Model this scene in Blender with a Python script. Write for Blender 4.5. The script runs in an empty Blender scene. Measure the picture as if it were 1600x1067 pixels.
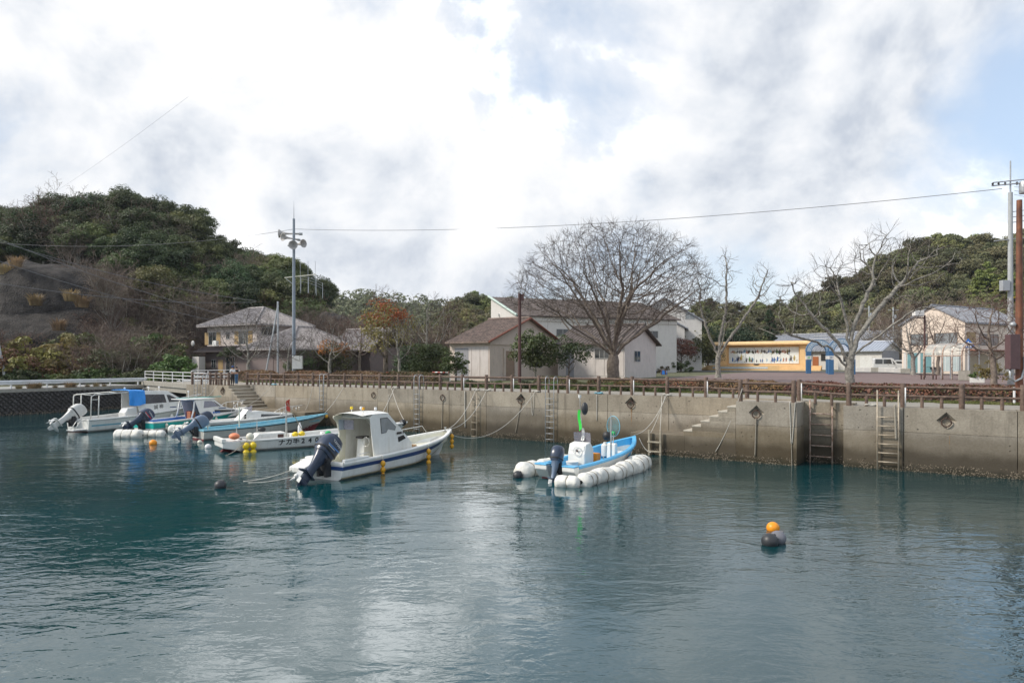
import bpy, bmesh, math, random
from math import sin, cos, pi, sqrt, atan2, radians
from mathutils import Vector, Matrix, noise

SC = bpy.context.scene
COL = SC.collection
R = random.Random(7)

# ------------------------------------------------------------------ camera
CAM_H = 4.45
F = 1067.0            # focal length in photo pixels (24 mm on 36 mm)
HOR = 568.0
cam_d = bpy.data.cameras.new('camera')
cam = bpy.data.objects.new('camera', cam_d); COL.objects.link(cam)
cam.location = (0, 0, CAM_H); cam.rotation_euler = (pi/2, 0, 0)
cam_d.lens = 24.0; cam_d.sensor_width = 36.0
cam_d.shift_y = 34.5/1600
cam_d.clip_start = 0.1; cam_d.clip_end = 5000
SC.camera = cam

# ------------------------------------------------------------------ sky and sun
SUN_EL, SUN_AZ = radians(40), radians(-100)      # azimuth from +Y towards +X
SUN_STRENGTH = 2.9
CLOUD_GAIN = 1.5
w = bpy.data.worlds.new('World'); SC.world = w; w.use_nodes = True
nt = w.node_tree; nt.nodes.clear()
def N(t, **k):
    n = nt.nodes.new(t)
    for a, b in k.items():
        if a.startswith('i_'): n.inputs[int(a[2:])].default_value = b
        else: setattr(n, a, b)
    return n
def Lk(a, b): nt.links.new(a, b)
def mth(op, a, b=None, c=None, clamp=False):
    n = nt.nodes.new('ShaderNodeMath'); n.operation = op; n.use_clamp = clamp
    for i, x in enumerate((a, b, c)):
        if x is None: continue
        if isinstance(x, (int, float)): n.inputs[i].default_value = x
        else: nt.links.new(x, n.inputs[i])
    return n.outputs[0]
def smooth(x, a, b):
    n = nt.nodes.new('ShaderNodeMapRange'); n.interpolation_type = 'SMOOTHSTEP'
    nt.links.new(x, n.inputs[0]); n.inputs[1].default_value = a; n.inputs[2].default_value = b
    return n.outputs[0]
sky = N('ShaderNodeTexSky', sky_type='NISHITA', sun_disc=False, sun_elevation=SUN_EL, sun_rotation=SUN_AZ,
        air_density=1.0, dust_density=1.5, ozone_density=1.0)
tc = N('ShaderNodeTexCoord')
sep = N('ShaderNodeSeparateXYZ'); Lk(tc.outputs['Generated'], sep.inputs[0])
dx, dy, dz = sep.outputs
comb = N('ShaderNodeMapping'); comb.inputs['Scale'].default_value = (1, 1, 1.2); Lk(tc.outputs['Generated'], comb.inputs[0])
def fbm(scale, det, rough, off, dist=0.0):
    mp = N('ShaderNodeMapping'); mp.inputs['Location'].default_value = off; Lk(comb.outputs[0], mp.inputs[0])
    n = N('ShaderNodeTexNoise'); n.inputs['Scale'].default_value = scale; n.inputs['Detail'].default_value = det
    n.inputs['Roughness'].default_value = rough; n.inputs['Distortion'].default_value = dist
    Lk(mp.outputs[0], n.inputs['Vector']); return n.outputs[0]
def blob(px, py, rad):         # soft cloud mass centred on a direction
    d = Vector(((px-800)/F, 1, (HOR-py)/F)).normalized()
    v = N('ShaderNodeVectorMath', operation='DOT_PRODUCT'); Lk(tc.outputs['Generated'], v.inputs[0]); v.inputs[1].default_value = d
    return smooth(v.outputs['Value'], cos(rad), 1.0)
OFF = Vector((3.2, 1.7, 0.4)); TOSUN = Vector((-.035, .0, .055))
cover = fbm(2.6, 12, 0.57, OFF, 0.25)
cover2 = fbm(2.6, 12, 0.57, OFF+TOSUN, 0.25)
shade = fbm(1.9, 10, 0.57, (8.1, 4.4, 2.0), 0.2)
fine = fbm(6.5, 10, 0.6, (1.1, 9.3, 5.0), 0.3)
cv = mth('ADD', cover, mth('MULTIPLY', mth('SUBTRACT', fine, 0.5), 0.14))
for px, py, rad, amt in ((1540, 225, .17, -.13), (960, 20, .24, -.10), (720, 170, .14, -.09), (1000, 250, .10, -.05), (1120, 385, .10, -.05), (330, 130, .5, .16), (1200, 150, .26, .15), (1250, 340, .28, .09), (650, 330, .3, .08)):
    cv = mth('ADD', cv, mth('MULTIPLY', blob(px, py, rad), amt))
mask = smooth(cv, 0.34, 0.62)
relief = mth('MULTIPLY', mth('SUBTRACT', cover, cover2), 1.7)
sh = mth('ADD', mth('ADD', mth('MULTIPLY', shade, .62), mth('MULTIPLY', fine, .38)), relief)
for px, py, rad, amt in ((560, 310, .17, -.22), (1240, 210, .22, -.15), (100, 225, .20, -.10), (150, 5, .12, -.07), (420, 90, .42, .07), (760, 300, .22, .07), (1050, 120, .14, .08), (1300, 340, .22, .06), (250, 60, .25, .06)):
    sh = mth('ADD', sh, mth('MULTIPLY', blob(px, py, rad), amt))
cr = N('ShaderNodeValToRGB'); Lk(sh, cr.inputs[0])
e = cr.color_ramp.elements
e[0].position = 0.28; e[0].color = (.50, .545, .62, 1)
e[1].position = 0.72; e[1].color = (.91, .91, .915, 1)
m1 = cr.color_ramp.elements.new(0.43); m1.color = (.69, .72, .765, 1)
m2 = cr.color_ramp.elements.new(0.55); m2.color = (.81, .82, .84, 1)
gain = mth('MULTIPLY_ADD', smooth(sh, .60, .90), CLOUD_GAIN, 1.0)
bg_s = N('ShaderNodeBackground'); bg_s.inputs[1].default_value = 0.15
hs = N('ShaderNodeMixRGB'); hs.inputs[0].default_value = 0.45; hs.inputs[2].default_value = (4.6, 5.4, 6.4, 1)
Lk(sky.outputs[0], hs.inputs[1]); Lk(hs.outputs[0], bg_s.inputs[0])
bg_c = N('ShaderNodeBackground'); Lk(gain, bg_c.inputs[1]); Lk(cr.outputs[0], bg_c.inputs[0])
mx = N('ShaderNodeMixShader'); Lk(mask, mx.inputs[0]); Lk(bg_s.outputs[0], mx.inputs[1]); Lk(bg_c.outputs[0], mx.inputs[2])
wo = N('ShaderNodeOutputWorld'); Lk(mx.outputs[0], wo.inputs[0])

sun_d = bpy.data.lights.new('sun', 'SUN'); sun_d.energy = SUN_STRENGTH; sun_d.angle = radians(10); sun_d.color = (1, .93, .82)
sun = bpy.data.objects.new('sun', sun_d); COL.objects.link(sun)
sd = Vector((sin(SUN_AZ)*cos(SUN_EL), cos(SUN_AZ)*cos(SUN_EL), sin(SUN_EL)))
sun.rotation_euler = sd.to_track_quat('Z', 'Y').to_euler(); sun.location = (-60, -20, 80)

SC.view_settings.view_transform = 'Standard'; SC.view_settings.look = 'None'
SC.view_settings.exposure = 0.28; SC.view_settings.gamma = 1.0; SC.view_settings.use_curve_mapping = False
SC.render.engine = 'CYCLES'
SC.cycles.use_denoising = True
SC.cycles.max_bounces = 6; SC.cycles.diffuse_bounces = 3; SC.cycles.glossy_bounces = 3
SC.cycles.transparent_max_bounces = 8; SC.cycles.transmission_bounces = 4
SC.cycles.caustics_reflective = False; SC.cycles.caustics_refractive = False

# ------------------------------------------------------------------ frames of reference
U = Vector((.832, -.5547, 0)); IN = Vector((.5547, .832, 0)); P0 = Vector((-.5, 40.6, 0))
QROT = atan2(-.5547, .832)
def W(s, w_, z=0): return P0 + U*s + IN*w_ + Vector((0, 0, z))
def s_of(px, w_):
    k = (px-800)/F; p = P0 + IN*w_
    return (k*p.y - p.x)/(.832 + .5547*k)
def sw(X, Y):
    d = Vector((X, Y, 0)) - P0
    return d.dot(U), d.dot(IN)
def sstep(x, a, b):
    t = max(0., min(1., (x-a)/(b-a))); return t*t*(3-2*t)
def G(X, Y):
    s, w_ = sw(X, Y)
    return 2.75 - .14*sstep(s, 14, 18) + .0085*max(0, min(90, w_))
def XA(px, Y): return (px-800)/F*Y
def ZA(py, Y): return CAM_H + (HOR-py)/F*Y
def at(px, Y, dz=0):
    X = XA(px, Y); return Vector((X, Y, G(X, Y)+dz))

# ------------------------------------------------------------------ mesh helpers
class MB:
    def __init__(s): s.v = []; s.f = []
    def add(s, vs, fs):
        o = len(s.v); s.v += [tuple(q) for q in vs]; s.f += [tuple(i+o for i in q) for q in fs]; return s
    def box(s, x0, x1, y0, y1, z0, z1, M=None):
        vs = [Vector((x, y, z)) for z in (z0, z1) for y in (y0, y1) for x in (x0, x1)]
        if M: vs = [M @ q for q in vs]
        return s.add(vs, [(0, 2, 3, 1), (4, 5, 7, 6), (0, 1, 5, 4), (2, 6, 7, 3), (0, 4, 6, 2), (1, 3, 7, 5)])
    def tube(s, pts, rads, n=8, cap=True, flat=None):
        pts = [Vector(q) for q in pts]
        if isinstance(rads, (int, float)): rads = [rads]*len(pts)
        m = len(pts); rings = []; prev = None
        for i in range(m):
            d = pts[min(i+1, m-1)] - pts[max(i-1, 0)]
            if d.length < 1e-9: d = Vector((0, 0, 1))
            d.normalize()
            if prev is None:
                a = Vector((0, 0, 1)) if abs(d.z) < .9 else Vector((1, 0, 0))
                x = d.cross(a).normalized()
            else:
                x = prev - d*prev.dot(d)
                x = x.normalized() if x.length > 1e-6 else d.orthogonal().normalized()
            prev = x; y = d.cross(x); r = rads[i]
            rings.append([pts[i] + (x*cos(2*pi*k/n) + y*sin(2*pi*k/n))*r for k in range(n)])
        vs = [q for r_ in rings for q in r_]; fs = []
        for i in range(m-1):
            for k in range(n):
                a = i*n+k; b = i*n+(k+1) % n; fs.append((a, b, b+n, a+n))
        if cap: fs.append(tuple(range(n-1, -1, -1))); fs.append(tuple((m-1)*n+k for k in range(n)))
        return s.add(vs, fs)
    def lathe(s, prof, n=16, M=None):
        vs = []; fs = []
        for r, z in prof:
            for k in range(n): vs.append(Vector((r*cos(2*pi*k/n), r*sin(2*pi*k/n), z)))
        for i in range(len(prof)-1):
            for k in range(n):
                a = i*n+k; b = i*n+(k+1) % n; fs.append((a, b, b+n, a+n))
        fs.append(tuple(range(n-1, -1, -1))); fs.append(tuple((len(prof)-1)*n+k for k in range(n)))
        if M: vs = [M @ q for q in vs]
        return s.add(vs, fs)
    def prism(s, poly, y0, y1, M=None, axis='y'):
        n = len(poly)
        def P(a, b, d):
            return Vector((a, d, b)) if axis == 'y' else (Vector((d, a, b)) if axis == 'x' else Vector((a, b, d)))
        vs = [P(a, b, y0) for a, b in poly] + [P(a, b, y1) for a, b in poly]
        if M: vs = [M @ q for q in vs]
        fs = [tuple(range(n)), tuple(range(2*n-1, n-1, -1))]
        for i in range(n):
            j = (i+1) % n; fs.append((i, i+n, j+n, j))
        return s.add(vs, fs)
    def ball(s, c, rx, ry=None, rz=None, nu=14, nv=9, amp=0, fr=1.0, seed=0):
        ry = ry or rx; rz = rz or rx; c = Vector(c); vs = []; fs = []
        for j in range(nv+1):
            th = pi*j/nv
            for i in range(nu):
                ph = 2*pi*i/nu; d = Vector((sin(th)*cos(ph), sin(th)*sin(ph), cos(th)))
                k = 1 + (amp*noise.noise(d*fr + Vector((seed*3.1, seed*1.7, 0))) if amp else 0)
                vs.append(c + Vector((d.x*rx, d.y*ry, d.z*rz))*k)
        for j in range(nv):
            for i in range(nu):
                a = j*nu+i; b = j*nu+(i+1) % nu; fs.append((a, b, b+nu, a+nu))
        return s.add(vs, fs)
    def grid(s, fn, nu, nv):
        vs = [fn(i/nu, j/nv) for j in range(nv+1) for i in range(nu+1)]
        fs = [(j*(nu+1)+i, j*(nu+1)+i+1, (j+1)*(nu+1)+i+1, (j+1)*(nu+1)+i) for j in range(nv) for i in range(nu)]
        return s.add(vs, fs)
    def mesh(s, name):
        me = bpy.data.meshes.new(name); me.from_pydata(s.v, [], s.f); return me
    def build(s, name, mat, parent=None, smooth=False, bevel=0, fixn=True, kind=None):
        me = s.mesh(name)
        if fixn and len(s.f) < 60000:
            bm = bmesh.new(); bm.from_mesh(me)
            bmesh.ops.remove_doubles(bm, verts=bm.verts, dist=1e-5)
            bmesh.ops.recalc_face_normals(bm, faces=bm.faces); bm.to_mesh(me); bm.free()
        me.materials.append(mat)
        if smooth: me.shade_smooth() if smooth is True else me.shade_smooth()
        o = bpy.data.objects.new(name, me); COL.objects.link(o)
        if parent: o.parent = parent
        if smooth == 'auto' or (bevel and smooth):
            try: me.set_sharp_from_angle(angle=radians(38))
            except Exception: pass
        if bevel:
            md = o.modifiers.new('bevel', 'BEVEL'); md.width = bevel; md.segments = 2; md.limit_method = 'ANGLE'; md.angle_limit = radians(35)
        if kind: o['kind'] = kind
        return o

def tag(o, label=None, cat=None, group=None, kind=None):
    if label: o['label'] = label
    if cat: o['category'] = cat
    if group: o['group'] = group
    if kind: o['kind'] = kind
    return o
def thing(name, label, cat, loc=(0, 0, 0), rz=0, group=None):
    o = bpy.data.objects.new(name, None); COL.objects.link(o); o.empty_display_size = .2
    o.location = loc; o.rotation_euler = (0, 0, rz); return tag(o, label, cat, group)
def kids(o): return KIDS.get(o.name, [])
def copy_tree(o, parent=None):
    c = o.copy(); COL.objects.link(c)
    if parent: c.parent = parent
    for ch in [q for q in COL.objects if q.parent == o]:
        copy_tree(ch, c)
    return c

# ------------------------------------------------------------------ materials
MATS = {}
def mat(name, col, rough=.6, var=.12, scale=6., col2=None, bump=0., bscale=None, metal=0., rnd=0., spec=.5, streak=0., trans=0., alpha=1., dirt=0., dirtcol=(.16, .13, .09)):
    if name in MATS: return MATS[name]
    global nt
    m = bpy.data.materials.new(name); m.use_nodes = True; keep = nt; nt = m.node_tree
    b = nt.nodes['Principled BSDF']
    b.inputs['Roughness'].default_value = rough; b.inputs['Metallic'].default_value = metal
    b.inputs['Specular IOR Level'].default_value = spec
    tc = nt.nodes.new('ShaderNodeTexCoord')
    nz = nt.nodes.new('ShaderNodeTexNoise'); nz.inputs['Scale'].default_value = scale; nz.inputs['Detail'].default_value = 6; nz.inputs['Roughness'].default_value = .6
    Lk(tc.outputs['Object'], nz.inputs['Vector'])
    cr = nt.nodes.new('ShaderNodeValToRGB'); Lk(nz.outputs[0], cr.inputs[0])
    c2 = col2 or col
    cr.color_ramp.elements[0].position = .3; cr.color_ramp.elements[1].position = .7
    cr.color_ramp.elements[0].color = tuple(max(0, x*(1-var)) for x in col) + (1,)
    cr.color_ramp.elements[1].color = tuple(x*(1+var) for x in c2) + (1,)
    out = cr.outputs[0]
    if rnd:
        oi = nt.nodes.new('ShaderNodeObjectInfo')
        hs = nt.nodes.new('ShaderNodeHueSaturation'); Lk(out, hs.inputs['Color'])
        Lk(mth('MULTIPLY_ADD', oi.outputs['Random'], rnd*2, 1-rnd), hs.inputs['Value'])
        Lk(mth('MULTIPLY_ADD', mth('FRACT', mth('MULTIPLY', oi.outputs['Random'], 7.31)), rnd*.16, .5-rnd*.08), hs.inputs['Hue'])
        out = hs.outputs[0]
    if dirt:
        mp = nt.nodes.new('ShaderNodeMapping'); mp.inputs['Scale'].default_value = (3.5, 3.5, .5) if streak else (1, 1, 1); Lk(tc.outputs['Object'], mp.inputs[0])
        n2 = nt.nodes.new('ShaderNodeTexNoise'); n2.inputs['Scale'].default_value = 1.6; n2.inputs['Detail'].default_value = 8; n2.inputs['Roughness'].default_value = .65
        Lk(mp.outputs[0], n2.inputs['Vector'])
        mxr = nt.nodes.new('ShaderNodeMixRGB'); Lk(mth('MULTIPLY', smooth(n2.outputs[0], .48, .75), dirt), mxr.inputs[0]); Lk(out, mxr.inputs[1]); mxr.inputs[2].default_value = dirtcol + (1,)
        out = mxr.outputs[0]
    Lk(out, b.inputs['Base Color'])
    if bump:
        n3 = nt.nodes.new('ShaderNodeTexNoise'); n3.inputs['Scale'].default_value = bscale or scale*4; n3.inputs['Detail'].default_value = 5
        Lk(tc.outputs['Object'], n3.inputs['Vector'])
        bp = nt.nodes.new('ShaderNodeBump'); bp.inputs['Strength'].default_value = 1; bp.inputs['Distance'].default_value = bump
        Lk(n3.outputs[0], bp.inputs['Height']); Lk(bp.outputs[0], b.inputs['Normal'])
    if trans:     # thin leaf: some light comes through
        tr = nt.nodes.new('ShaderNodeBsdfTranslucent'); Lk(out, tr.inputs[0])
        ms = nt.nodes.new('ShaderNodeMixShader'); ms.inputs[0].default_value = trans
        Lk(b.outputs[0], ms.inputs[1]); Lk(tr.outputs[0], ms.inputs[2]); Lk(ms.outputs[0], nt.nodes['Material Output'].inputs[0])
    if alpha < 1:
        tb = nt.nodes.new('ShaderNodeBsdfTransparent'); tb.inputs[0].default_value = tuple(.6+.4*x for x in col)+(1,)
        ms = nt.nodes.new('ShaderNodeMixShader'); ms.inputs[0].default_value = alpha
        Lk(tb.outputs[0], ms.inputs[1]); Lk(b.outputs[0], ms.inputs[2]); Lk(ms.outputs[0], nt.nodes['Material Output'].inputs[0])
    nt = keep; MATS[name] = m; return m

white = mat('gelcoat_white', (.74, .74, .71), .32, .06, 2.5, dirt=.35, dirtcol=(.50, .46, .36), streak=1)
cream = mat('gelcoat_cream', (.66, .65, .55), .4, .08, 3, dirt=.4, dirtcol=(.42, .38, .26))
offwhite = mat('painted_white', (.68, .68, .66), .5, .08, 4, dirt=.3, dirtcol=(.3, .27, .22))
blue_int = mat('sky_blue_gelcoat', (.09, .42, .72), .4, .10, 4, dirt=.25, dirtcol=(.25, .35, .4))
pale_blue = mat('faded_blue_paint', (.20, .45, .55), .55, .16, 4, dirt=.4, dirtcol=(.45, .45, .40))
teal = mat('teal_paint', (.01, .40, .36), .4, .1, 4, dirt=.2, dirtcol=(.2, .35, .33))
navy = mat('navy_stripe', (.015, .05, .16), .35, .1, 4)
ltblue = mat('light_blue_stripe', (.18, .42, .52), .4, .1, 4)
black = mat('black_rubber', (.018, .018, .02), .5, .2, 8)
blackgloss = mat('black_gelcoat', (.015, .016, .02), .25, .1, 4)
redbottom = mat('antifouling_red', (.16, .025, .03), .7, .25, 5, dirt=.5, dirtcol=(.07, .05, .04))
bottom_dark = mat('antifouling_brown', (.07, .03, .03), .7, .25, 5)
tarp_blue = mat('blue_tarpaulin', (.02, .26, .72), .42, .08, 4, bump=.02, bscale=5)
deck_blue = mat('blue_deck_sheet', (.02, .18, .55), .6, .1, 5)
glass = mat('dark_window_glass', (.035, .04, .045), .06, .2, 2, spec=.8)
tint = mat('smoked_window', (.10, .10, .11), .08, .15, 2, spec=.8, alpha=.75)
clear = mat('clear_acrylic', (.45, .45, .55), .08, .1, 2, spec=.6, alpha=.35)
steel = mat('stainless_steel', (.62, .62, .60), .28, .08, 10, metal=.85)
galv = mat('galvanised_steel', (.42, .44, .46), .45, .12, 8, metal=.4, dirt=.3, dirtcol=(.22, .2, .18))
rusty = mat('rusty_steel', (.26, .12, .06), .75, .35, 5, col2=(.48, .38, .32), dirt=.4, dirtcol=(.5, .45, .4))
rustdark = mat('rusted_iron', (.07, .04, .028), .8, .35, 9)
ob_navy = mat('outboard_navy', (.035, .05, .085), .28, .1, 4)
ob_grey = mat('outboard_blue_grey', (.14, .19, .27), .3, .1, 4)
ob_silver = mat('outboard_white', (.58, .58, .56), .35, .1, 4, dirt=.4, dirtcol=(.3, .27, .24))
ob_dark = mat('outboard_dark_bracket', (.02, .022, .026), .5, .2, 8)
yellow = mat('yellow_float', (.80, .58, .02), .42, .1, 5, dirt=.25, dirtcol=(.4, .25, .03))
amber = mat('amber_float', (.72, .36, .02), .45, .12, 5, dirt=.3, dirtcol=(.35, .2, .04))
orange = mat('orange_buoy', (.85, .30, .01), .4, .08, 4)
salmon = mat('salmon_buoy', (.78, .25, .12), .5, .1, 4)
foam = mat('foam_float_cover', (.72, .71, .66), .6, .08, 3, bump=.03, bscale=7, dirt=.55, dirtcol=(.40, .35, .25))
rope = mat('mooring_rope', (.50, .48, .43), .85, .2, 20)
rope_d = mat('weathered_rope', (.30, .27, .22), .9, .25, 20)
blackbuoy = mat('black_buoy', (.03, .032, .036), .45, .2, 3)
greybuoy = mat('grey_buoy', (.16, .16, .18), .45, .2, 3)
red = mat('red_plastic', (.60, .03, .03), .5, .15, 5)
green_p = mat('green_plastic', (.0, .42, .10), .5, .1, 5)
brownpole = mat('brown_paint', (.075, .032, .028), .5, .2, 5)
concpole = mat('concrete_pole', (.40, .42, .43), .8, .08, 4)
skin = mat('skin', (.50, .30, .21), .55, .05, 8)
# ------------------------------------------------------------------ special materials
def concrete_mat():
    global nt
    m = bpy.data.materials.new('quay_concrete'); m.use_nodes = True; keep = nt; nt = m.node_tree
    b = nt.nodes['Principled BSDF']; b.inputs['Roughness'].default_value = .85; b.inputs['Specular IOR Level'].default_value = .3
    g = N('ShaderNodeNewGeometry'); sp = N('ShaderNodeSeparateXYZ'); Lk(g.outputs['Position'], sp.inputs[0])
    def nz(scale, det=6, ro=.6, sc=(1, 1, 1)):
        mp = N('ShaderNodeMapping'); mp.inputs['Scale'].default_value = sc; Lk(g.outputs['Position'], mp.inputs[0])
        n = N('ShaderNodeTexNoise'); n.inputs['Scale'].default_value = scale; n.inputs['Detail'].default_value = det; n.inputs['Roughness'].default_value = ro
        Lk(mp.outputs[0], n.inputs[0]); return n.outputs[0]
    def mixc(f, a, c):
        n = N('ShaderNodeMixRGB'); Lk(f, n.inputs[0])
        if isinstance(a, tuple): n.inputs[1].default_value = a
        else: Lk(a, n.inputs[1])
        n.inputs[2].default_value = c; return n.outputs[0]
    big = nz(.9); fine = nz(14, 8, .7); streak = nz(1.0, 7, .65, (2.6, 2.6, .25))
    base = N('ShaderNodeValToRGB'); Lk(mth('ADD', mth('MULTIPLY', big, .5), mth('MULTIPLY', fine, .5)), base.inputs[0])
    base.color_ramp.elements[0].position = .34; base.color_ramp.elements[0].color = (.215, .186, .146, 1)
    base.color_ramp.elements[1].position = .66; base.color_ramp.elements[1].color = (.40, .355, .288, 1)
    c = base.outputs[0]
    c = mixc(mth('MULTIPLY', smooth(streak, .50, .72), .55), c, (.13, .11, .085, 1))
    vo = N('ShaderNodeTexVoronoi'); vo.inputs['Scale'].default_value = 2.6; Lk(g.outputs['Position'], vo.inputs['Vector'])
    pit = smooth(mth('ADD', vo.outputs['Distance'], mth('MULTIPLY', fine, .1)), .17, .10)
    c = mixc(mth('MULTIPLY', pit, .6), c, (.07, .065, .055, 1))
    zt = mth('ADD', sp.outputs[2], mth('MULTIPLY', mth('SUBTRACT', mth('ADD', mth('MULTIPLY', big, .6), mth('MULTIPLY', streak, .4)), .5), .9))
    c = mixc(mth('MULTIPLY', smooth(zt, 1.85, 1.25), .62), c, (.115, .090, .056, 1))
    c = mixc(mth('MULTIPLY', smooth(zt, 1.15, .55), .78), c, (.045, .034, .020, 1))
    c = mixc(mth('MULTIPLY', smooth(zt, .35, .05), .8), c, (.025, .024, .014, 1))
    oi = N('ShaderNodeObjectInfo'); hsv = N('ShaderNodeHueSaturation'); Lk(c, hsv.inputs['Color'])
    Lk(mth('MULTIPLY_ADD', oi.outputs['Random'], .26, .87), hsv.inputs['Value']); Lk(mth('MULTIPLY_ADD', mth('FRACT', mth('MULTIPLY', oi.outputs['Random'], 5.7)), .3, .85), hsv.inputs['Saturation'])
    Lk(hsv.outputs[0], b.inputs['Base Color'])
    bp = N('ShaderNodeBump'); bp.inputs['Distance'].default_value = .03
    Lk(mth('SUBTRACT', mth('ADD', mth('MULTIPLY', fine, .6), mth('MULTIPLY', big, .4)), mth('MULTIPLY', pit, .6)), bp.inputs['Height']); Lk(bp.outputs[0], b.inputs['Normal'])
    nt = keep; return m
conc = concrete_mat()
conc_plain = mat('pale_concrete', (.33, .31, .27), .85, .15, 3, bump=.01, bscale=30, dirt=.5, dirtcol=(.15, .13, .1), streak=1)
joint_m = mat('joint_shadow_gap', (.03, .027, .022), .9, .2, 6)

def water_mat():
    global nt
    m = bpy.data.materials.new('harbour_water'); m.use_nodes = True; keep = nt; nt = m.node_tree
    b = nt.nodes['Principled BSDF']; b.inputs['Roughness'].default_value = .03; b.inputs['IOR'].default_value = 1.6; b.inputs['Specular IOR Level'].default_value = .9
    g = N('ShaderNodeNewGeometry')
    def nz(scale, sc, rot, det=3, ro=.5, dist=.0):
        mp = N('ShaderNodeMapping'); mp.inputs['Scale'].default_value = sc; mp.inputs['Rotation'].default_value = (0, 0, rot); Lk(g.outputs['Position'], mp.inputs[0])
        n = N('ShaderNodeTexNoise'); n.inputs['Scale'].default_value = scale; n.inputs['Detail'].default_value = det; n.inputs['Roughness'].default_value = ro; n.inputs['Distortion'].default_value = dist
        Lk(mp.outputs[0], n.inputs[0]); return n.outputs[0]
    h1 = nz(.42, (.6, 1.2, 1), .25, 2, .5, .3)
    h2 = nz(1.9, (.62, 1.2, 1), -.15, 3, .5, .8)
    h3 = nz(5.6, (.75, 1.15, 1), .35, 2, .5, .8)
    # gusts: patches where the ripples are stronger
    pt = nz(.055, (1, 1.6, 1), .4, 3, .55, .6)
    gust = mth('MULTIPLY_ADD', smooth(pt, .36, .66), .95, .30)
    h = mth('ADD', mth('MULTIPLY', h1, WAVE[0]), mth('MULTIPLY', gust, mth('ADD', mth('MULTIPLY', h2, WAVE[1]), mth('MULTIPLY', h3, WAVE[2]))))
    bp = N('ShaderNodeBump'); bp.inputs['Distance'].default_value = 1.0; bp.inputs['Strength'].default_value = 1.0
    Lk(h, bp.inputs['Height']); Lk(bp.outputs[0], b.inputs['Normal'])
    cr = N('ShaderNodeValToRGB'); Lk(nz(.05, (1, 1, 1), .9, 2), cr.inputs[0])
    cr.color_ramp.elements[0].position = .35; cr.color_ramp.elements[0].color = (.001, .030, .035, 1)
    cr.color_ramp.elements[1].position = .65; cr.color_ramp.elements[1].color = (.0015, .046, .056, 1)
    Lk(cr.outputs[0], b.inputs['Base Color'])
    nt = keep; return m
WAVE = (.045, .027, .0085)
water = water_mat()

# ------------------------------------------------------------------ water
tag(MB().grid(lambda a, b: Vector((-700+1400*a, -300+1100*b, 0)), 8, 8).build('water', water), kind='structure')

# ------------------------------------------------------------------ quay wall
TOP = 2.77; PB = 1.85           # the stair blocks stand 1.85 m in front of the main wall
S_L = s_of(291, -PB)
def wall_run(root, s0, s1, w_, top, joints, niches=(), cap_h=.88, low=-2.0, thick=1.0):
    """upper and lower concrete courses, one object per panel; niches are diamond recesses in the upper course"""
    js = [s0] + sorted(joints) + [s1]
    for a, b in zip(js[:-1], js[1:]):
        a_, b_ = a + (.012 if a > s0 else 0), b - (.012 if b < s1 else 0)
        m = MB(); z0, z1 = top-cap_h, top
        # chop the upper course so that each diamond has its own rectangle
        cuts = [a_]; nn = [q for q in niches if a_+.6 < q < b_-.6]
        for q in nn: cuts += [q-.6, q+.6]
        cuts.append(b_)
        for i in range(len(cuts)-1):
            x0, x1 = cuts[i], cuts[i+1]
            if i % 2 == 0:
                m.add([(x0, w_, z0), (x1, w_, z0), (x1, w_, z1), (x0, w_, z1)], [(0, 1, 2, 3)])
            else:
                c, zc, r = (x0+x1)/2, (z0+z1)/2+.02, .36
                A = [(x0, w_, z0), (x1, w_, z0), (x1, w_, z1), (x0, w_, z1)]
                D = [(c, w_, zc-r), (c+r, w_, zc), (c, w_, zc+r), (c-r, w_, zc)]
                D2 = [(x*.55+c*.45, y+.2, z*.55+zc*.45) for x, y, z in D]
                m.add(A+D+D2, [(0, 1, 4), (1, 5, 4), (1, 2, 5), (2, 6, 5), (2, 3, 6), (3, 7, 6), (3, 0, 7), (0, 4, 7),
                               (4, 5, 9, 8), (5, 6, 10, 9), (6, 7, 11, 10), (7, 4, 8, 11), (8, 9, 10, 11)])
        m.add([(a_, w_, z1), (b_, w_, z1), (b_, w_+thick, z1), (a_, w_+thick, z1)], [(0, 1, 2, 3)])
        for x in (a_, b_): m.add([(x, w_, z0), (x, w_+thick, z0), (x, w_+thick, z1), (x, w_, z1)], [(0, 1, 2, 3)])
        m.build('upper_panel', conc, root)
        m = MB().box(a_, b_, w_-.012, w_+thick, low, z0-.012)
        m.build('lower_panel', conc, root)
    MB().box(s0+.02, s1-.02, w_+.24, w_+thick-.05, low, top-.03).build('wall_core', joint_m, root)

quay = thing('quay_wall', 'long weathered concrete quay wall with tidal stains along the harbour', 'quay wall', P0, QROT)
NM = [s_of(x, 0) for x in (584, 692, 814, 986)]
main_j = [s_of(x, 0) for x in (430, 481, 590, 702, 760, 858, 949.5, 1045)]
S_M1 = s_of(1246, -.2)
wall_run(quay, S_L+2.0, S_M1, 0, TOP, main_j, NM)
# left stair block and its steps going down towards +s
S_LB = s_of(357, -PB)
NL = [s_of(348, -PB)]
wall_run(quay, S_L, S_LB, -PB, TOP-.01, [s_of(333, -PB)], NL, thick=PB+.5)
for i in range(7):
    s0 = S_LB + i*.34
    MB().box(s0-.02, s0+.40, -PB-.004*i, .02, -2, TOP-.02-.24*(i+1)).build('step', conc, quay, bevel=.02)
MB().box(S_LB+7*.34, S_LB+7*.34+6.5, -PB-.03, .02, -2, 1.03).build('landing', conc, quay, bevel=.02)
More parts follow.
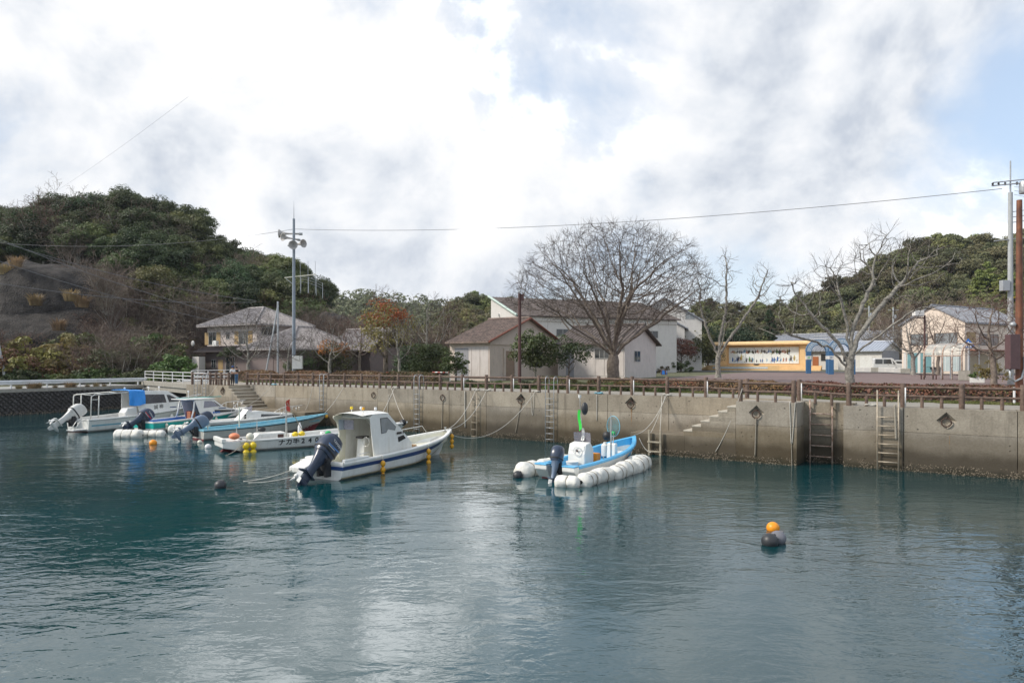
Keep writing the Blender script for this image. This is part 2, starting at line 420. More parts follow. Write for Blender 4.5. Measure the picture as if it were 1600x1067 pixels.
# right landing, steps going up towards +s, and the block
S_R0 = s_of(985, -PB); S_R1 = s_of(1068, -PB); S_RB = s_of(1150, -PB); S_RE = s_of(1245, -PB)
MB().box(S_R0, S_R1+.05, -PB, .02, -2, 1.03).build('landing', conc, quay, bevel=.02)
MB().box(S_R1+.05, S_RB-.01, -PB, .02, -2, 1.02).build('stair_base', conc, quay)
for i in range(6):
    a = S_R1 + (S_RB-S_R1)*i/6
    MB().box(a, S_RB-.012+.0005*i, -PB+.006*(i+1), .015, 1.0, 1.03+.241*(i+1)).build('step', conc, quay, bevel=.025)
NR = [s_of(1182, -PB)]
wall_run(quay, S_RB, S_RE, -PB, TOP-.04, [], NR, cap_h=1.05, thick=PB+.6)
wall_run(quay, S_RE-.3, s_of(1320, -.9)+.3, -.2, TOP-.06, [], thick=.8, cap_h=1.2)
S_RR = s_of(1318, -.9)
right_j = [s_of(x, -.9) for x in (1412, 1590)] + [s_of(1600, -.9)+6*k+3 for k in range(5)]
NRR = [s_of(1479, -.9), s_of(1479, -.9)+7.2, s_of(1479, -.9)+15]
wall_run(quay, S_RR, 70, -.9, 2.62, right_j, NRR, cap_h=1.0, thick=1.5)
# barnacles and oysters clinging round the waterline
tread_m = mat('worn_sunlit_tread', (.44, .40, .33), .85, .15, 5, bump=.006, bscale=30, dirt=.3, dirtcol=(.25, .21, .15))  # paler step tops: less algae, plus their sunlit brightness put into the colour
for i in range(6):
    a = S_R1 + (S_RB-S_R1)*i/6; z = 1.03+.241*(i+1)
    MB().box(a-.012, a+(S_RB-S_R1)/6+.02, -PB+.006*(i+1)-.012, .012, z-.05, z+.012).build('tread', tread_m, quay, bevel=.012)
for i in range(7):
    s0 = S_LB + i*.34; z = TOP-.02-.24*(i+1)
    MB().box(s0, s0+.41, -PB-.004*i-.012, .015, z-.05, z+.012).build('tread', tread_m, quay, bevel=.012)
def barnacles():
    m = MB(); rr = random.Random(3)
    def shell(p, r, nrm):
        x = U; z = Vector((0, 0, 1)); vs = [p - nrm*r*.4, p + nrm*r*rr.uniform(.5, 1)]
        k0 = rr.random()*6
        for k in range(4):
            a = k0+k*pi/2; vs.append(p + x*cos(a)*r*rr.uniform(.6, 1.2) + z*sin(a)*r*rr.uniform(.6, 1.2))
        m.add(vs, [(1, 2, 3), (1, 3, 4), (1, 4, 5), (1, 5, 2)])
    def run(s0, s1, w_, dens, hi):
        for _ in range(int((s1-s0)*dens)):
            s = rr.uniform(s0, s1); t = rr.random()**1.6
            if noise.noise(Vector((s*1.3, w_, t*2))) < -.12 and t > .3: continue
            shell(Vector((s, w_-.01, -.06+hi*t)), rr.uniform(.012, .036), Vector((0, -1, 0)))
    loc_axes = True
    global U
    keep = U; U = Vector((1, 0, 0))
    run(S_LB+7*.34+6.5, S_R0, 0, 150, .42); run(S_R0, S_RE, -PB, 190, .36); run(S_RE, S_RR, -.2, 150, .4); run(S_RR, 45, -.9, 190, .42); run(S_L, S_LB+9, -PB, 60, .4)
    U = keep
    return m
bm_ = mat('oyster_shells', (.085, .066, .042), .85, .5, 14, col2=(.23, .19, .14))
barnacles().build('barnacles', bm_, quay, fixn=False, kind='stuff')

# iron mooring rings in the diamond recesses
def ring_in(s, w_, z):
    o = thing('mooring_ring', 'rusty iron mooring ring', 'mooring ring', W(s, w_, z), QROT)
    m = MB(); m.tube([(.17*cos(a), -.06-.05*sin(a+pi/2)*0, -.06+.17*sin(a)) for a in [i*2*pi/20 for i in range(21)]], .026, 6, cap=False)
    m.build('ring', rustdark, o, smooth=True)
    MB().box(-.03, .03, -.10, .16, .09, .16).build('staple', rustdark, o)
    return o
RL = {}
for i, s in enumerate(NM):
    RL[i] = tag(ring_in(s, 0, TOP-.42), ['rusty mooring ring in the diamond recess right of the first looped steel ladder', 'rusty mooring ring in the recess above the cabin boat bow', 'rusty mooring ring in the recess left of the tall looped steel ladder', 'rust-streaked mooring ring in the recess behind the blue skiff'][i])
tag(ring_in(NL[0], -PB, TOP-.43), 'dark mooring ring in the recess beside the far stone steps')
tag(ring_in(NR[0], -PB, TOP-.54), 'rusty mooring ring with hanging rope in the block beside the near steps')
tag(ring_in(NRR[0], -.9, 2.62-.48), 'large black mooring ring in the sharp diamond recess right of the rung ladder')

stain_m = mat('rust_stain', (.20, .10, .045), .9, .35, 6, col2=(.26, .17, .09))
def rust_stain(s, w_, z, L, wd, seed):
    rr = random.Random(seed); n = 9; l = []; r_ = []
    for i in range(n+1):
        f = i/n; k = wd*(1-.75*f)*rr.uniform(.6, 1.1); l.append((s-k+.02*rr.random(), w_-.016, z-L*f)); r_.append((s+k, w_-.016, z-L*f))
    MB().add(l+r_, [(i, i+1, n+2+i, n+1+i) for i in range(n)]).build('rust_stain', stain_m, quay)
rust_stain(NM[3]+.03, 0, TOP-.62, 1.0, .045, 1); rust_stain(NM[2]+.05, 0, TOP-.6, .4, .04, 2); rust_stain(NM[1], 0, TOP-.62, .35, .03, 3); rust_stain(NR[0]-.02, -PB, TOP-.72, .5, .05, 4); rust_stain(NRR[0]+.1, -.9, 1.55, .5, .02, 5)
# ------------------------------------------------------------------ ladders
def ladder(name, label, s, w_, top, width, bot, step, m_, hoop=0, hoop_w=.42, r=.022, lean=0, first=.3, mat_low=None):
    o = thing(name, label, 'ladder', W(s, w_, 0), QROT)
    for x in (-width/2, width/2):
        pts = [(x, -.16-lean, bot), (x, -.16, top)]
        if hoop:
            n = 8; hh = hoop
            pts = [(x, -.16, bot), (x, -.16, top+hh-.2)]
            for k in range(1, n+1):
                a = pi*k/n; pts.append((x, -.16 + (1-cos(a))*hoop_w/2, top+hh-.2+sin(a)*.2))
            pts.append((x, -.16+hoop_w, top+.02))
        MB().tube(pts, r, 7).build('rail', m_, o, smooth=True)
        if not hoop and not lean:
            for zz in (top-.35, .9): MB().box(x-.02, x+.02, -.15, .01, zz-.02, zz+.02).build('bracket', m_, o)
    z = top-first
    while z > bot+.1:
        f = (top-z)/(top-bot)
        MB().tube([(-width/2, -.16-lean*f, z), (width/2, -.16-lean*f, z)], r*.85, 6).build('rung', mat_low or m_, o, smooth=True)
        z -= step
    return o
oldsteel = mat('stained_steel', (.42, .36, .28), .5, .25, 6, metal=.3, dirt=.5, dirtcol=(.22, .13, .07))
ladder('wall_ladder', 'looped steel wall ladder beside the black-hulled boat bow', s_of(505, 0), 0, TOP, .42, -.6, .32, galv, .95, mat_low=galv)
ladder('wall_ladder', 'looped steel wall ladder behind the cabin boat', s_of(653.5, 0), 0, TOP, .45, -.6, .32, galv, .95)
ladder('wall_ladder', 'looped steel wall ladder left of the blue skiff', s_of(861, 0), 0, TOP, .55, -.6, .33, galv, .95)
ladder('wall_ladder', 'short old wall ladder without loops beside the cabin boat bow', s_of(743, 0), 0, TOP-.1, .42, -.6, .42, oldsteel, 0, first=.55)
ladder('wall_ladder', 'thin looped steel ladder on the far wall block', s_of(308.5, -PB), -PB, TOP, .42, -.6, .3, galv, .85)
ladder('wall_ladder', 'tilted light steel ladder next to the far stone steps', s_of(322, -PB), -PB, TOP+.05, .42, .8, .3, galv, .8)
ladder('wall_ladder', 'rusty ladder with faded blue rails in the wall recess', s_of(1284, -.2), -.2, TOP+.05, .92, -.5, .48, rusty, 0, first=.62, r=.036)
ladder('wall_ladder', 'bare steel ladder rising above the wall right of the recess', s_of(1388, -.9), -.9, 2.62+.72, .78, -.4, .375, oldsteel, 0, first=1.13, r=.03)
wood = mat('grey_weathered_wood', (.34, .30, .23), .8, .2, 5, bump=.01, dirt=.4, dirtcol=(.15, .12, .08))
def wood_ladder():
    o = thing('wooden_ladder', 'short grey wooden ladder standing in the water at the landing', 'ladder', W(s_of(1025, -PB), -PB, 0), QROT)
    for x in (-.29, .29): MB().box(x-.045, x+.045, -.20, -.11, -.7, 1.22).build('rail', wood, o, bevel=.01)
    for z in (.64, .18): MB().box(-.36, .36, -.235, -.195, z-.04, z+.04).build('rung', wood, o, bevel=.008)
wood_ladder()

# ------------------------------------------------------------------ log-look fence
fence_m = mat('brown_log_fence', (.095, .060, .044), .75, .3, 7, col2=(.145, .098, .074), bump=.012, bscale=18, dirt=.35, dirtcol=(.05, .035, .028))
whitepipe = mat('white_pipe', (.72, .72, .72), .4, .05, 5)
def fence(label, posts, ww, top_of, n_short=2):
    o = thing('log_fence', label, 'fence', P0, QROT)
    for i, (s, w_) in enumerate(posts):
        z = top_of(s, w_)
        q = MB(); q.lathe([(.105, z-.05), (.108, z+.5), (.10, z+.98), (.085, z+1.0)], 10, Matrix.Translation((s, w_, 0))); q.build('post', fence_m, o, smooth='auto')
        if i+1 < len(posts):
            s2, w2 = posts[i+1]; z2 = top_of(s2, w2)
            for h, r in ((.84, .060), (.47, .055)):
                MB().tube([(s, w_, z+h), ((s+s2)/2, (w_+w2)/2, (z+z2)/2+h-.006), (s2, w2, z2+h)], r, 8, cap=False).build('rail', fence_m, o, smooth=True)
            for k in range(1, n_short+1):
                f = k/(n_short+1); a, b, c = s+(s2-s)*f, w_+(w2-w_)*f, z+(z2-z)*f
                MB().lathe([(.064, c-.05), (.064, c+.44), (.054, c+.46)], 8, Matrix.Translation((a, b, 0))).build('short_post', fence_m, o, smooth='auto')
    return o
FW = .28
px_main = [386, 403.7, 423, 444, 465.7, 489, 513, 538.4, 565, 593.5, 622.4, 655, 688, 722.6, 760, 800.3, 842.3, 887.6, 935.6, 988, 1042.7, 1103.3, 1167.4]
mid_posts = [(s_of(x, FW), FW) for x in px_main]
topf = lambda s, w_: 2.72 if s > S_RB-.5 else TOP
topr = lambda s, w_: 2.62 if s > S_RR else 2.72
fence('long brown log-look fence on the quay between the two stairways', mid_posts, FW, topf)
fence('short brown log-look fence on the block beside the near steps', [(s_of(1157, -PB+.18), -PB+.18), (s_of(1240.4, -PB+.18), -PB+.18)], 0, topf)
sr = [s_of(x, -.9+FW) for x in (1326.5, 1411, 1503, 1599)]
sp_ = sr[-1]-sr[-2]
fence('brown log-look fence along the wall right of the recess', [(s_of(1249, .02), .02)] + [(s, -.9+FW) for s in sr] + [(sr[-1]+sp_*k, -.9+FW) for k in range(1, 9)], 0, topr)
fence('brown log-look fence on the far wall block by the two people', [(s_of(x, -PB+.2), -PB+.2) for x in (300.5, 328.5, 337.7, 345.6, 357.3)], 0, topf, 1)
for x in (722.6, 800.3, 887.6, 988, 1103.3):
    s = s_of(x+2.2, .16)
    o = MB().tube([(0, 0, .0), (0, 0, .80)], .028, 7).build('drain_marker_pipe', whitepipe, smooth=True); o.location = W(s, .155, TOP)
    tag(o, 'thin white pipe strapped to a brown fence post', 'pipe', 'white pipes on the fence posts')
for s, t in ((s_of(1252.5, -.1), 2.72), (s_of(1415, -.72), 2.62)):
    o = MB().tube([(0, 0, 0), (0, 0, .84)], .028, 7).build('drain_marker_pipe', whitepipe, smooth=True); o.location = W(s, -.1 if t > 2.7 else -.74, t-.01)
    tag(o, 'thin white pipe strapped to a brown fence post', 'pipe', 'white pipes on the fence posts')

# cast cleats on the quay edge
for lab, x, w_, z in (('white coil of rope lying on the wall edge right of the recess', 1361, -.75, 2.62), ('rope coil on the quay edge above the blue skiff', 935, .1, TOP), ('rope coil on the quay edge above the wooden ladder', 1042, .12, TOP), ('rope coil on the quay edge left of the tall looped ladder', 837, .12, TOP), ('rope coil on the quay edge above the short old ladder', 744, .1, TOP), ('rope coil on the quay edge right of the short old ladder', 761, .1, TOP), ('rope coil on the quay edge behind the cabin boat', 617, .1, TOP), ('blue and white rope coil hanging on the far quay edge', 427, .1, TOP)):
    m = MB(); rr = random.Random(int(x))
    pts = []
    for k in range(34):
        a = k*.62; r = .20+.07*sin(k*1.7)
        pts.append((r*cos(a), r*.62*sin(a), .03+.0022*k+.012*rr.random()))
    m.tube(pts, .02, 5)
    o = m.build('rope_coil', rope if 'blue' not in lab else ltblue, smooth=True); o.location = W(s_of(x, w_), w_+.05, z); o.rotation_euler = (0, 0, QROT)
    tag(o, lab, 'rope coil')

# ------------------------------------------------------------------ ground
paving = mat('mauve_brick_paving', (.155, .105, .098), .85, .12, 1.5, col2=(.19, .135, .122), bump=.004, bscale=40, dirt=.35, dirtcol=(.10, .08, .075))
path_m = mat('quay_path_concrete', (.27, .25, .215), .85, .12, 2, bump=.004, bscale=40, dirt=.4, dirtcol=(.15, .13, .11))
soil_m = mat('leaf_litter_soil', (.09, .075, .045), .9, .35, 1.2, col2=(.10, .11, .05), bump=.02, bscale=9)
asphalt = mat('asphalt', (.085, .085, .088), .85, .15, 3, bump=.004, bscale=60)
grass_m = mat('grass_blades', (.085, .125, .022), .7, .35, .8, col2=(.15, .15, .05), trans=.2)
def sheet(name, mt, s0, s1, w0, w1, ns, nw, dz, mn=False):
    def fn(a, b):
        p = W(s0+(s1-s0)*a, w0+(w1-w0)*b); p.z = G(p.x, p.y)+dz; return p
    return tag(MB().grid(fn, ns, nw).build(name, mt), kind='structure')
sheet('ground', soil_m, S_L, 160, .55, 330, 90, 90, -.03)
sheet('ground', soil_m, -170, S_L-.01, 15.5, 330, 40, 60, -.03)
sheet('path', path_m, S_L, 90, .5, 4.2, 70, 3, .0)
sheet('plaza', paving, -2, 90, 8.2, 62, 50, 20, .0)
sheet('road', asphalt, -12, 120, 63, 70, 50, 3, .03)
# ------------------------------------------------------------------ left bank: stone wall, road, bridge
A_ = Vector((-38, 71.8, 0)); E_ = Vector((-.4217, -.9067, 0)); OUT_ = Vector((.9067, -.4217, 0))
def LB(a, o, z): return A_ + E_*a + OUT_*o + Vector((0, 0, z))      # a towards the camera, o towards the water
LTOP = 2.18
stone_m = mat('dark_wall_stone', (.036, .033, .032), .85, .3, 3, col2=(.062, .057, .054), bump=.02, bscale=12, rnd=.15)
sw_ = thing('stone_wall', 'dark sloping wall of diagonal stones below the white guardrail', 'stone wall', (0, 0, 0))
m = MB(); rr = random.Random(5); g = .46
BAT = .28
def face_pt(a, z, out=0.): return LB(a, (LTOP-z)*BAT+out, z)
for i in range(-2, 100):
    for j in range(0, 11):
        a = (i + .5*(j % 2))*g; z = -.25 + j*g*.5
        if a < -1 or a > 46 or z > LTOP-.28: continue
        h = g*.46; o0 = rr.uniform(.0, .05); k = rr.uniform(.55, .72)
        q = [face_pt(a, z-h, -.05), face_pt(a+h, z, -.05), face_pt(a, z+h, -.05), face_pt(a-h, z, -.05)]
        t = [face_pt(a+rr.uniform(-.03, .03), z-h*k, .05+o0), face_pt(a+h*k, z+rr.uniform(-.03, .03), .05+o0), face_pt(a, z+h*k, .05+o0), face_pt(a-h*k, z, .05+o0)]
        m.add(q+t, [(4, 5, 6, 7), (0, 1, 5, 4), (1, 2, 6, 5), (2, 3, 7, 6), (3, 0, 4, 7)])
m.build('stone_facing', stone_m, sw_, fixn=False, kind='stuff')
m = MB(); m.add([face_pt(-1, -2, -.045), face_pt(60, -2, -.045), face_pt(60, LTOP, -.045), face_pt(-1, LTOP, -.045)], [(0, 1, 2, 3)]).build('mortar_bed', joint_m, sw_)
m = MB(); vs = [LB(a, o, z) for a in (-1, 60) for o, z in ((.12, LTOP-.25), (.12, LTOP+.02), (-.5, LTOP+.02), (-.5, LTOP-.25))]
m.add(vs, [(0, 1, 5, 4), (1, 2, 6, 5), (2, 3, 7, 6), (0, 3, 2, 1), (4, 5, 6, 7)]).build('coping', conc_plain, sw_)
m = MB(); rr = random.Random(8)
for _ in range(1400):
    a = rr.uniform(-1, 40); z = rr.uniform(-.05, .3)*rr.random()+.02; p = face_pt(a, z, .1)
    r = rr.uniform(.02, .05); m.ball(p, r, nu=4, nv=2)
m.build('barnacles', bm_, sw_, fixn=False, kind='stuff')
# road on top
roadl = mat('pale_road', (.30, .30, .29), .85, .1, 2, dirt=.3, dirtcol=(.2, .19, .17))
tag(MB().add([LB(-3, -.45, LTOP+.05), LB(70, -.45, LTOP+.05), LB(70, -6, LTOP+.08), LB(-3, -6, LTOP+.08)], [(0, 1, 2, 3)]).build('road', roadl), kind='structure')
tag(MB().add([LB(-6, -.3, LTOP-.06), LB(80, -.3, LTOP-.06), LB(80, -160, LTOP+.1), LB(-6, -160, LTOP+.1)], [(0, 1, 2, 3)]).build('ground', soil_m), kind='structure')
# guardrail
gr_m = mat('guardrail_white', (.70, .71, .72), .45, .06, 3, dirt=.3, dirtcol=(.4, .36, .3))
gr = thing('guardrail', 'white beam guardrail along the road above the stone wall', 'guardrail', (0, 0, 0))
for k in range(12):
    a = .9 + k*3.05
    MB().tube([LB(a, -.75, LTOP), LB(a, -.75, LTOP+.80)], .075, 8).build('post', gr_m, gr, smooth='auto')
    prof = [(0, .40), (-.07, .47), (-.02, .56), (-.08, .58), (-.08, .60), (-.02, .62), (-.07, .70), (0, .78)]
    m = MB(); a2 = a+3.05; n = len(prof)
    vs = [LB(x, -.62-o*.9, LTOP+z) for x in (a-.9 if k == 0 else a+.006, a2) for o, z in prof]
    m.add(vs, [(i, i+1, i+1+n, i+n) for i in range(n-1)])
    ob = m.build('beam', gr_m, gr); sd_ = ob.modifiers.new('thick', 'SOLIDIFY'); sd_.thickness = .02
# bridge over the culvert
QC = W(S_L, -PB, 0); QC2 = W(S_L, 0, 0)
br = thing('culvert_bridge', 'small concrete road bridge with dark culvert between stone wall and quay', 'bridge', (0, 0, 0))
B0 = A_ + Vector((-.6, -.2, 0)); B1 = Vector((QC2.x-.3, QC2.y+.3, 0)); bd = (B1-B0).normalized(); bn = Vector((-bd.y, bd.x, 0))
if bn.y < 0: bn = -bn
def BR(a, o, z): return B0 + bd*a + bn*o + Vector((0, 0, z))
BLn = (B1-B0).length
def slab(a0, a1, o0, o1, z0, z1):
    vs = [BR(a, o, z) for z in (z0, z1) for o in (o0, o1) for a in (a0, a1)]
    return MB().add(vs, [(0, 2, 3, 1), (4, 5, 7, 6), (0, 1, 5, 4), (2, 6, 7, 3), (0, 4, 6, 2), (1, 3, 7, 5)])
slab(-.5, BLn+.6, 0, 7, 1.75, 2.5).build('deck', conc_plain, br, bevel=.02)
slab(-.5, BLn+.6, -.12, .3, 2.2, 2.66).build('kerb', conc_plain, br, bevel=.02)
slab(-.6, .8, .05, 7, -2, 1.76).build('abutment', conc, br)
slab(BLn-1.2, BLn+.7, .05, 7, -2, 1.76).build('abutment', conc, br)
slab(-1, BLn+1, 7, 9, -2, 2.6).build('back_wall', conc, br)
rl = thing('pipe_railing', 'white three-bar pipe railing on the culvert bridge and road edge', 'railing', (0, 0, 0))
NB = 6
ends = [BR(BLn*k/NB, .1, 2.64) for k in range(NB+1)]
road_r = [at(px, Y) for px, Y in ((299, 63.5), (325, 66), (350, 68), (374, 70))]
for grp in (ends, road_r):
    for p in grp: MB().tube([p+Vector((0, 0, -.1)), p+Vector((0, 0, 1.02))], .045, 7).build('post', whitepipe, rl, smooth='auto')
    for z in (1.0, .68, .36): MB().tube([p+Vector((0, 0, z)) for p in grp], .035, 7).build('bar', whitepipe, rl, smooth=True)

# ------------------------------------------------------------------ vegetation generators
def leaf_quad(m, p, nrm, size, rr):
    t = nrm.orthogonal().normalized(); a = rr.random()*6.28
    b = nrm.cross(t); x = t*cos(a)+b*sin(a); y = nrm.cross(x)
    l, w_ = size*rr.uniform(.7, 1.3), size*rr.uniform(.35, .6)
    bend = nrm*size*.12
    m.v += [tuple(p-x*l*.5), tuple(p-y*w_+bend), tuple(p+x*l*.5), tuple(p+y*w_+bend)]
    o = len(m.v)-4; m.f.append((o, o+1, o+2, o+3))
def crown(seed, rx, rz, nl, per, size, zc, flat=.35, ry=None, core=True):
    """clumps of leaves over an uneven crown; zc is the height of its centre"""
    rr = random.Random(seed); m = MB(); ry = ry or rx
    for c in range(nl):
        z = rr.uniform(-flat, 1); ph = rr.random()*2*pi; q = sqrt(max(0, 1-z*z))
        rad = rr.uniform(.62, 1.0) if c % 4 else rr.uniform(.25, .6)
        cc = Vector((q*cos(ph)*rx*rad, q*sin(ph)*ry*rad, zc + z*rz*rad))
        lr = rr.uniform(.20, .34)*min(rx, rz)*1.05
        for _ in range(per):
            d = Vector((rr.gauss(0, 1), rr.gauss(0, 1), rr.gauss(.35, .8))).normalized()
            p = cc + Vector((d.x*lr*1.25, d.y*lr*1.25, d.z*lr*.8))*rr.uniform(.55, 1.08)
            nrm = (d*.9 + Vector((rr.gauss(0, .5), rr.gauss(0, .5), .4+rr.gauss(0, .4)))).normalized()
            leaf_quad(m, p, nrm, size, rr)
    return m
def grow(limb, twig, p, d, r, L, lv, cfg, rr):
    n = cfg['seg'][lv]; pts = [p]; rads = [r]; cur = p; dd = d.copy(); tap = cfg['tap'][lv]
    env = cfg.get('env')
    for i in range(n):
        jt = cfg['jit'][lv]
        dd = (dd + Vector((rr.gauss(0, jt), rr.gauss(0, jt), rr.gauss(0, jt)+cfg['up'][lv]))).normalized()
        cur = cur + dd*(L/n); pts.append(cur); rads.append(max(cfg['rmin'], r*(1-(1-tap)*(i+1)/n)))
        if env:
            e = cur-env[0]
            if (e.x/env[1].x)**2+(e.y/env[1].y)**2+(e.z/env[1].z)**2 > 1: break
    (limb if lv <= cfg['limb'] else twig).tube(pts, rads, cfg['side'][lv], cap=False)
    if lv+1 >= len(cfg['seg']): return
    nc = max(1, int(cfg['kids'][lv]*(len(pts)-1)/n+.5)); a0 = rr.random()*6.28
    for k in range(nc):
        f = cfg['from'][lv] + (1-cfg['from'][lv])*((k+rr.random())/nc)
        x = f*(len(pts)-1); i = min(int(x), len(pts)-2); q = pts[i].lerp(pts[i+1], x-i); ql = rads[i]+(rads[i+1]-rads[i])*(x-i)
        if env and lv >= 1 and ((q.x-env[0].x)/env[1].x)**2+((q.y-env[0].y)/env[1].y)**2+((q.z-env[0].z)/env[1].z)**2 > .93: continue
        ax = (pts[i+1]-pts[i]).normalized(); az = a0 + k*2.399 + rr.gauss(0, .3)
        t = ax.orthogonal().normalized(); b = ax.cross(t); an = cfg['ang'][lv]*rr.uniform(.7, 1.25)
        nd = (ax*cos(an) + (t*cos(az)+b*sin(az))*sin(an)).normalized()
        if env and lv >= 1:
            e = q-env[0]; nd = (nd + Vector((e.x/env[1].x, e.y/env[1].y, e.z/env[1].z))*.35).normalized()
        grow(limb, twig, q, nd, max(cfg['rmin'], ql*cfg['rr'][lv]), L*cfg['lr'][lv]*rr.uniform(.65, 1.15)*(1.15-.5*f if lv else 1), lv+1, cfg, rr)
from mathutils.kdtree import KDTree
def colonize(attr, trunk, step=.3, infl=3.2, kill=.55, iters=90, rr=None, droop=0., limbs=()):
    """branches that grow towards attraction points; returns node positions and parents"""
    P_ = [Vector(q) for q in trunk]; par = [-1]+list(range(len(P_)-1)); attr = [Vector(a) for a in attr]; stuck = {}
    for k0, pl in limbs:                       # limbs given by hand, starting at trunk node k0
        cur = k0
        for q in pl:
            q = Vector(q); a = P_[cur].copy(); m_ = max(1, int((q-a).length/step))
            for j in range(1, m_+1):
                P_.append(a.lerp(q, j/m_)+Vector((rr.gauss(0, .035), rr.gauss(0, .035), rr.gauss(0, .03)))); par.append(cur); cur = len(P_)-1
    for it in range(iters):
        kd = KDTree(len(P_))
        for i, q in enumerate(P_): kd.insert(q, i)
        kd.balance(); pull = {}; rest = []
        for a in attr:
            q, i, d = kd.find(a)
            if d < kill: continue
            rest.append(a)
            if d < infl: pull.setdefault(i, []).append((a-q).normalized())
        attr = rest
        if not pull: break
        n0 = len(P_)
        for i, v in pull.items():
            d = sum(v, Vector())
            if d.length < 1e-3: continue
            d = (d.normalized() + Vector((rr.gauss(0, .13), rr.gauss(0, .13), rr.gauss(0, .11)-droop))).normalized()
            if stuck.get(i, 0) > 3: continue
            stuck[i] = stuck.get(i, 0)+1
            P_.append(P_[i]+d*step); par.append(i)
    return P_, par
def col_tree(limb, twig, attr, trunk, r0, rr, step=.3, infl=3.2, kill=.55, rtip=.010, ntw=3, ltw=.8, split=.035, power=2.3, up=.25, iters=90, limbs=()):
    P_, par = colonize(attr, trunk, step, infl, kill, iters, rr, 0., limbs); n = len(P_); ch = [[] for _ in range(n)]
    for i, p in enumerate(par):
        if p >= 0: ch[p].append(i)
    w_ = [0.]*n
    for i in range(n-1, -1, -1): w_[i] = 1. if not ch[i] else sum(w_[c] for c in ch[i])
    rad = [max(rtip, r0*(x/w_[0])**(1/power)) for x in w_]
    todo = [0]
    while todo:
        i = todo.pop(); pts = [P_[par[i]], P_[i]] if par[i] >= 0 else [P_[i]]; rs = [min(rad[par[i]], rad[i]*1.3), rad[i]] if par[i] >= 0 else [rad[i]*1.25]
        while ch[i]:
            c = sorted(ch[i], key=lambda q: -w_[q]); todo += c[1:]; i = c[0]; pts.append(P_[i]); rs.append(rad[i])
        if len(pts) > 1:
            big = rs[0] > split
            (limb if big else twig).tube(pts, rs, 8 if rs[0] > .12 else (5 if big else 3), cap=False)
    for i in range(len(trunk), n):
        if w_[i] > 4: continue
        for _ in range(ntw if not ch[i] else (1 if rr.random() < .6 else 0)):
            d = (P_[i]-P_[par[i]]).normalized(); d = (d + Vector((rr.gauss(0, .55), rr.gauss(0, .55), rr.gauss(up, .4)))).normalized()
            q = P_[i]+d*ltw*rr.uniform(.3, .6); e = q+(d+Vector((rr.gauss(0, .3), rr.gauss(0, .3), .15))).normalized()*ltw*rr.uniform(.3, .6)
            twig.tube([P_[i], q, e], [rtip*.8, rtip*.6, rtip*.4], 3, cap=False)
            if rr.random() < .7:
                f = q+(d+Vector((rr.gauss(0, .7), rr.gauss(0, .7), .1))).normalized()*ltw*.4; twig.tube([q, f], [rtip*.6, rtip*.35], 3, cap=False)
bark_grey = mat('grey_bark', (.20, .18, .155), .9, .3, 4, col2=(.30, .28, .25), bump=.02, bscale=14)
bark_pale = mat('pale_lichen_bark', (.13, .120, .105), .9, .4, 6, col2=(.26, .245, .215), bump=.02, bscale=14)
bark_brown = mat('brown_bark', (.135, .105, .085), .9, .3, 4, col2=(.20, .165, .135), bump=.03, bscale=10)
twig_dark = mat('dark_twigs', (.078, .060, .050), .9, .25, 2)
twig_red = mat('reddish_twigs', (.115, .068, .052), .9, .25, 2, rnd=.2)
twig_brown = mat('brown_thicket_twigs', (.15, .115, .09), .9, .3, .6, col2=(.20, .16, .125), rnd=.25)
lf = lambda n, c, c2, rnd=.42: mat(n, tuple(x*1.35 for x in c), .55, .35, .55, col2=tuple(x*1.35 for x in c2), rnd=rnd, trans=.25)
ever = lf('evergreen_leaves', (.042, .060, .022), (.078, .098, .036))
ever_d = lf('dark_evergreen_leaves', (.028, .045, .018), (.052, .072, .028))
olive = lf('olive_leaves', (.085, .100, .030), (.15, .155, .055))
olive_y = lf('yellow_olive_leaves', (.11, .11, .026), (.19, .165, .05))
mossy = lf('fresh_green_leaves', (.045, .068, .018), (.085, .115, .032))
cypress_g = lf('cypress_leaves', (.012, .026, .010), (.022, .042, .016), .1)
autumn = lf('rusty_autumn_leaves', (.22, .09, .02), (.36, .17, .03))
hedge_red = lf('azalea_winter_leaves', (.12, .055, .038), (.20, .105, .062), .25)
hedge_grn = lf('azalea_green_leaves', (.06, .065, .022), (.10, .085, .03), .25)
far_grn = lf('far_hill_leaves', (.070, .076, .034), (.125, .122, .056), .42)
dry = lf('dry_grass', (.17, .12, .065), (.27, .20, .11), .2)
bamboo = lf('bamboo_leaves', (.09, .12, .025), (.16, .18, .05), .2)

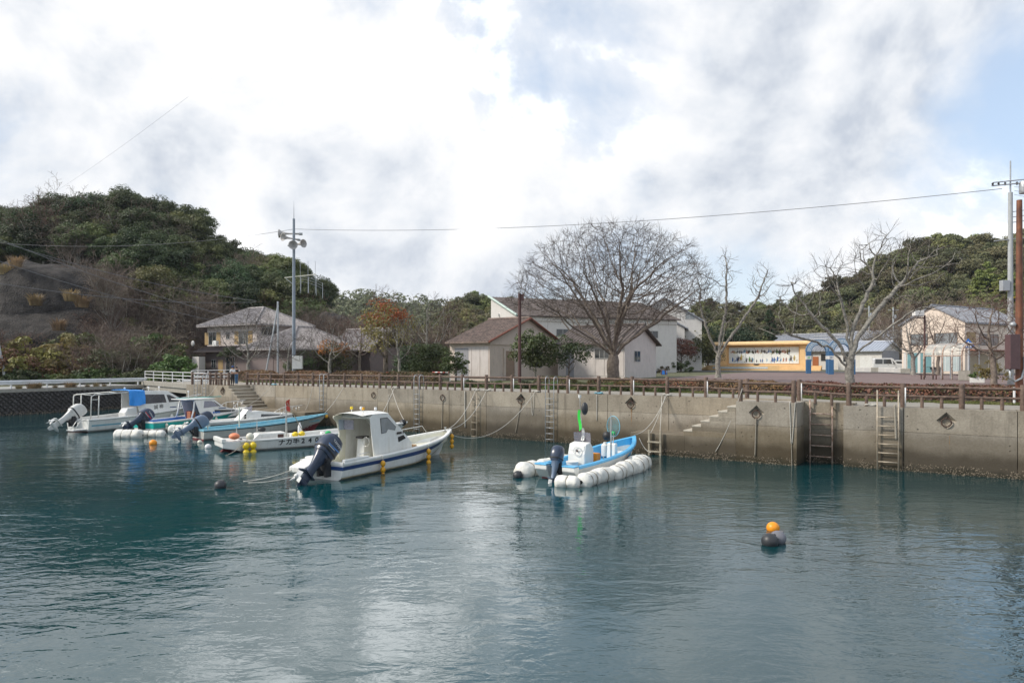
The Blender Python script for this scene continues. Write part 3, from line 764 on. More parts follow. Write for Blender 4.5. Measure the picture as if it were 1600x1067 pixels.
# ------------------------------------------------------------------ hills
def table(t, x):
    if x <= t[0][0]: return t[0][1]
    for (a, b), (c, d) in zip(t[:-1], t[1:]):
        if x <= c: return b + (d-b)*(x-a)/(c-a)
    return t[-1][1]
class Hill:
    """a ridge running along X at depth yr; tab gives photo heights along it, th the height of the trees on it"""
    def __init__(s, tab, yr, foot, th, back=60, ex=1.4, base=2.6):
        s.t = [(XA(px, yr), ZA(py, yr)-th) for px, py in tab]; s.yr = yr; s.foot = foot; s.back = back; s.ex = ex; s.base = base
    def z(s, X, Y):
        zr = table(s.t, X) + 1.2*noise.noise(Vector((X*.08, Y*.08, s.yr)))
        f = s.foot(X) if callable(s.foot) else s.foot
        b = s.base
        if Y < s.yr: k = max(0, (Y-f)/(s.yr-f))**s.ex
        else: k = 1-sstep(Y, s.yr+8, s.yr+s.back)*.8
        return b + max(-1.5, (zr-b))*k + .5*noise.noise(Vector((X*.2, Y*.2, 3)))*min(1, k*4)
    def mesh(s, name, x0, x1, mt, nx=70, ny=30):
        f = s.foot if not callable(s.foot) else min(s.foot(x0), s.foot(x1))
        def fn(a, b):
            X = x0+(x1-x0)*a; Y = f-2+(s.yr+s.back-f)*b
            return Vector((X, Y, s.z(X, Y)))
        return tag(MB().grid(fn, nx, ny).build(name, mt, smooth=True), kind='structure')
left_tab = [(-200, 345), (-100, 335), (0, 319), (30, 311), (66, 302), (141, 299), (195, 301), (255, 308), (285, 326), (315, 355), (360, 386), (400, 392), (436, 402), (475, 410), (494, 420), (503, 440), (515, 466), (545, 490), (575, 520), (600, 560), (640, 575)]
hl = Hill(left_tab, 118, lambda X: 80 if X < -55 else (80+ (X+55)*.7 if X < -37 else 93), 7.2, ex=1.35)
hill_soil = mat('hill_soil', (.075, .058, .038), .9, .4, .25, col2=(.065, .07, .03), bump=.15, bscale=1.2)
hl.mesh('hill', -150, -18, hill_soil)
right_tab = [(1000, 520), (1100, 490), (1180, 464), (1224, 457), (1251, 451), (1291, 429), (1325, 412), (1382, 388), (1416, 370), (1450, 356), (1484, 347), (1517, 348), (1568, 346), (1640, 340), (1800, 350)]
hr = Hill(right_tab, 215, 140, 10.5, 80, 1.1, base=3.4)
hr.mesh('hill', 35, 215, hill_soil)
mid_tab = [(880, 500), (960, 480), (1030, 466), (1060, 458), (1100, 455), (1150, 459), (1210, 463), (1260, 480), (1330, 520)]
hm = Hill(mid_tab, 240, 175, 10.0, 80, 1.0, base=3.4)
hm.mesh('hill', 15, 120, hill_soil)
c_tab = [(640, 545), (680, 505), (700, 476), (716, 459), (735, 452), (752, 453), (772, 458), (800, 466), (850, 480), (900, 500), (960, 540)]
hc = Hill(c_tab, 230, 170, 7.5, 70, 1.0, base=3.4)
hc.mesh('hill', -40, 40, hill_soil)
f_tab = [(430, 470), (480, 458), (530, 452), (570, 450), (610, 455), (650, 458), (690, 462), (740, 468), (800, 475), (900, 480), (1000, 485)]
hf = Hill(f_tab, 480, 330, 7.0, 150, 1.0, base=4)
hf.mesh('hill', -190, 100, hill_soil)

# tree kinds ------------------------------------------------------------------
def leafy_proto(name, seed, rx, rz, zc, mt, nl=46, per=80, size=.34, trunk=True, bark=None, flat=.35):
    o = thing(name, 'x', 'tree', (0, 0, -500))
    if trunk:
        t = MB(); rr = random.Random(seed+90)
        t.tube([(0, 0, -1.2), (.1, .05, zc*.5), (.15, .0, zc)], [.22, .17, .09], 7)
        for k in range(5):
            a = k*1.26+rr.random(); t.tube([(.1, .05, zc*.45+.2*k), (cos(a)*rx*.35, sin(a)*rx*.35, zc*.8+.2*k), (cos(a)*rx*.62, sin(a)*rx*.62, zc+rz*.25)], [.09, .06, .025], 5)
        t.build('trunk', bark or bark_grey, o, smooth=True)
    cm = crown(seed, rx, rz, nl, per, size, zc, flat)
    cm.build('crown', mt, o, fixn=False)
    return o
def place(proto, loc, sc, rz, label, group, cat='tree', szz=None):
    c = proto.copy(); COL.objects.link(c); c.location = loc; c.scale = (sc, sc, sc*(szz or 1)); c.rotation_euler = (0, 0, rz)
    c['label'] = label; c['category'] = cat
    if group: c['group'] = group
    elif 'group' in c: del c['group']
    for ch in PARTS[proto.name]:
        d = ch.copy(); COL.objects.link(d); d.parent = c
    return c
PARTS = {}
def reg(o):
    PARTS[o.name] = [q for q in COL.objects if q.parent == o]; return o
def unreg(o):
    for q in PARTS[o.name]: bpy.data.objects.remove(q)
    bpy.data.objects.remove(o)
PR = {}
PR['ever'] = [reg(leafy_proto('evergreen_tree', 11+i, 3.0, 2.6, 4.2, ever, 64, 170, .20)) for i in range(3)]
PR['everd'] = [reg(leafy_proto('evergreen_tree', 21+i, 2.9, 3.0, 4.2, ever_d, 64, 170, .20)) for i in range(2)]
PR['olive'] = [reg(leafy_proto('broadleaf_tree', 31+i, 2.8, 2.4, 4.0, olive, 60, 150, .20)) for i in range(2)]
PR['far'] = [reg(leafy_proto('hillside_tree', 41+i, 3.2, 2.8, 3.4, far_grn, 54, 110, .32, trunk=False, flat=.6)) for i in range(3)]
PR['farol'] = [reg(leafy_proto('hillside_tree', 51+i, 3.0, 2.6, 3.2, olive, 54, 110, .32, trunk=False, flat=.6)) for i in range(2)]
PR['bush'] = [reg(leafy_proto('bush', 61+i, 1.7, 1.3, 1.2, olive_y if i else olive, 34, 70, .2, trunk=False, flat=.7)) for i in range(2)]
PR['gbush'] = [reg(leafy_proto('bush', 65+i, 1.7, 1.3, 1.2, [ever, mossy][i], 34, 70, .2, trunk=False, flat=.7)) for i in range(2)]
PR['rbush'] = [reg(leafy_proto('bush', 68, 1.6, 1.3, 1.2, hedge_red, 30, 60, .16, trunk=False, flat=.7))]
PR['bamboo'] = [reg(leafy_proto('bamboo_clump', 71, 1.6, 5.0, 5.0, bamboo, 44, 80, .4, trunk=False, flat=.8))]
PR['dry'] = []
def dry_tuft(seed):
    o = thing('dry_grass_tuft', 'x', 'grass tuft', (0, 0, -500)); rr = random.Random(seed); m = MB()
    for _ in range(260):
        a = rr.random()*6.28; r = rr.random()*.5; l = rr.uniform(.5, 1.3); p = Vector((cos(a)*r, sin(a)*r, -.1)); d = Vector((cos(a)*.5*rr.random(), sin(a)*.5*rr.random(), 1)).normalized()
        sd = Vector((-sin(a), cos(a), 0))*.025; q = p+d*l*.6; e = p+d*l+Vector((cos(a), sin(a), -.3))*l*.25
        m.add([p-sd, p+sd, q+sd, q-sd, e], [(0, 1, 2, 3), (3, 2, 4)])
    m.build('blades', dry, o, fixn=False); return reg(o)
PR['dry'] = [dry_tuft(5)]
def shrub_proto(seed, mt, h=3.2, n=9, name='bare_shrub'):
    o = thing(name, 'x', 'shrub', (0, 0, -500)); rr = random.Random(seed); a, b = MB(), MB()
    cfg = dict(seg=(4, 3, 2, 2), kids=(6, 5, 4), tap=(.4, .4, .3, .3), jit=(.13, .2, .25, .3), up=(.05, .05, .04, .02), side=(4, 3, 3, 3), limb=0, ang=(.7, .8, .8), rr=(.6, .6, .6), lr=(.55, .6, .6), **{'from': (.2, .15, .1)}, rmin=.009)
    for k in range(n):
        an = k*2.4; d = Vector((cos(an)*rr.uniform(.2, .8), sin(an)*rr.uniform(.2, .8), 1)).normalized()
        grow(a, b, Vector((cos(an)*.3, sin(an)*.3, -.2)), d, .045, h*rr.uniform(.7, 1.1), 0, cfg, rr)
    a.build('stems', bark_grey if mt is not twig_red else mt, o, fixn=False); b.build('twigs', mt, o, fixn=False)
    return reg(o)
PR['thicket'] = [shrub_proto(81, twig_brown, 3.4), shrub_proto(82, twig_brown, 3.0), shrub_proto(83, twig_red, 3.0)]

rr = random.Random(12)
def scatter(h, n, x0, x1, y0, y1, keep, sep):
    pts = []; tries = 0
    while len(pts) < n and tries < n*40:
        tries += 1; X = rr.uniform(x0, x1); Y = rr.uniform(y0, y1)
        if not keep(X, Y): continue
        if any((X-a)**2+(Y-b)**2 < sep*sep for a, b in pts): continue
        pts.append((X, Y))
    return pts
def rel(h, X, Y):
    f = h.foot(X) if callable(h.foot) else h.foot
    return (Y-f)/(h.yr-f)
def px_of(X, Y): return 800+F*X/Y
def py_of(Z, Y): return HOR-(Z-CAM_H)*F/Y
# evergreens on the upper left hill
gA = 'evergreen wood on the hill behind the tiled house'
for X, Y in scatter(hl, 290, -112, -33, 92, 126, lambda X, Y: rel(hl, X, Y) > (.52 if px_of(X, Y) > 190 else .36) and not (px_of(X, Y) < 190 and py_of(hl.z(X, Y), Y) > 425) and -30 < px_of(X, Y) < 505 and not (150 < px_of(X, Y) < 390 and rel(hl, X, Y) < .62), 2.35):
    k = rr.random(); p = PR['ever' if k < .5 else ('everd' if k < .82 else 'olive')]; p = rr.choice(p)
    lab = {'evergreen_tree': 'dark evergreen tree in the wood on the hill above the rock face', 'broadleaf_tree': 'paler olive-green tree among the evergreens on the hill above the rock face'}[p.name.split('.')[0]]
    place(p, (X, Y, hl.z(X, Y)-.6), rr.uniform(.75, 1.25), rr.random()*6, lab, gA if 'dark' in lab else 'olive trees on the hill behind the tiled house', szz=rr.uniform(.85, 1.1))
for (px, Y, sc) in ((238, 100, 1.25), (262, 99, 1.0), (292, 101, .9)):
    X = XA(px, Y); place(PR['olive'][0], (X, Y, hl.z(X, Y)+1.0), sc, rr.random()*6, 'bright olive crown standing out below the ridge of the rocky hill', 'bright olive crowns below the ridge')
for i, px in enumerate((60, 82, 95, 108, 128, 150, 205, 262, 310, 350, 395, 450)):
    Y = rr.uniform(104, 117); X = XA(px, Y)
    place(PR['thicket'][i % 3], (X, Y, hl.z(X, Y)+(1.5 if i < 6 else 0)), rr.uniform(1.6, 2.2), i, 'leafless grey-brown tree among the evergreens on the hill above the rock face', 'leafless trees in the hill wood', 'tree')
# brown bare thicket on the middle slope
for X, Y in scatter(hl, 150, -82, -30, 82, 108, lambda X, Y: .12 < rel(hl, X, Y) < .66 and 140 < px_of(X, Y) < 560, 1.6):
    place(rr.choice(PR['thicket']), (X, Y, hl.z(X, Y)-.2), rr.uniform(.7, 1.25), rr.random()*6, 'leafless brown shrub in the thicket on the slope beside the rock face', 'bare brown thicket on the slope', 'shrub')
for X, Y in scatter(hl, 62, -84, -33, 80, 104, lambda X, Y: .02 < rel(hl, X, Y) < .6 and px_of(X, Y) < 470 and not (px_of(X, Y) < 175 and rel(hl, X, Y) > .16), 2.2):
    p = rr.choice(PR['gbush'] + PR['bush'])
    place(p, (X, Y, hl.z(X, Y)-.2), rr.uniform(.6, 1.15), rr.random()*6, 'leafy green bush growing among the bare thicket on the slope', 'green bushes on the slope', 'bush')
for i in range(24):
    px = rr.uniform(150, 345); Y = rr.uniform(97, 103); X = XA(px, Y)
    place(PR['thicket'][i % 2], (X, Y, hl.z(X, Y)+.3), rr.uniform(1.4, 2.0), i, 'taller leafless brown tree standing in front of the evergreens on the slope', 'tall leafless trees on the slope', 'tree')
# mixed hedge at the foot of the hill behind the guardrail
for i in range(52):
    px = -60 + i*8.2 + rr.uniform(-4, 4)
    if px > 276: continue
    Y = rr.uniform(75, 84); X = XA(px, Y); k = rr.random()
    if px < 130: p = rr.choice(PR['bush']) if k < .55 else (PR['thicket'][2] if k < .8 else PR['rbush'][0]); lab, gp = 'yellowish olive bush at the foot of the rock face', 'yellowish bushes at the foot of the rock face'
    elif px < 230: p = PR['thicket'][i % 3] if k < .6 else PR['gbush'][0]; lab, gp = 'grey-brown scrub behind the white guardrail', 'scrub behind the guardrail'
    else: p = rr.choice(PR['gbush']) if k < .7 else PR['bush'][0]; lab, gp = 'dark green bush between guardrail and tiled house', 'dark bushes beside the tiled house'
    place(p, (X, Y, LTOP+.1+max(0, Y-79)*.3), rr.uniform(1.0, 2.0) if p not in PR['thicket'] else rr.uniform(1.0, 1.7), rr.random()*6, lab, gp, 'bush')
for i in range(22):
    px = -40 + i*14; Y = rr.uniform(73, 75); p = PR['gbush'][i % 2]
    place(p, (XA(px, Y), Y, LTOP-.2), rr.uniform(.5, .9), rr.random()*6, 'low green undergrowth clump behind the guardrail', 'low undergrowth behind the guardrail', 'bush')

# ------------------------------------------------------------------ rock faces
rock_m = mat('sprayed_rock', (.026, .0235, .022), .95, .5, .9, col2=(.050, .044, .040), bump=.35, bscale=4.5, dirt=.75, dirtcol=(.025, .022, .022), streak=1)
def rock(label, lobes):
    o = None
    root = thing('rock_face', label, 'rock face', (lobes[0][0], lobes[0][1], 0))
    for i, (x, y, z, a, b, c) in enumerate(lobes):
        m = MB().ball((x-lobes[0][0], y-lobes[0][1], z), a, b, c, 90, 60, .16, 1.8, i+1)
        m.v = [tuple(Vector(q)+Vector((1, -1, .6))*(.28*noise.noise(Vector(q)*.55)+.12*noise.noise(Vector(q)*1.6))) for q in m.v]
        m.build('rock_lobe', rock_m, root, smooth=True)
rock('large smooth dark rock dome on the hillside above the bushes', [(-68, 99, 8, 14, 9.5, 11.2), (-67.5, 94.5, 5.5, 16, 8, 7.0)])
rock('smaller dark rock bluff at the end of the hill beyond the tiled house', [(-28.6, 108, 4, 5.0, 6, 8.6), (-32, 104, 4, 5.5, 5, 7.0)])
for i in range(9):
    t = i/8; px = 150+40*t+rr.uniform(-12, 12); Y = 90+rr.uniform(-1.5, 2.5); X = XA(px, Y); py = 420+95*t+rr.uniform(-8, 8)
    place(PR['thicket'][i % 2], (X, Y, ZA(py, Y)-2.4), rr.uniform(.7, 1.1), i, 'leafless brown shrub overhanging the edge of the dark rock dome', 'shrubs at the edge of the rock dome', 'shrub')
for px, py, Y in ((25, 408, 92), (55, 467, 88.3), (110, 460, 88.5), (128, 470, 88.5), (8, 420, 93), (92, 506, 87)):
    place(PR['dry'][0], (XA(px, Y), Y, ZA(py, Y)-.7), 1.5, px, 'tuft of dry straw-coloured grass growing on the dark rock dome', 'dry tufts on the rock dome', 'grass tuft')
for i in range(9):
    a = 4+i*1.05+rr.random()
    place(PR['dry'][0], LB(a, -.35, LTOP-.05), rr.uniform(.35, .7), i, 'dry brown grass tuft on the coping of the stone wall', 'dry tufts on the stone wall', 'grass tuft')

for i in range(20):
    px = 470+i*13+rr.uniform(-5, 5); Y = rr.uniform(86, 97); X = XA(px, Y)
    place(rr.choice(PR['thicket']), (X, Y, G(X, Y)-.2), rr.uniform(1.2, 1.9), rr.random()*6, 'reddish-brown leafless shrub between the tiled house and the pavilion', 'bare shrubs between house and pavilion', 'shrub')
for i in range(14):
    px = 468+i*6.5+rr.uniform(-3, 3); Y = 101+rr.uniform(-2, 1); X = XA(px, Y)
    place(PR['thicket'][i % 3], (X, Y, G(X, Y)+rr.uniform(1.5, 5.0)), rr.uniform(.9, 1.4), i, 'leafless brown shrub clinging to the small rock bluff behind the tiled house', 'shrubs on the small rock bluff', 'shrub')
for i in range(26):
    px = 1372+i*9+rr.uniform(-5, 5); Y = rr.uniform(112, 138); X = XA(px, Y)
    place(PR['thicket'][i % 3], (X, Y, G(X, Y)+max(0, Y-120)*.25), rr.uniform(1.8, 2.8), rr.random()*6, 'brown leafless tree at the foot of the hill behind the cream house', 'bare trees behind the cream house', 'tree')
# right, middle and far hills
g_r = 'wooded hill behind the cream gabled house'
for X, Y in scatter(hr, 225, 62, 190, 150, 222, lambda X, Y: 1175 < px_of(X, Y) < 1640 and rel(hr, X, Y) > .18, 4.0):
    k = rr.random(); p = rr.choice(PR['far'] if k < .7 else PR['farol'])
    place(p, (X, Y, hr.z(X, Y)-.6), rr.uniform(.9, 1.5), rr.random()*6, 'evergreen tree in the wood covering the hill behind the cream gabled house', g_r)
for i in range(7):
    px = 1525+i*10+rr.uniform(-6, 6); Y = rr.uniform(168, 180); X = XA(px, Y)
    place(PR['bamboo'][0], (X, Y, hr.z(X, Y)+2), rr.uniform(.9, 1.3), i, 'tall yellow-green bamboo clump on the hill behind the cream gabled house', 'bamboo on the hill', 'bamboo')
for X, Y in scatter(hm, 75, 20, 112, 178, 246, lambda X, Y: 990 < px_of(X, Y) < 1290, 5.0):
    p = rr.choice(PR['far'] + PR['farol'])
    place(p, (X, Y, hm.z(X, Y)-.6), rr.uniform(.9, 1.5), rr.random()*6, 'tree on the low wooded rise behind the white gabled house', 'wooded rise behind the white house')
for X, Y in scatter(hc, 80, -40, 30, 178, 238, lambda X, Y: 655 < px_of(X, Y) < 860, 4.6):
    p = rr.choice(PR['farol'] if rr.random() < .55 else PR['far'])
    place(p, (X, Y, hc.z(X, Y)-.6), rr.uniform(.9, 1.5), rr.random()*6, 'olive tree on the rounded hill left of the white hall', 'rounded hill left of the white hall')
m = MB(); r3 = random.Random(4)
for _ in range(340):
    X = r3.uniform(-185, 60); Y = r3.uniform(400, 485); zc = hf.z(X, Y)
    for k in range(42):
        d = Vector((r3.gauss(0, 1), r3.gauss(0, 1), r3.gauss(.5, .8))).normalized()
        leaf_quad(m, Vector((X, Y, zc+2.5))+Vector((d.x*5, d.y*5, d.z*4.2)), (d+Vector((0, 0, .4))).normalized(), 1.7, r3)
tag(m.build('distant_wood', far_grn, fixn=False), 'distant grey-green wooded ridge on the skyline', 'wood', kind='stuff')
# ------------------------------------------------------------------ park trees
def in_ell(rr, c, r, n, cond=None, shell=0.):
    out = []
    while len(out) < n:
        p = Vector((rr.uniform(-1, 1), rr.uniform(-1, 1), rr.uniform(-1, 1)))
        if p.length > 1 or p.length < shell: continue
        q = Vector((c[0]+p.x*r[0], c[1]+p.y*r[1], c[2]+p.z*r[2]))
        if cond is None or cond(q): out.append(q)
    return out
def bare(name, label, px, Y, r0, th, blobs, seed, bark, tw, lean=(0, 0), step=.3, infl=3.0, kill=.55, rtip=.011, ntw=3, ltw=.8, cond=None, power=2.3, split=.035, limbs=()):
    """blobs: (centre, radii, count) of the crown volumes the branches reach for"""
    o = thing(name, label, 'tree', at(px, Y, -.05)); rr = random.Random(seed); a, b_ = MB(), MB()
    n = max(3, int(th/.35)); tr = [(lean[0]*(i/n)**1.5+.03*sin(i*1.3), lean[1]*(i/n)**1.5+.03*cos(i*1.7), th*i/n) for i in range(n+1)]
    at_ = []
    for c, r, k in blobs: at_ += in_ell(rr, c, r, k, cond)
    col_tree(a, b_, at_, tr, r0, rr, step, infl, kill, rtip, ntw, ltw, split, power, limbs=[(max(0, n-k), pl) for k, pl in limbs])
    a.tube([(0, 0, -.3), (0, 0, .05), (.02, .02, .5)], [r0*1.6, r0*1.35, r0*1.02], 10, cap=False)
    a.build('trunk', bark, o, smooth=True, fixn=False); b_.build('crown', tw, o, fixn=False)
    return o
zl = []; rz_ = random.Random(2)
for k in range(15):
    az = k*2.399; el = [1.25, .95, .72, .55, .42][k % 5]+rz_.uniform(-.06, .06); L_ = [5.5, 5.2, 4.8, 4.6, 4.4][k % 5]
    pl = []; p = Vector((0, 0, 2.3)); d = Vector((cos(az)*cos(el*.9+.25), sin(az)*cos(el*.9+.25), sin(el*.9+.25)))
    for j in range(4):
        p = p+d*L_/4; pl.append(tuple(p)); d = (d+Vector((cos(az)*.07, sin(az)*.07, -.02*(1.3-el)))+Vector((rz_.gauss(0, .05), rz_.gauss(0, .05), rz_.gauss(0, .03)))).normalized()
    zl.append((k % 3, pl))
bare('zelkova_tree', 'large leafless umbrella-shaped tree in front of the beige pavilion', 958, 56, .50, 2.5, [((0, 0, 5.6), (8.9, 8.9, 7.5), 5600)], 5, bark_brown, twig_dark, step=.30, infl=3.2, kill=.46, rtip=.0115, ntw=4, ltw=.95, cond=lambda q: q.z > 4.0+.25*sqrt(q.x*q.x+q.y*q.y), power=1.8, limbs=zl)
bare('cherry_tree', 'bare pale-barked tree with wide crooked limbs behind the brown fence', 1328, 41, .27, 2.1, [((4.6, .5, 7.9), (2.4, 2.2, 1.6), 300), ((2.2, .5, 8.2), (1.9, 2.0, 1.7), 230), ((-.6, .5, 7.2), (1.6, 1.6, 1.3), 130), ((-2.9, 0, 5.4), (1.9, 2.0, 1.5), 180), ((-4.6, -.3, 3.9), (1.4, 1.4, .9), 60), ((3.4, -1, 5.2), (1.8, 1.6, 1.0), 120)], 31, bark_pale, twig_dark, step=.3, infl=3.4, kill=.5, rtip=.0105, ntw=4, ltw=.85, power=1.85, split=.03,
     limbs=[(0, [(.6, .1, 3.4), (1.8, .3, 4.9), (3.3, .4, 6.6)]), (1, [(-.7, 0, 3.0), (-1.6, 0, 4.0), (-2.4, 0, 4.8)]), (0, [(.3, .3, 3.7), (.9, .4, 5.2), (1.7, .5, 6.9)]), (0, [(.0, .3, 3.6), (-.2, .4, 5.0), (-.5, .5, 6.2)]), (2, [(-1.2, -.2, 2.6), (-2.6, -.3, 3.2), (-4.0, -.3, 3.6)]), (0, [(1.2, -.5, 3.2), (2.6, -.9, 4.4)])])
bare('park_tree', 'slender bare grey tree with upright limbs beside the yellow stage', 1122, 68, .26, 2.2, [((4.3, 0, 9.2), (1.3, 1.4, 2.2), 110), ((1.0, .4, 10.6), (.9, 1.2, 2.6), 100), ((-1.9, 0, 8.6), (1.0, 1.2, 2.6), 90), ((.4, -.6, 6.4), (1.8, 1.6, 1.6), 60)], 41, bark_pale, twig_dark, step=.3, infl=3.6, kill=.5, rtip=.013, ntw=4, ltw=.9, power=1.85, split=.03,
     limbs=[(0, [(1.1, 0, 3.9), (2.5, 0, 5.8), (3.8, 0, 7.7)]), (0, [(.3, .2, 4.4), (.9, .3, 6.8), (1.0, .4, 8.6)]), (0, [(-.8, 0, 4.0), (-1.6, 0, 6.4)]), (1, [(.3, -.4, 3.4), (.5, -.5, 4.8)])])
small = [('bare grey tree in front of the tiled house corner', 388, 70, .19, 1.6, 3.9, 3.0, bark_pale),
         ('low bare tree beside the loudspeaker pole', 450, 66, .13, 1.4, 2.4, 1.7, bark_pale),
         ('bare tree with a forked trunk right of the loudspeaker pole', 515, 64, .15, 1.5, 2.9, 2.3, bark_pale),
         ('thin bare tree behind the forked one near the tiled house annex', 491, 84, .14, 2.0, 2.6, 2.2, bark_grey),
         ('pale bare tree beside the autumn-leaved tree', 624, 62, .13, 1.8, 1.8, 2.2, bark_pale),
         ('tall bare tree right of the autumn-leaved tree', 668, 70, .20, 2.0, 3.7, 3.6, bark_pale),
         ('brown bare tree left of the autumn-leaved tree', 562, 76, .17, 2.0, 3.4, 2.8, bark_brown),
         ('tall bare tree rising behind the autumn-leaved tree', 597, 90, .20, 4.0, 3.0, 4.0, bark_brown),
         ('bare tree with brown twigs right of the tall bare tree', 702, 84, .17, 2.5, 3.2, 3.6, bark_brown),
         ('reddish bare tree below the dark rock bluff', 536, 88, .16, 2.0, 3.4, 2.8, bark_brown),
         ('bare round-headed tree beside the brown street lamp', 1427, 80, .24, 2.0, 3.4, 2.9, bark_grey),
         ('bare tree in front of the cream gabled house', 1466, 78, .18, 2.2, 3.0, 2.6, bark_brown),
         ('bare dense tree beside the concrete utility pole', 1553, 50, .2, 1.7, 3.0, 2.6, bark_brown),
         ('bare tree leaning over the fence behind the rusty pole', 1650, 48, .22, 2.0, 4.0, 3.2, bark_brown),
         ('bare tree behind the low white house', 1392, 118, .2, 2.5, 4.0, 3.4, bark_brown)]
for i, (lab, px, Y, r0, th, rx, rz, bk) in enumerate(small):
    bare('bare_tree', lab, px, Y, r0, th, [((.3*sin(i), 0, th+rz*.95), (rx, rx*.8, rz), int(260+70*rx))], 50+i, bk, twig_dark if bk is not bark_brown else twig_red, step=.26, infl=4, kill=.46, rtip=.012, ntw=4, ltw=.8, power=1.75, split=.03, cond=lambda q, th=th: q.z > th+.4)
# leafy park trees
def leafy(name, label, px, Y, zc, rx, rz, mt, seed, nl=46, per=90, size=.16, ry=None, flat=.4, stem=.09, bk=None, mt2=None, cat='tree', k2=.4):
    o = thing(name, label, cat, at(px, Y, -.05)); t = MB(); rr = random.Random(seed)
    if stem:
        t.tube([(0, 0, -.1), (.05, 0, zc*.5), (.08, .05, zc)], [stem*1.3, stem, stem*.5], 8)
        for k in range(7):
            a = k*.9+rr.random(); f = rr.uniform(.35, .8); t.tube([(.05, 0, zc*f), (cos(a)*rx*.4, sin(a)*rx*.4, zc*f+rz*.35), (cos(a)*rx*.75, sin(a)*rx*.75, zc+rz*rr.uniform(-.1, .5))], [stem*.5, stem*.3, stem*.12], 5)
        t.build('trunk', bk or bark_brown, o, smooth=True)
    crown(seed, rx, rz, nl, per, size, zc, flat, ry).build('crown', mt, o, fixn=False)
    if mt2: crown(seed+7, rx*.95, rz*.9, int(nl*k2), per, size, zc+rz*.25, .0, ry).build('crown', mt2, o, fixn=False)
    return o
leafy('autumn_tree', 'tree with orange and yellow-green autumn leaves behind the fence', 602, 66, 4.6, 2.6, 2.9, olive_y, 5, 40, 55, .17, flat=.7, stem=.22, mt2=autumn, k2=.55)
leafy('evergreen_shrub', 'dense dark evergreen shrub below the tall bare tree', 678, 68, 1.8, 2.6, 1.9, ever, 6, 60, 90, .16, flat=.8, stem=.12)
leafy('evergreen_shrub', 'bright green rounded shrub left of the tiled grille wall', 712, 60, 1.5, 1.1, 1.2, mossy, 7, 36, 60, .14, flat=.6, stem=.06)
leafy('evergreen_shrub', 'dark green shrub beside the autumn-leaved tree trunk', 640, 72, 1.8, 2.0, 1.8, ever_d, 8, 46, 80, .16, flat=.8, stem=.1)
leafy('evergreen_shrub', 'green shrub beside the tiled house annex', 472, 74, 1.6, 1.8, 1.5, ever, 9, 40, 70, .15, flat=.8, stem=.1)
leafy('evergreen_shrub', 'shrub with rusty tips beside the tiled house annex', 520, 76, 2.0, 2.0, 1.9, olive, 10, 40, 70, .16, flat=.8, stem=.1, mt2=autumn)
leafy('pine_shrub', 'small dark garden pine in front of the tiled house', 362, 76, 2.6, 1.3, .9, ever_d, 14, 26, 60, .14, stem=.08)
leafy('young_tree', 'young glossy-leaved tree beside the brown pole', 836, 54, 2.3, 1.75, 1.7, mossy, 11, 44, 55, .17, flat=.7, stem=.06, bk=bark_pale, mt2=ever, k2=.5)
leafy('young_tree', 'loose green tree beside the big umbrella-shaped tree', 888, 55, 2.2, 1.75, 1.6, ever, 12, 36, 45, .16, flat=.6, stem=.06)
leafy('conifer', 'dark evergreen tree behind the left end of the stage', 1106, 118, 4.0, 3.4, 3.6, cypress_g, 15, 60, 80, .26, flat=.8, stem=.16)
leafy('conifer', 'bushy evergreen tree in front of the white gabled house', 1090, 108, 3.4, 3.2, 3.2, olive, 16, 60, 80, .24, flat=.8, stem=.16)
leafy('conifer', 'broad dark evergreen tree behind the stage roof', 1152, 124, 4.4, 4.0, 3.4, cypress_g, 17, 60, 80, .28, flat=.7, stem=.16)
leafy('cypress', 'narrow columnar cypress behind the stage', 1204, 112, 5.4, .95, 4.6, cypress_g, 18, 130, 90, .2, flat=.95, stem=.14)
leafy('maple', 'round reddish-brown leafless-looking shrub tree before the white gabled house', 1064, 100, 3.0, 2.4, 1.9, hedge_red, 19, 46, 80, .16, flat=.5, stem=.1)
leafy('evergreen_shrub', 'dark clipped shrub beside the pavilion end', 1000, 98, 2.2, 1.5, 1.9, ever_d, 20, 36, 70, .18, flat=.7, stem=.08)
leafy('evergreen_shrub', 'olive clipped shrub tree in the white house garden', 1012, 97, 2.0, 1.2, 1.3, olive, 21, 30, 60, .16, flat=.7, stem=.08)
leafy('evergreen_shrub', 'yellowing shrub beside the rusty shelter', 1551, 52, 1.0, 1.2, .8, olive_y, 22, 26, 40, .12, flat=.7, stem=.05)
leafy('ivy_bank', 'green ivy-like undergrowth below the white house garden', 1052, 96, .7, 3.4, 1.0, ever, 23, 50, 80, .16, flat=.7, stem=0, ry=1.4, cat='undergrowth')
leafy('clipped_hedge', 'long dark clipped hedge before the white house garden wall', 1004, 94, .5, 4.6, .75, hedge_grn, 24, 70, 80, .12, flat=.8, stem=0, ry=1.0, cat='hedge')

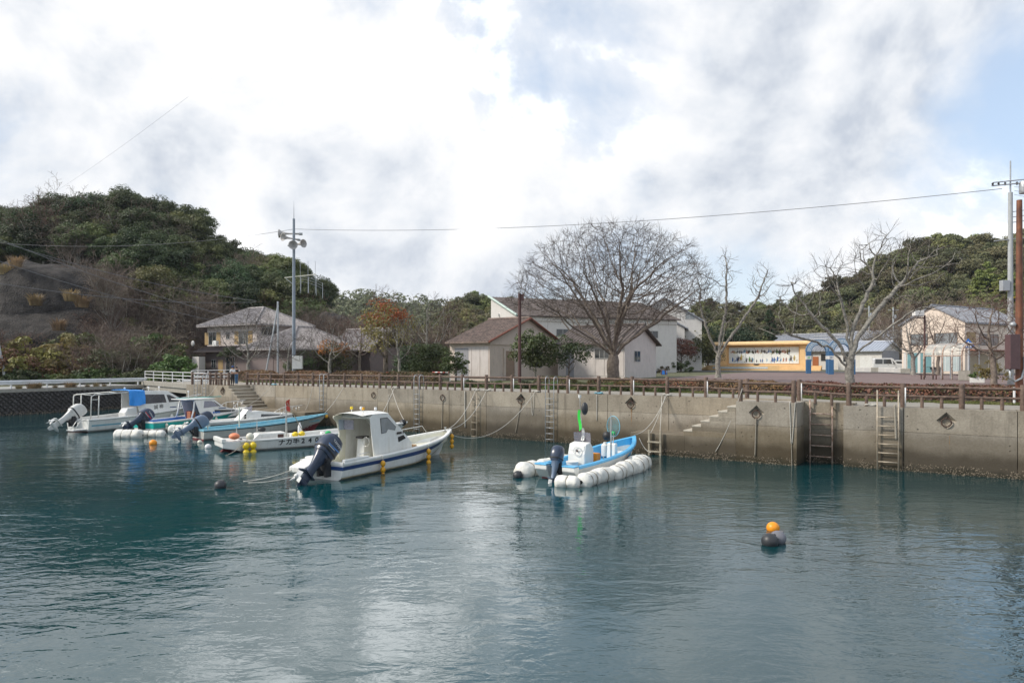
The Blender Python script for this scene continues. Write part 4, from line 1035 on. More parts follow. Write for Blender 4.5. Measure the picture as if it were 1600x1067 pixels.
# azalea hedges behind the fence: mounds of small leaves
def mound(name, label, s, w_, lx, ly, h, mt, seed, mt2=None, cat='hedge'):
    p = W(s, w_); o = thing(name, label, cat, (p.x, p.y, G(p.x, p.y)), QROT); rr = random.Random(seed)
    def gen(n, up):
        m = MB()
        for _ in range(n):
            a, b = rr.uniform(-1, 1), rr.uniform(-1, 1)
            q = (abs(a)**5+abs(b)**4)
            if q > 1: continue
            top = h*(1-q)**.4*(1+.16*noise.noise(Vector((a*lx*1.5, b*ly*2, seed))))
            z = top*rr.uniform(.92, 1.05) if rr.random() < .6 else top*rr.random()
            k = 1.0 if z > top*.8 else 1.03
            leaf_quad(m, Vector((a*lx/2*k, b*ly/2*k, max(.02, z))), Vector((rr.gauss(0, .7)+a*.5, rr.gauss(0, .7)+b*.5, 1)).normalized(), .10, rr)
        return m
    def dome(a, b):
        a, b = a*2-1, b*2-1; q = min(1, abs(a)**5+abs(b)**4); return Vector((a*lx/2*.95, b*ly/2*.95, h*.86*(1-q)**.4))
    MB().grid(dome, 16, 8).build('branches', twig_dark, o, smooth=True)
    gen(int(900*lx*ly/1.5), 1).build('foliage', mt, o, fixn=False)
    if mt2: gen(int(260*lx*ly/1.5), 1).build('foliage', mt2, o, fixn=False)
    return o
HD = [(1275, 5.4, 3.2, 'short reddish azalea hedge behind the wall recess', hedge_red, None), (1378, 5.0, 5.0, 'reddish-brown azalea hedge behind the bare steel ladder', hedge_red, hedge_grn),
      (1520, 5.2, 6.4, 'long reddish azalea hedge right of the steel ladder', hedge_red, hedge_grn), (1700, 5.2, 6.0, 'reddish azalea hedge at the foot of the rusty pole', hedge_red, None),
      (1152, 6.2, 5.6, 'reddish azalea hedge above the near steps', hedge_red, hedge_grn), (1058, 6.4, 4.6, 'dark red and green azalea hedge in front of the slender tree', hedge_red, hedge_grn),
      (968, 6.6, 4.6, 'green azalea hedge at the foot of the big umbrella tree', hedge_grn, hedge_red), (868, 8.5, 3.2, 'olive clipped mound below the young trees', hedge_grn, None),
      (402, 6.4, 5.6, 'rust-red azalea hedge beside the two people', hedge_red, hedge_grn), (478, 6.0, 6.0, 'reddish azalea hedge below the loudspeaker pole', hedge_red, hedge_grn),
      (560, 6.4, 6.5, 'long low reddish hedge below the autumn-leaved tree', hedge_red, hedge_grn), (640, 6.4, 6.0, 'brownish hedge below the tall bare tree', hedge_grn, hedge_red)]
for i, (px, w_, lx, lab, mt, m2) in enumerate(HD):
    mound('azalea_hedge', lab, s_of(px, w_), w_, lx, 1.9, .95 if px < 700 else (.74 if px > 1200 else .66), mt, i+3, m2)
# grass along the hedge feet
def grass(name, s0, s1, w0, w1, n, hgt, seed):
    m = MB(); rr = random.Random(seed)
    for _ in range(n):
        s, w_ = rr.uniform(s0, s1), rr.uniform(w0, w1)
        if noise.noise(Vector((s*.35, w_*.6, seed))) < -.15: continue
        p = W(s, w_); p.z = G(p.x, p.y)-.01; a = rr.random()*6.28; h = hgt*rr.uniform(.5, 1.3)
        sd = Vector((cos(a), sin(a), 0))*.018; t = p + Vector((rr.gauss(0, .05), rr.gauss(0, .05), h))
        m.add([p-sd, p+sd, t], [(0, 1, 2)])
    return tag(m.build(name, grass_m, fixn=False), 'short green grass growing along the quay path', 'grass', kind='stuff')
grass('grass', s_of(380, 5), s_of(1250, 4.5), 4.0, 6.4, 26000, .12, 2)
grass('grass', s_of(1250, 4.3), s_of(1600, 4.3)+8, 3.2, 4.8, 16000, .12, 3)
grass('grass', s_of(380, 5), s_of(800, 6), 6, 9, 16000, .14, 5)
for i in range(26):
    px = 705+i*14.5; w_ = 4.7+.4*sin(i*2.1); s = s_of(px, w_); p = W(s, w_)
    place(PR['gbush'][i % 2], (p.x, p.y, G(p.x, p.y)-.1), .17+.05*(i % 3), i, 'low leafy green plant at the foot of the hedges along the path', 'low plants along the path', 'plant')

# ------------------------------------------------------------------ buildings
tile_brown = mat('grey_brown_roof_tiles', (.22, .20, .195), .5, .2, 3, col2=(.33, .30, .29), dirt=.3, dirtcol=(.09, .075, .07))
tile_dark = mat('dark_eave_tiles', (.060, .05, .052), .55, .2, 3)
tile_slate = mat('slate_shingles', (.085, .068, .060), .8, .3, 2, col2=(.125, .10, .09), dirt=.4, dirtcol=(.06, .05, .045))
tile_blue = mat('blue_grey_roof_tiles', (.16, .17, .19), .45, .2, 3, col2=(.27, .28, .31))
tin = mat('pale_sheet_roof', (.36, .39, .45), .45, .1, 2)
tile_rust = mat('rust_edged_roof_tiles', (.16, .125, .105), .75, .3, 2, col2=(.24, .175, .145), dirt=.4, dirtcol=(.10, .08, .07))
wl_pink = mat('pinkish_plaster', (.52, .46, .43), .85, .06, 1.5, dirt=.25, dirtcol=(.25, .21, .19), streak=1)
wl_brown = mat('mauve_brown_cladding', (.17, .135, .128), .8, .08, 2)
wl_beige = mat('beige_plaster', (.60, .51, .44), .85, .06, 1.5, dirt=.3, dirtcol=(.25, .2, .17), streak=1)
wl_white = mat('white_plaster', (.62, .60, .57), .8, .05, 1.5, dirt=.35, dirtcol=(.38, .35, .31), streak=1)
wl_tile = mat('pale_wall_tiles', (.60, .55, .52), .6, .06, 1.5, dirt=.35, dirtcol=(.26, .24, .22), streak=1)
wl_cream = mat('cream_plaster', (.74, .63, .53), .85, .06, 1.5, dirt=.25, dirtcol=(.52, .43, .36), streak=1)
wl_grey = mat('grey_siding', (.30, .30, .32), .8, .06, 2)
shutter = mat('tan_shutter', (.36, .25, .12), .6, .1, 4)
trim_red = mat('rust_red_trim', (.26, .095, .06), .7, .25, 4)
frame_al = mat('window_frame', (.42, .42, .41), .4, .06, 4)
frame_dk = mat('dark_frame', (.045, .04, .038), .4, .1, 4)
curtain = mat('curtained_glass', (.24, .26, .27), .15, .2, 2, spec=.8)
door_m = mat('tan_door', (.30, .21, .15), .6, .1, 3)
def roof_face(m, P, Q, R_, S_, rib=.3, r=.055, th=.12):
    P, Q, R_, S_ = map(Vector, (P, Q, R_, S_)); dn = Vector((0, 0, -th))
    tri = (R_-S_).length < 1e-4
    top = [P, Q, R_] if tri else [P, Q, R_, S_]; n = len(top)
    m.add(top+[q+dn for q in top], [tuple(range(n)), tuple(range(2*n-1, n-1, -1))]+[(i, (i+1) % n, (i+1) % n+n, i+n) for i in range(n)])
    if not rib: return
    e = Q-P; L = e.length; ex = e/L; up = (S_-P) - ex*(S_-P).dot(ex); xs = (S_-P).dot(ex); xr = (R_-P).dot(ex)
    k = rib/2
    while k < L:
        v = 1.0
        if xs > 1e-3: v = min(v, k/xs)
        elif xs < -1e-3: pass
        if L-xr > 1e-3: v = min(v, (L-k)/(L-xr))
        a = P + ex*k + Vector((0, 0, .02)); b = a + up*v
        if v > .04: m.tube([a, b], r, 4, cap=False)
        k += rib
def gable_roof(o, mt, x0, x1, y0, y1, z, h, axis, oh=.6, rib=.3, ridge=True, th=.14):
    m = MB(); dz = -oh*h/(((y1-y0) if axis == 'x' else (x1-x0))/2)
    if axis == 'x':
        c = (y0+y1)/2; X0, X1 = x0-oh*.7, x1+oh*.7
        roof_face(m, (X0, y0-oh, z+dz), (X1, y0-oh, z+dz), (X1, c, z+h), (X0, c, z+h), rib, th=th)
        roof_face(m, (X1, y1+oh, z+dz), (X0, y1+oh, z+dz), (X0, c, z+h), (X1, c, z+h), rib, th=th)
        rp = [(X0, c, z+h+.05), (X1, c, z+h+.05)]
    else:
        c = (x0+x1)/2; Y0, Y1 = y0-oh*.7, y1+oh*.7
        roof_face(m, (x1+oh, Y0, z+dz), (x1+oh, Y1, z+dz), (c, Y1, z+h), (c, Y0, z+h), rib, th=th)
        roof_face(m, (x0-oh, Y1, z+dz), (x0-oh, Y0, z+dz), (c, Y0, z+h), (c, Y1, z+h), rib, th=th)
        rp = [(c, Y0, z+h+.05), (c, Y1, z+h+.05)]
    rf = m.build('roof', mt, o)
    if ridge: MB().tube(rp, .13, 8).build('ridge', mt, rf, smooth='auto')
    return rf
def hip_roof(o, mt, x0, x1, y0, y1, z, h, oh=.7, rib=.42):
    X0, X1, Y0, Y1 = x0-oh, x1+oh, y0-oh, y1+oh; zz = z-.12; m = MB()
    if X1-X0 >= Y1-Y0: d = (Y1-Y0)/2; a, b = Vector((X0+d, (Y0+Y1)/2, z+h)), Vector((X1-d, (Y0+Y1)/2, z+h))
    else: d = (X1-X0)/2; a, b = Vector(((X0+X1)/2, Y0+d, z+h)), Vector(((X0+X1)/2, Y1-d, z+h))
    c = [Vector((X0, Y0, zz)), Vector((X1, Y0, zz)), Vector((X1, Y1, zz)), Vector((X0, Y1, zz))]
    if X1-X0 >= Y1-Y0: fs = ((c[0], c[1], b, a), (c[1], c[2], b, b), (c[2], c[3], a, b), (c[3], c[0], a, a)); hips = ((c[0], a), (c[3], a), (c[1], b), (c[2], b), (a, b))
    else: fs = ((c[0], c[1], a, a), (c[1], c[2], b, a), (c[2], c[3], b, b), (c[3], c[0], a, b)); hips = ((c[0], a), (c[1], a), (c[2], b), (c[3], b), (a, b))
    for f in fs: roof_face(m, *f, rib=rib, r=.085)
    rf = m.build('roof', mt, o)
    for p, q in hips: MB().tube([p+Vector((0, 0, .05)), q+Vector((0, 0, .05))], .11, 7).build('ridge', mt, rf, smooth='auto')
    return rf
def walls(o, mt, x0, x1, y0, y1, z0, z1, gable=None, h=0, name='wall'):
    m = MB().box(x0, x1, y0, y1, z0, z1)
    if gable == 'x':
        c = (y0+y1)/2; m.prism([(y0, z1), (y1, z1), (c, z1+h)], x0, x1, axis='x')
    elif gable == 'y':
        c = (x0+x1)/2; m.prism([(x0, z1), (x1, z1), (c, z1+h)], y0, y1, axis='y')
    return m.build(name, mt, o, fixn=False)
def window(o, face, p, z0, wd, ht, at_=0., mt=None, fr=None, mull=1, name='window', dep=.05):
    """face f: front wall y=at_, p along x; face r: right wall x=at_, p along y"""
    fr = fr or frame_al; mt = mt or glass
    M = Matrix.Translation((p, at_, z0)) if face == 'f' else Matrix.Translation((at_, p, z0)) @ Matrix.Rotation(pi/2, 4, 'Z')
    t = .05; m = MB()
    for a, b, c, d in ((-wd/2-t, wd/2+t, -t, 0), (-wd/2-t, wd/2+t, ht, ht+t), (-wd/2-t, -wd/2, 0, ht), (wd/2, wd/2+t, 0, ht)):
        m.box(a, b, -dep, .03, c, d, M)
    for k in range(1, mull+1):
        x = -wd/2+wd*k/(mull+1); m.box(x-.025, x+.025, -dep*.8, .03, 0, ht, M)
    w_ = m.build(name, fr, o, fixn=False)
    MB().box(-wd/2, wd/2, -.022, .02, 0, ht, M).build('pane', mt, w_, fixn=False)
    return w_
def panel(o, name, mt, face, p, z0, wd, ht, at_=0., dep=.04):
    M = Matrix.Translation((p, at_, z0)) if face == 'f' else Matrix.Translation((at_, p, z0)) @ Matrix.Rotation(pi/2, 4, 'Z')
    return MB().box(-wd/2, wd/2, -dep, .02, 0, ht, M).build(name, mt, o, fixn=False)
def site(name, label, px, Y, rot=QROT, cat='house', dz=-.1): return thing(name, label, cat, at(px, Y, dz), rot)

# tiled two-storey house
o = site('tiled_house', 'two-storey house with grey-brown tiled hip roofs below the wooded hill', 401, 78)
walls(o, wl_brown, -10, 0, 0, 7, 0, 3.4); walls(o, wl_pink, -9.8, -.1, .1, 6.9, 3.4, 6.25)
hip_roof(o, tile_brown, -9.8, -.1, .1, 6.9, 6.3, 2.15, .9)
m = MB(); roof_face(m, (-10.9, -1.1, 3.15), (.3, -1.1, 3.15), (.3, .15, 3.75), (-10.0, .15, 3.75), .3); roof_face(m, (-10.9, 7.3, 3.15), (-10.9, -1.1, 3.15), (-9.75, 0, 3.75), (-9.75, 7.3, 3.75), .3)
m.build('lower_roof', tile_dark, o)
walls(o, wl_brown, -.02, 7.6, -1.2, 8.4, 0, 3.3, name='annex_wall'); hip_roof(o, tile_brown, 0, 7.6, -1.2, 8.4, 3.35, 2.5, .8)
walls(o, wl_brown, 2.5, 9.5, 8.5, 15, 0, 3.6, name='annex_wall'); gable_roof(o, tile_brown, 2.5, 9.5, 8.5, 15, 3.7, 2.2, 'x', .7)
for p, wd in ((-8.7, 1.5), (-2.6, 1.7)):
    window(o, 'f', p, 4.0, wd, 1.45, .1); panel(o, 'shutter', shutter, 'f', p-wd/2-.45, 3.95, .8, 1.5, .1); panel(o, 'shutter', shutter, 'f', p+wd/2+.45, 3.95, .8, 1.5, .1)
window(o, 'r', 1.8, 5.0, 2.2, .9, -.1, mull=2); window(o, 'r', 5.2, 5.3, 1.0, .6, -.1)
window(o, 'f', -5.6, 4.6, .6, .8, .1); window(o, 'f', -8.3, 1.2, .8, .9, 0); window(o, 'f', -5.0, .5, 1.6, 1.9, 0)
panel(o, 'door', shutter, 'f', -6.9, .1, .9, 2.0, 0); panel(o, 'storage_cabinet', wl_white, 'f', -9.4, .1, 1.4, 2.4, -.9, .8)
panel(o, 'garage_shutter', mat('grey_brown_shutter', (.17, .135, .13), .6, .08, 3), 'f', 2.6, .1, 4.0, 2.7, -1.2)
MB().ball((-10.6, -1.3, 4.1), .35, .12, .35, 12, 8).build('satellite_dish', frame_al, o, smooth=True)
MB().box(-7.4, -6.6, -.8, -.45, 3.75, 4.4).build('air_conditioner', offwhite, o, bevel=.03)

# beige pavilion (public toilets) with tiled gable
o = site('pavilion', 'low beige pavilion with brown tiled gables behind the young trees', 765, 62)
walls(o, wl_beige, -4.6, 0, 0, 13, 0, 3.75, 'x', 2.3); gable_roof(o, tile_rust, -4.4, -.15, 0, 13, 3.85, 2.3, 'x', .55, .34)
m = MB(); c = 6.5
for y in (-.55, 13.55): m.tube([(.35, y, 3.62), (.35, c, 6.12)], .09, 6)
m.build('gable_trim', trim_red, o, smooth='auto')
panel(o, 'door', door_m, 'r', 3.2, .1, 1.5, 2.75, 0.02, .03); panel(o, 'door_frame', wl_beige, 'r', 2.3, .1, .25, 3.0, 0.02, .12); panel(o, 'door_frame', wl_beige, 'r', 4.1, .1, .25, 3.0, 0.02, .12)
panel(o, 'grille_wall', wl_grey, 'f', -3.2, .1, 1.6, 3.0, 0)
panel(o, 'cornice', wl_beige, 'f', -2.2, 3.35, 4.8, .22, 0, .12); panel(o, 'cornice', wl_beige, 'r', 6.4, 3.4, 12.6, .22, 0, .10)
window(o, 'r', 8.5, 1.3, 1.2, 1.6, 0)
for i in range(3): panel(o, 'wall_panel', wl_tile, 'f', -.6-.95*i, .3, .9, 2.9, 0, .025)
o = site('pavilion', 'pale tiled pavilion wing with brown shingle roof behind the umbrella tree', 976, 66)
walls(o, wl_tile, -7.4, 0, 0, 8, 0, 3.7); gable_roof(o, tile_slate, -7.4, 0, 0, 8, 3.8, 1.7, 'x', .6, .4)
MB().prism([(0, 3.7), (8, 3.7), (4, 5.35)], -7.35, -.05, axis='x').build('gable_wall', wl_tile, o)
for i in range(7): panel(o, 'wall_panel', wl_tile, 'f', -.6-1.02*i, .35, .97, 3.1, 0, .03)
panel(o, 'door', wl_grey, 'f', -6.0, .2, .9, 2.6, 0, .06); window(o, 'f', -2.4, 2.1, 1.5, .9, -.03, mull=2); window(o, 'r', 3, 1.8, 1.4, 1.0, 0)
# white hall with a single steep slate slope
o = site('white_hall', 'tall white hall with one large dark slate roof slope', 808, 86, radians(22), 'building')
m = MB(); prof = [(0, 0), (9.5, 0), (9.5, 10.5), (0, 7.6)]
m.prism(prof, 0, 24, axis='x').build('wall', wl_white, o)
m = MB(); roof_face(m, (-.25, -.5, 7.55), (24.4, -.5, 7.55), (24.4, 9.7, 10.75), (-.25, 9.7, 10.75), .45, .03); m.build('roof', tile_slate, o)
m = MB().tube([(-.3, -.55, 7.55), (-.3, 9.8, 10.85)], .16, 6); m.build('verge_trim', mat('pale_green_trim', (.45, .55, .50), .6, .08, 3), o)
panel(o, 'cornice', wl_white, 'f', 12, 6.9, 24, .5, 0, .15)
for i in range(6): window(o, 'f', 3+3.4*i, 5.0, 1.8, .9, 0)
for k, (y, z) in enumerate(((6.2, 8.0), (4.4, 7.2))): MB().box(-.25, .02, y-.15, y+.15, z-.15, z+.15).build('wall_lamp', offwhite, o)

# white gabled house
o = site('white_house', 'large white house with stacked gables behind the maple shrub', 1072, 104, radians(-14))
walls(o, wl_white, -9, 2.4, 3, 12, 0, 8.0, 'y', 3.6); gable_roof(o, tile_blue, -9, 2.4, 3, 12, 8.05, 3.6, 'y', .7, .4)
walls(o, wl_white, -6.2, -.2, 0, 3.2, 0, 6.8, 'y', 1.7, 'bay_wall'); gable_roof(o, tile_blue, -6.2, -.2, 0, 4, 6.85, 1.75, 'y', .55, .4)
walls(o, wl_white, -12.5, -6.0, 2, 9, 0, 6.4, name='wing_wall'); gable_roof(o, tile_blue, -12.5, -6.2, 2, 9, 6.45, 1.6, 'x', .6, .4)
for p, z, wd in ((-3.6, 4.4, 1.9), (-1.1, 3.6, 1.0), (-5.4, 4.2, .8)): window(o, 'f', p, z, wd, 1.2, 0, curtain)
window(o, 'f', 0.6, 8.2, 1.3, .9, 3, curtain); window(o, 'f', -7.0, 8.2, .8, .9, 3); window(o, 'f', -10.8, 4.2, 1.3, 1.6, 2, glass); window(o, 'f', -8.4, 4.2, .8, 1.6, 2, curtain)
panel(o, 'pent_roof', tile_slate, 'f', -3.4, 5.85, 3.4, .14, 0, .7)
wl_ = site('garden_wall', 'low grey block wall before the white house garden', 1040, 99, radians(-6), 'wall')
for i in range(9):
    for j in range(2): MB().box(-6.6+.9*i, -5.72+.9*i, 0, .18, .5*j, .49+.5*j).build('block', conc_plain, wl_)

# stage with mural
stage_m = mat('yellow_ochre_plaster', (.72, .49, .25), .8, .08, 1.5, dirt=.4, dirtcol=(.5, .3, .13), streak=1)
st = site('stage', 'yellow open-air stage with a tiled mural wall and canopy', 1260, 103, cat='stage')
TL = 15.0
MB().box(-TL, 0, 0, 4.6, 0, .85).build('platform', stage_m, st, bevel=.02)
MB().box(-13.6, -.3, 2.6, 3.2, .85, 4.25).build('mural_wall', stage_m, st)
for x in (-13.6, -1.35): MB().box(x, x+1.05, 2.1, 2.62, .85, 4.2).build('pillar', stage_m, st, bevel=.03)
m = MB(); m.prism([(1.45, 4.12), (3.5, 4.12), (3.5, 4.5), (1.9, 4.68), (1.45, 4.36)], -14.6, .5, axis='x'); m.build('canopy', stage_m, st, bevel=.02)
mural_w = mat('mural_tiles', (.74, .78, .78), .3, .06, 2, dirt=.2, dirtcol=(.4, .42, .4))
mp_ = MB().box(-12.3, -1.55, 2.52, 2.59, 1.15, 3.75).build('mural', mural_w, st)
rr = random.Random(77)
fig_cols = [mat('mural_ink_'+n, c, .4, .15, 4) for n, c in (('dark', (.06, .05, .045)), ('blue', (.04, .12, .36)), ('sky', (.22, .40, .55)), ('rust', (.40, .16, .08)), ('green', (.10, .22, .07)), ('straw', (.45, .36, .12)))]
figs = [MB() for _ in fig_cols]
def fig(x, z, h, c):
    q = figs[c]; y = 2.515
    def pl(pts): q.add([(a, y, b) for a, b in pts], [tuple(range(len(pts)))])
    pl([(x-.12*h, z), (x+.12*h, z), (x+.17*h, z+.45*h), (x+.09*h, z+.72*h), (x-.09*h, z+.72*h), (x-.17*h, z+.42*h)])
    pl([(x-.07*h, z+.73*h), (x+.07*h, z+.73*h), (x+.09*h, z+.86*h), (x, z+h), (x-.09*h, z+.86*h)])
    pl([(x+.1*h, z+.6*h), (x+.36*h, z+.42*h+rr.uniform(-.1, .4)*h), (x+.36*h, z+.5*h), (x+.1*h, z+.68*h)])
for i in range(60): fig(-12.0+i*.155+rr.uniform(-.08, .08), 2.80+.10*sin(i), rr.uniform(.24, .62), [3, 3, 5, 0, 0, 0, 1, 2, 3, 0, 4, 0, 0][i//2 % 13])
for x, z, h, c in ((-11.7, 1.45, .75, 1), (-11.0, 1.5, .7, 1), (-10.8, 1.6, .8, 0), (-10.3, 1.7, 1.0, 5), (-9.5, 1.4, .7, 0), (-9.0, 1.45, .85, 4), (-8.6, 1.4, .7, 0), (-8.5, 1.45, .7, 2), (-7.9, 1.35, .5, 0), (-7.3, 1.4, .5, 1), (-7.0, 1.4, .5, 1), (-6.3, 1.5, .5, 2), (-5.5, 1.4, .8, 1), (-5.2, 1.35, .85, 1), (-4.7, 1.5, .8, 1), (-4.2, 1.5, .6, 2), (-3.8, 1.5, .6, 3), (-3.4, 1.5, .65, 3), (-2.7, 1.55, .9, 0), (-2.2, 1.6, .9, 5), (-3.2, 2.6, .7, 0), (-3.6, 2.8, .6, 3), (-4.4, 2.6, .8, 0), (-4.8, 2.7, .7, 0), (-5.4, 2.65, .6, 4)): fig(x, z, h, c); fig(x+rr.uniform(-.3, .3), z+rr.uniform(-.1, .3), h*rr.uniform(.3, .6), rr.randrange(1, 6)); fig(x+rr.uniform(-.4, .4), z-.1, h*.35, rr.randrange(6))
for q, c in zip(figs, fig_cols): q.build('printed_figures', c, mp_, fixn=False)
for k in range(1, 8): MB().box(-12.3+10.75*k/8-.012, -12.3+10.75*k/8+.012, 2.512, 2.53, 1.15, 3.75).build('tile_seam', frame_dk, mp_)
MB().box(-14.2, -5.6, -.03, .02, .36, .62).build('tile_band', mat('blue_white_tiles', (.55, .62, .68), .3, .2, 9), st)
for k in range(4): MB().box(-3.6+.02*k, 2.2-.3*k*0, -1.5+.36*k, -.002, 0, .21*(k+1)-.004*k).build('step', stage_m, st)
for k in range(4): MB().box(-TL-1.6+.4*k, -TL+.002*k, .3, 4.2-.01*k, 0, .21*(k+1)).build('step', stage_m, st)
MB().ball((-7.6, 1.2, 1.0), .5, .22, .14, 12, 6).build('dark_cloth_heap', black, st, smooth=True)

# cream gabled house and neighbours
o = site('cream_house', 'cream two-storey house with a plain gable and blue-grey tiled side roof', 1508, 82, radians(-60))
walls(o, wl_cream, -7.6, 0, 0, 15, 0, 6.5, 'y', 2.1); gable_roof(o, tile_blue, -7.6, 0, 0, 15, 6.55, 2.1, 'y', .35, .34)
window(o, 'f', -2.2, 3.75, 2.6, 1.35, 0, curtain, frame_dk, 2); window(o, 'f', -5.4, 3.75, 2.0, 1.35, 0, curtain, frame_dk)
panel(o, 'string_course', wl_cream, 'f', -3.8, 3.35, 7.6, .16, 0, .08)
for x in (-6.2, -4.6): panel(o, 'shop_panel', mat('teal_glass', (.16, .30, .32), .15, .15, 2), 'f', x, .25, 1.4, 2.5, 0)
for x in (-7.2, -5.4, -3.7): panel(o, 'white_post', wl_white, 'f', x, .1, .35, 2.75, 0, .07)
for x in (-2.2, -.9): window(o, 'f', x, .5, 1.0, 1.9, 0, mat('frosted_glass', (.45, .52, .52), .3, .1, 3), whitepipe, 1)
panel(o, 'balcony_panel', shutter, 'r', 1.4, 3.6, 2.0, 1.6, 0); window(o, 'r', 5.5, 3.7, 4.5, 1.3, 0, mat('brown_curtain', (.15, .10, .085), .2, .2, 2), frame_dk, 3); window(o, 'r', 11.5, 3.7, 3, 1.3, 0, glass, frame_dk, 2)
panel(o, 'awning', trim_red, 'r', 7, 2.95, 13, .12, 0, .9); 
for y in (2.0, 4.3, 6.6): panel(o, 'garage_door', mat('tan_garage_door', (.34, .27, .18), .6, .08, 3), 'r', y, .1, 2.0, 2.5, 0)
panel(o, 'rail_bench', frame_dk, 'f', -3.4, .9, 1.4, .06, 0, .8)
o = site('low_white_house', 'low white house with pale sheet roof behind the white van', 1378, 101, radians(-50))
walls(o, wl_white, -6.4, 0, 0, 6.4, 0, 3.2, 'x', 1.2); gable_roof(o, tin, -6.4, 0, 0, 6.4, 3.25, 1.2, 'x', .55, .45)
panel(o, 'siding', wl_grey, 'r', 3.2, .05, 6.2, 3.0, 0); window(o, 'f', -4.9, 1.4, 1.4, 1.2, 0); panel(o, 'door', offwhite, 'f', -2.2, .1, 1.8, 2.1, 0)
for i, (lab, px, Y, a, b, h, rh, mt, wm) in enumerate((('grey house with blue-grey tiled roof behind the stage', 1276, 126, 9.5, 8, 4.6, 2.0, tile_blue, wl_grey), ('small house with pale grey gable beside the grey house', 1306, 120, 5, 7, 4.2, 1.8, tile_blue, wl_pink),
        ('white house with dark tiled roof behind the blue arches', 1312, 108, 7, 6, 3.4, 1.6, tile_blue, wl_white), ('house with pale roof panels behind the low white house', 1396, 122, 8, 8, 5.2, 1.8, tin, wl_grey), ('dark-roofed house at the foot of the wooded hill', 1352, 132, 9, 8, 5.0, 2.0, tile_blue, wl_pink))):
    o = site('village_house', lab, px, Y, radians(-48))
    walls(o, wm, -a, 0, 0, b, 0, h, 'x', rh); gable_roof(o, mt, -a, 0, 0, b, h+.05, rh, 'x', .6, .4)
    window(o, 'f', -a*.3, h-1.9, 1.6, 1.1, 0); window(o, 'f', -a*.7, h-1.9, 1.2, 1.1, 0, curtain); window(o, 'r', b*.5, h-1.9, 1.4, 1.1, 0)
    if i == 2: panel(o, 'door', mat('orange_door', (.38, .12, .04), .5, .1, 3), 'f', -3.8, .1, 1.0, 2.1, 0)
o = site('brick_wall', 'reddish brick boundary wall behind the bare trees', 640, 92, QROT, 'wall')
brick_m = mat('red_brick', (.20, .085, .06), .85, .2, 4, rnd=.2)
for j in range(8):
    m = MB()
    for i in range(40): m.box(-14+.5*i+.25*(j % 2), -14+.5*i+.25*(j % 2)+.47, 0, .2, .22*j, .22*j+.2)
    m.build('brick_course', brick_m, o, fixn=False, kind='stuff')
# ------------------------------------------------------------------ street furniture and plaza
# loudspeaker mast
o = thing('loudspeaker_mast', 'tall grey steel mast with horn loudspeakers and side aerials', 'mast', at(459, 66))
mast_m = mat('blue_grey_mast_paint', (.24, .28, .33), .5, .12, 3, dirt=.3, dirtcol=(.16, .17, .18), streak=1)
MB().tube([(0, 0, -.3), (0, 0, 9), (0, 0, 15.6)], [.18, .15, .12], 12).build('pole', mast_m, o, smooth='auto')
MB().tube([(0, 0, 15.5), (0, 0, 16.3), (0, 0, 17.3)], [.05, .03, .008], 6).build('lightning_rod', galv, o)
horn_m = mat('horn_grey', (.42, .40, .38), .5, .1, 5)
for dx, dy, z, s in ((-1, -.1, 14.15, 1), (-.55, -.8, 13.65, .9), (.85, -.5, 13.1, .95), (.25, -.95, 12.85, 1.0)):
    d = Vector((dx, dy, 0)).normalized(); M = Matrix.Translation(Vector((0, 0, z))+d*.12) @ d.to_track_quat('Z', 'Y').to_matrix().to_4x4() @ Matrix.Scale(s*1.25, 4)
    h_ = MB().lathe([(.05, -.55), (.07, -.5), (.07, -.15), (.06, .2), (.09, .5), (.15, .72), (.26, .92), (.34, 1.0), (.345, 1.02), (.3, .99), (.12, .7)], 14, M).build('horn', horn_m, o, smooth=True)
    MB().lathe([(.10, -.75), (.11, -.6), (.11, -.5)], 10, M).build('driver', galv, h_)
MB().tube([(-.9, 0, 9.9), (2.2, -.2, 10.2)], .045, 6).build('aerial_arm', cream, o)
for x in (.65, 1.4, 2.1): MB().tube([(x, -.1, 8.4), (x, -.1, 11.5)], .02, 5).build('aerial', galv, o)
MB().tube([(-.85, 0, 9.9), (0, 0, 9.2)], .03, 5).build('stay', galv, o)
MB().box(.0, .95, -.55, -.2, 1.1, 2.35).build('control_box', offwhite, o, bevel=.02)
# short posts with stay beside it
o = thing('utility_post', 'thin grey-blue post with a slanted stay in front of the tiled house', 'post', at(434, 68))
MB().tube([(0, 0, -.3), (0, 0, 7.8)], [.11, .09], 9).build('post', galv, o, smooth='auto'); MB().tube([(-1.35, 0, -.2), (0, 0, 7.3)], .085, 8).build('stay', galv, o, smooth='auto')
o = thing('utility_post', 'leaning grey-blue pole at the foot of the hill beside the guardrail', 'post', (XA(8, 74), 74, LTOP))
MB().tube([(.2, 0, -.3), (-1.1, 0, 6)], [.16, .14], 9).build('post', galv, o, smooth='auto')
# concrete power pole
o = thing('power_pole', 'tall concrete power pole with crossarms and a transformer', 'utility pole', at(1579, 52))
MB().tube([(0, 0, -.3), (0, 0, 14.6)], [.21, .15], 14).build('pole', concpole, o, smooth='auto')
MB().tube([(0, 0, 14.5), (0, 0, 17.0)], [.06, .05], 8).build('top_extension', galv, o)
for z, l, r_ in ((15.1, 1.5, .05), (10.9, 1.3, .045), (15.35, 1.4, .045)): MB().tube([(-l*.95, 0, z), (l, -.1, z+.25)], r_, 6).build('crossarm', galv, o)
for x in (-1.35, -.9, -.4, .5, 1.0): MB().lathe([(.04, 0), (.08, .05), (.05, .1), (.09, .16), (.05, .24)], 10, Matrix.Translation((x, 0, 15.15+.04*x))).build('insulator', frame_dk, o)
for z in (13.1, 12.7, 12.3): MB().tube([(0, 0, z), (1.6, -.2, z+.2)], .03, 6).build('bracket', galv, o)
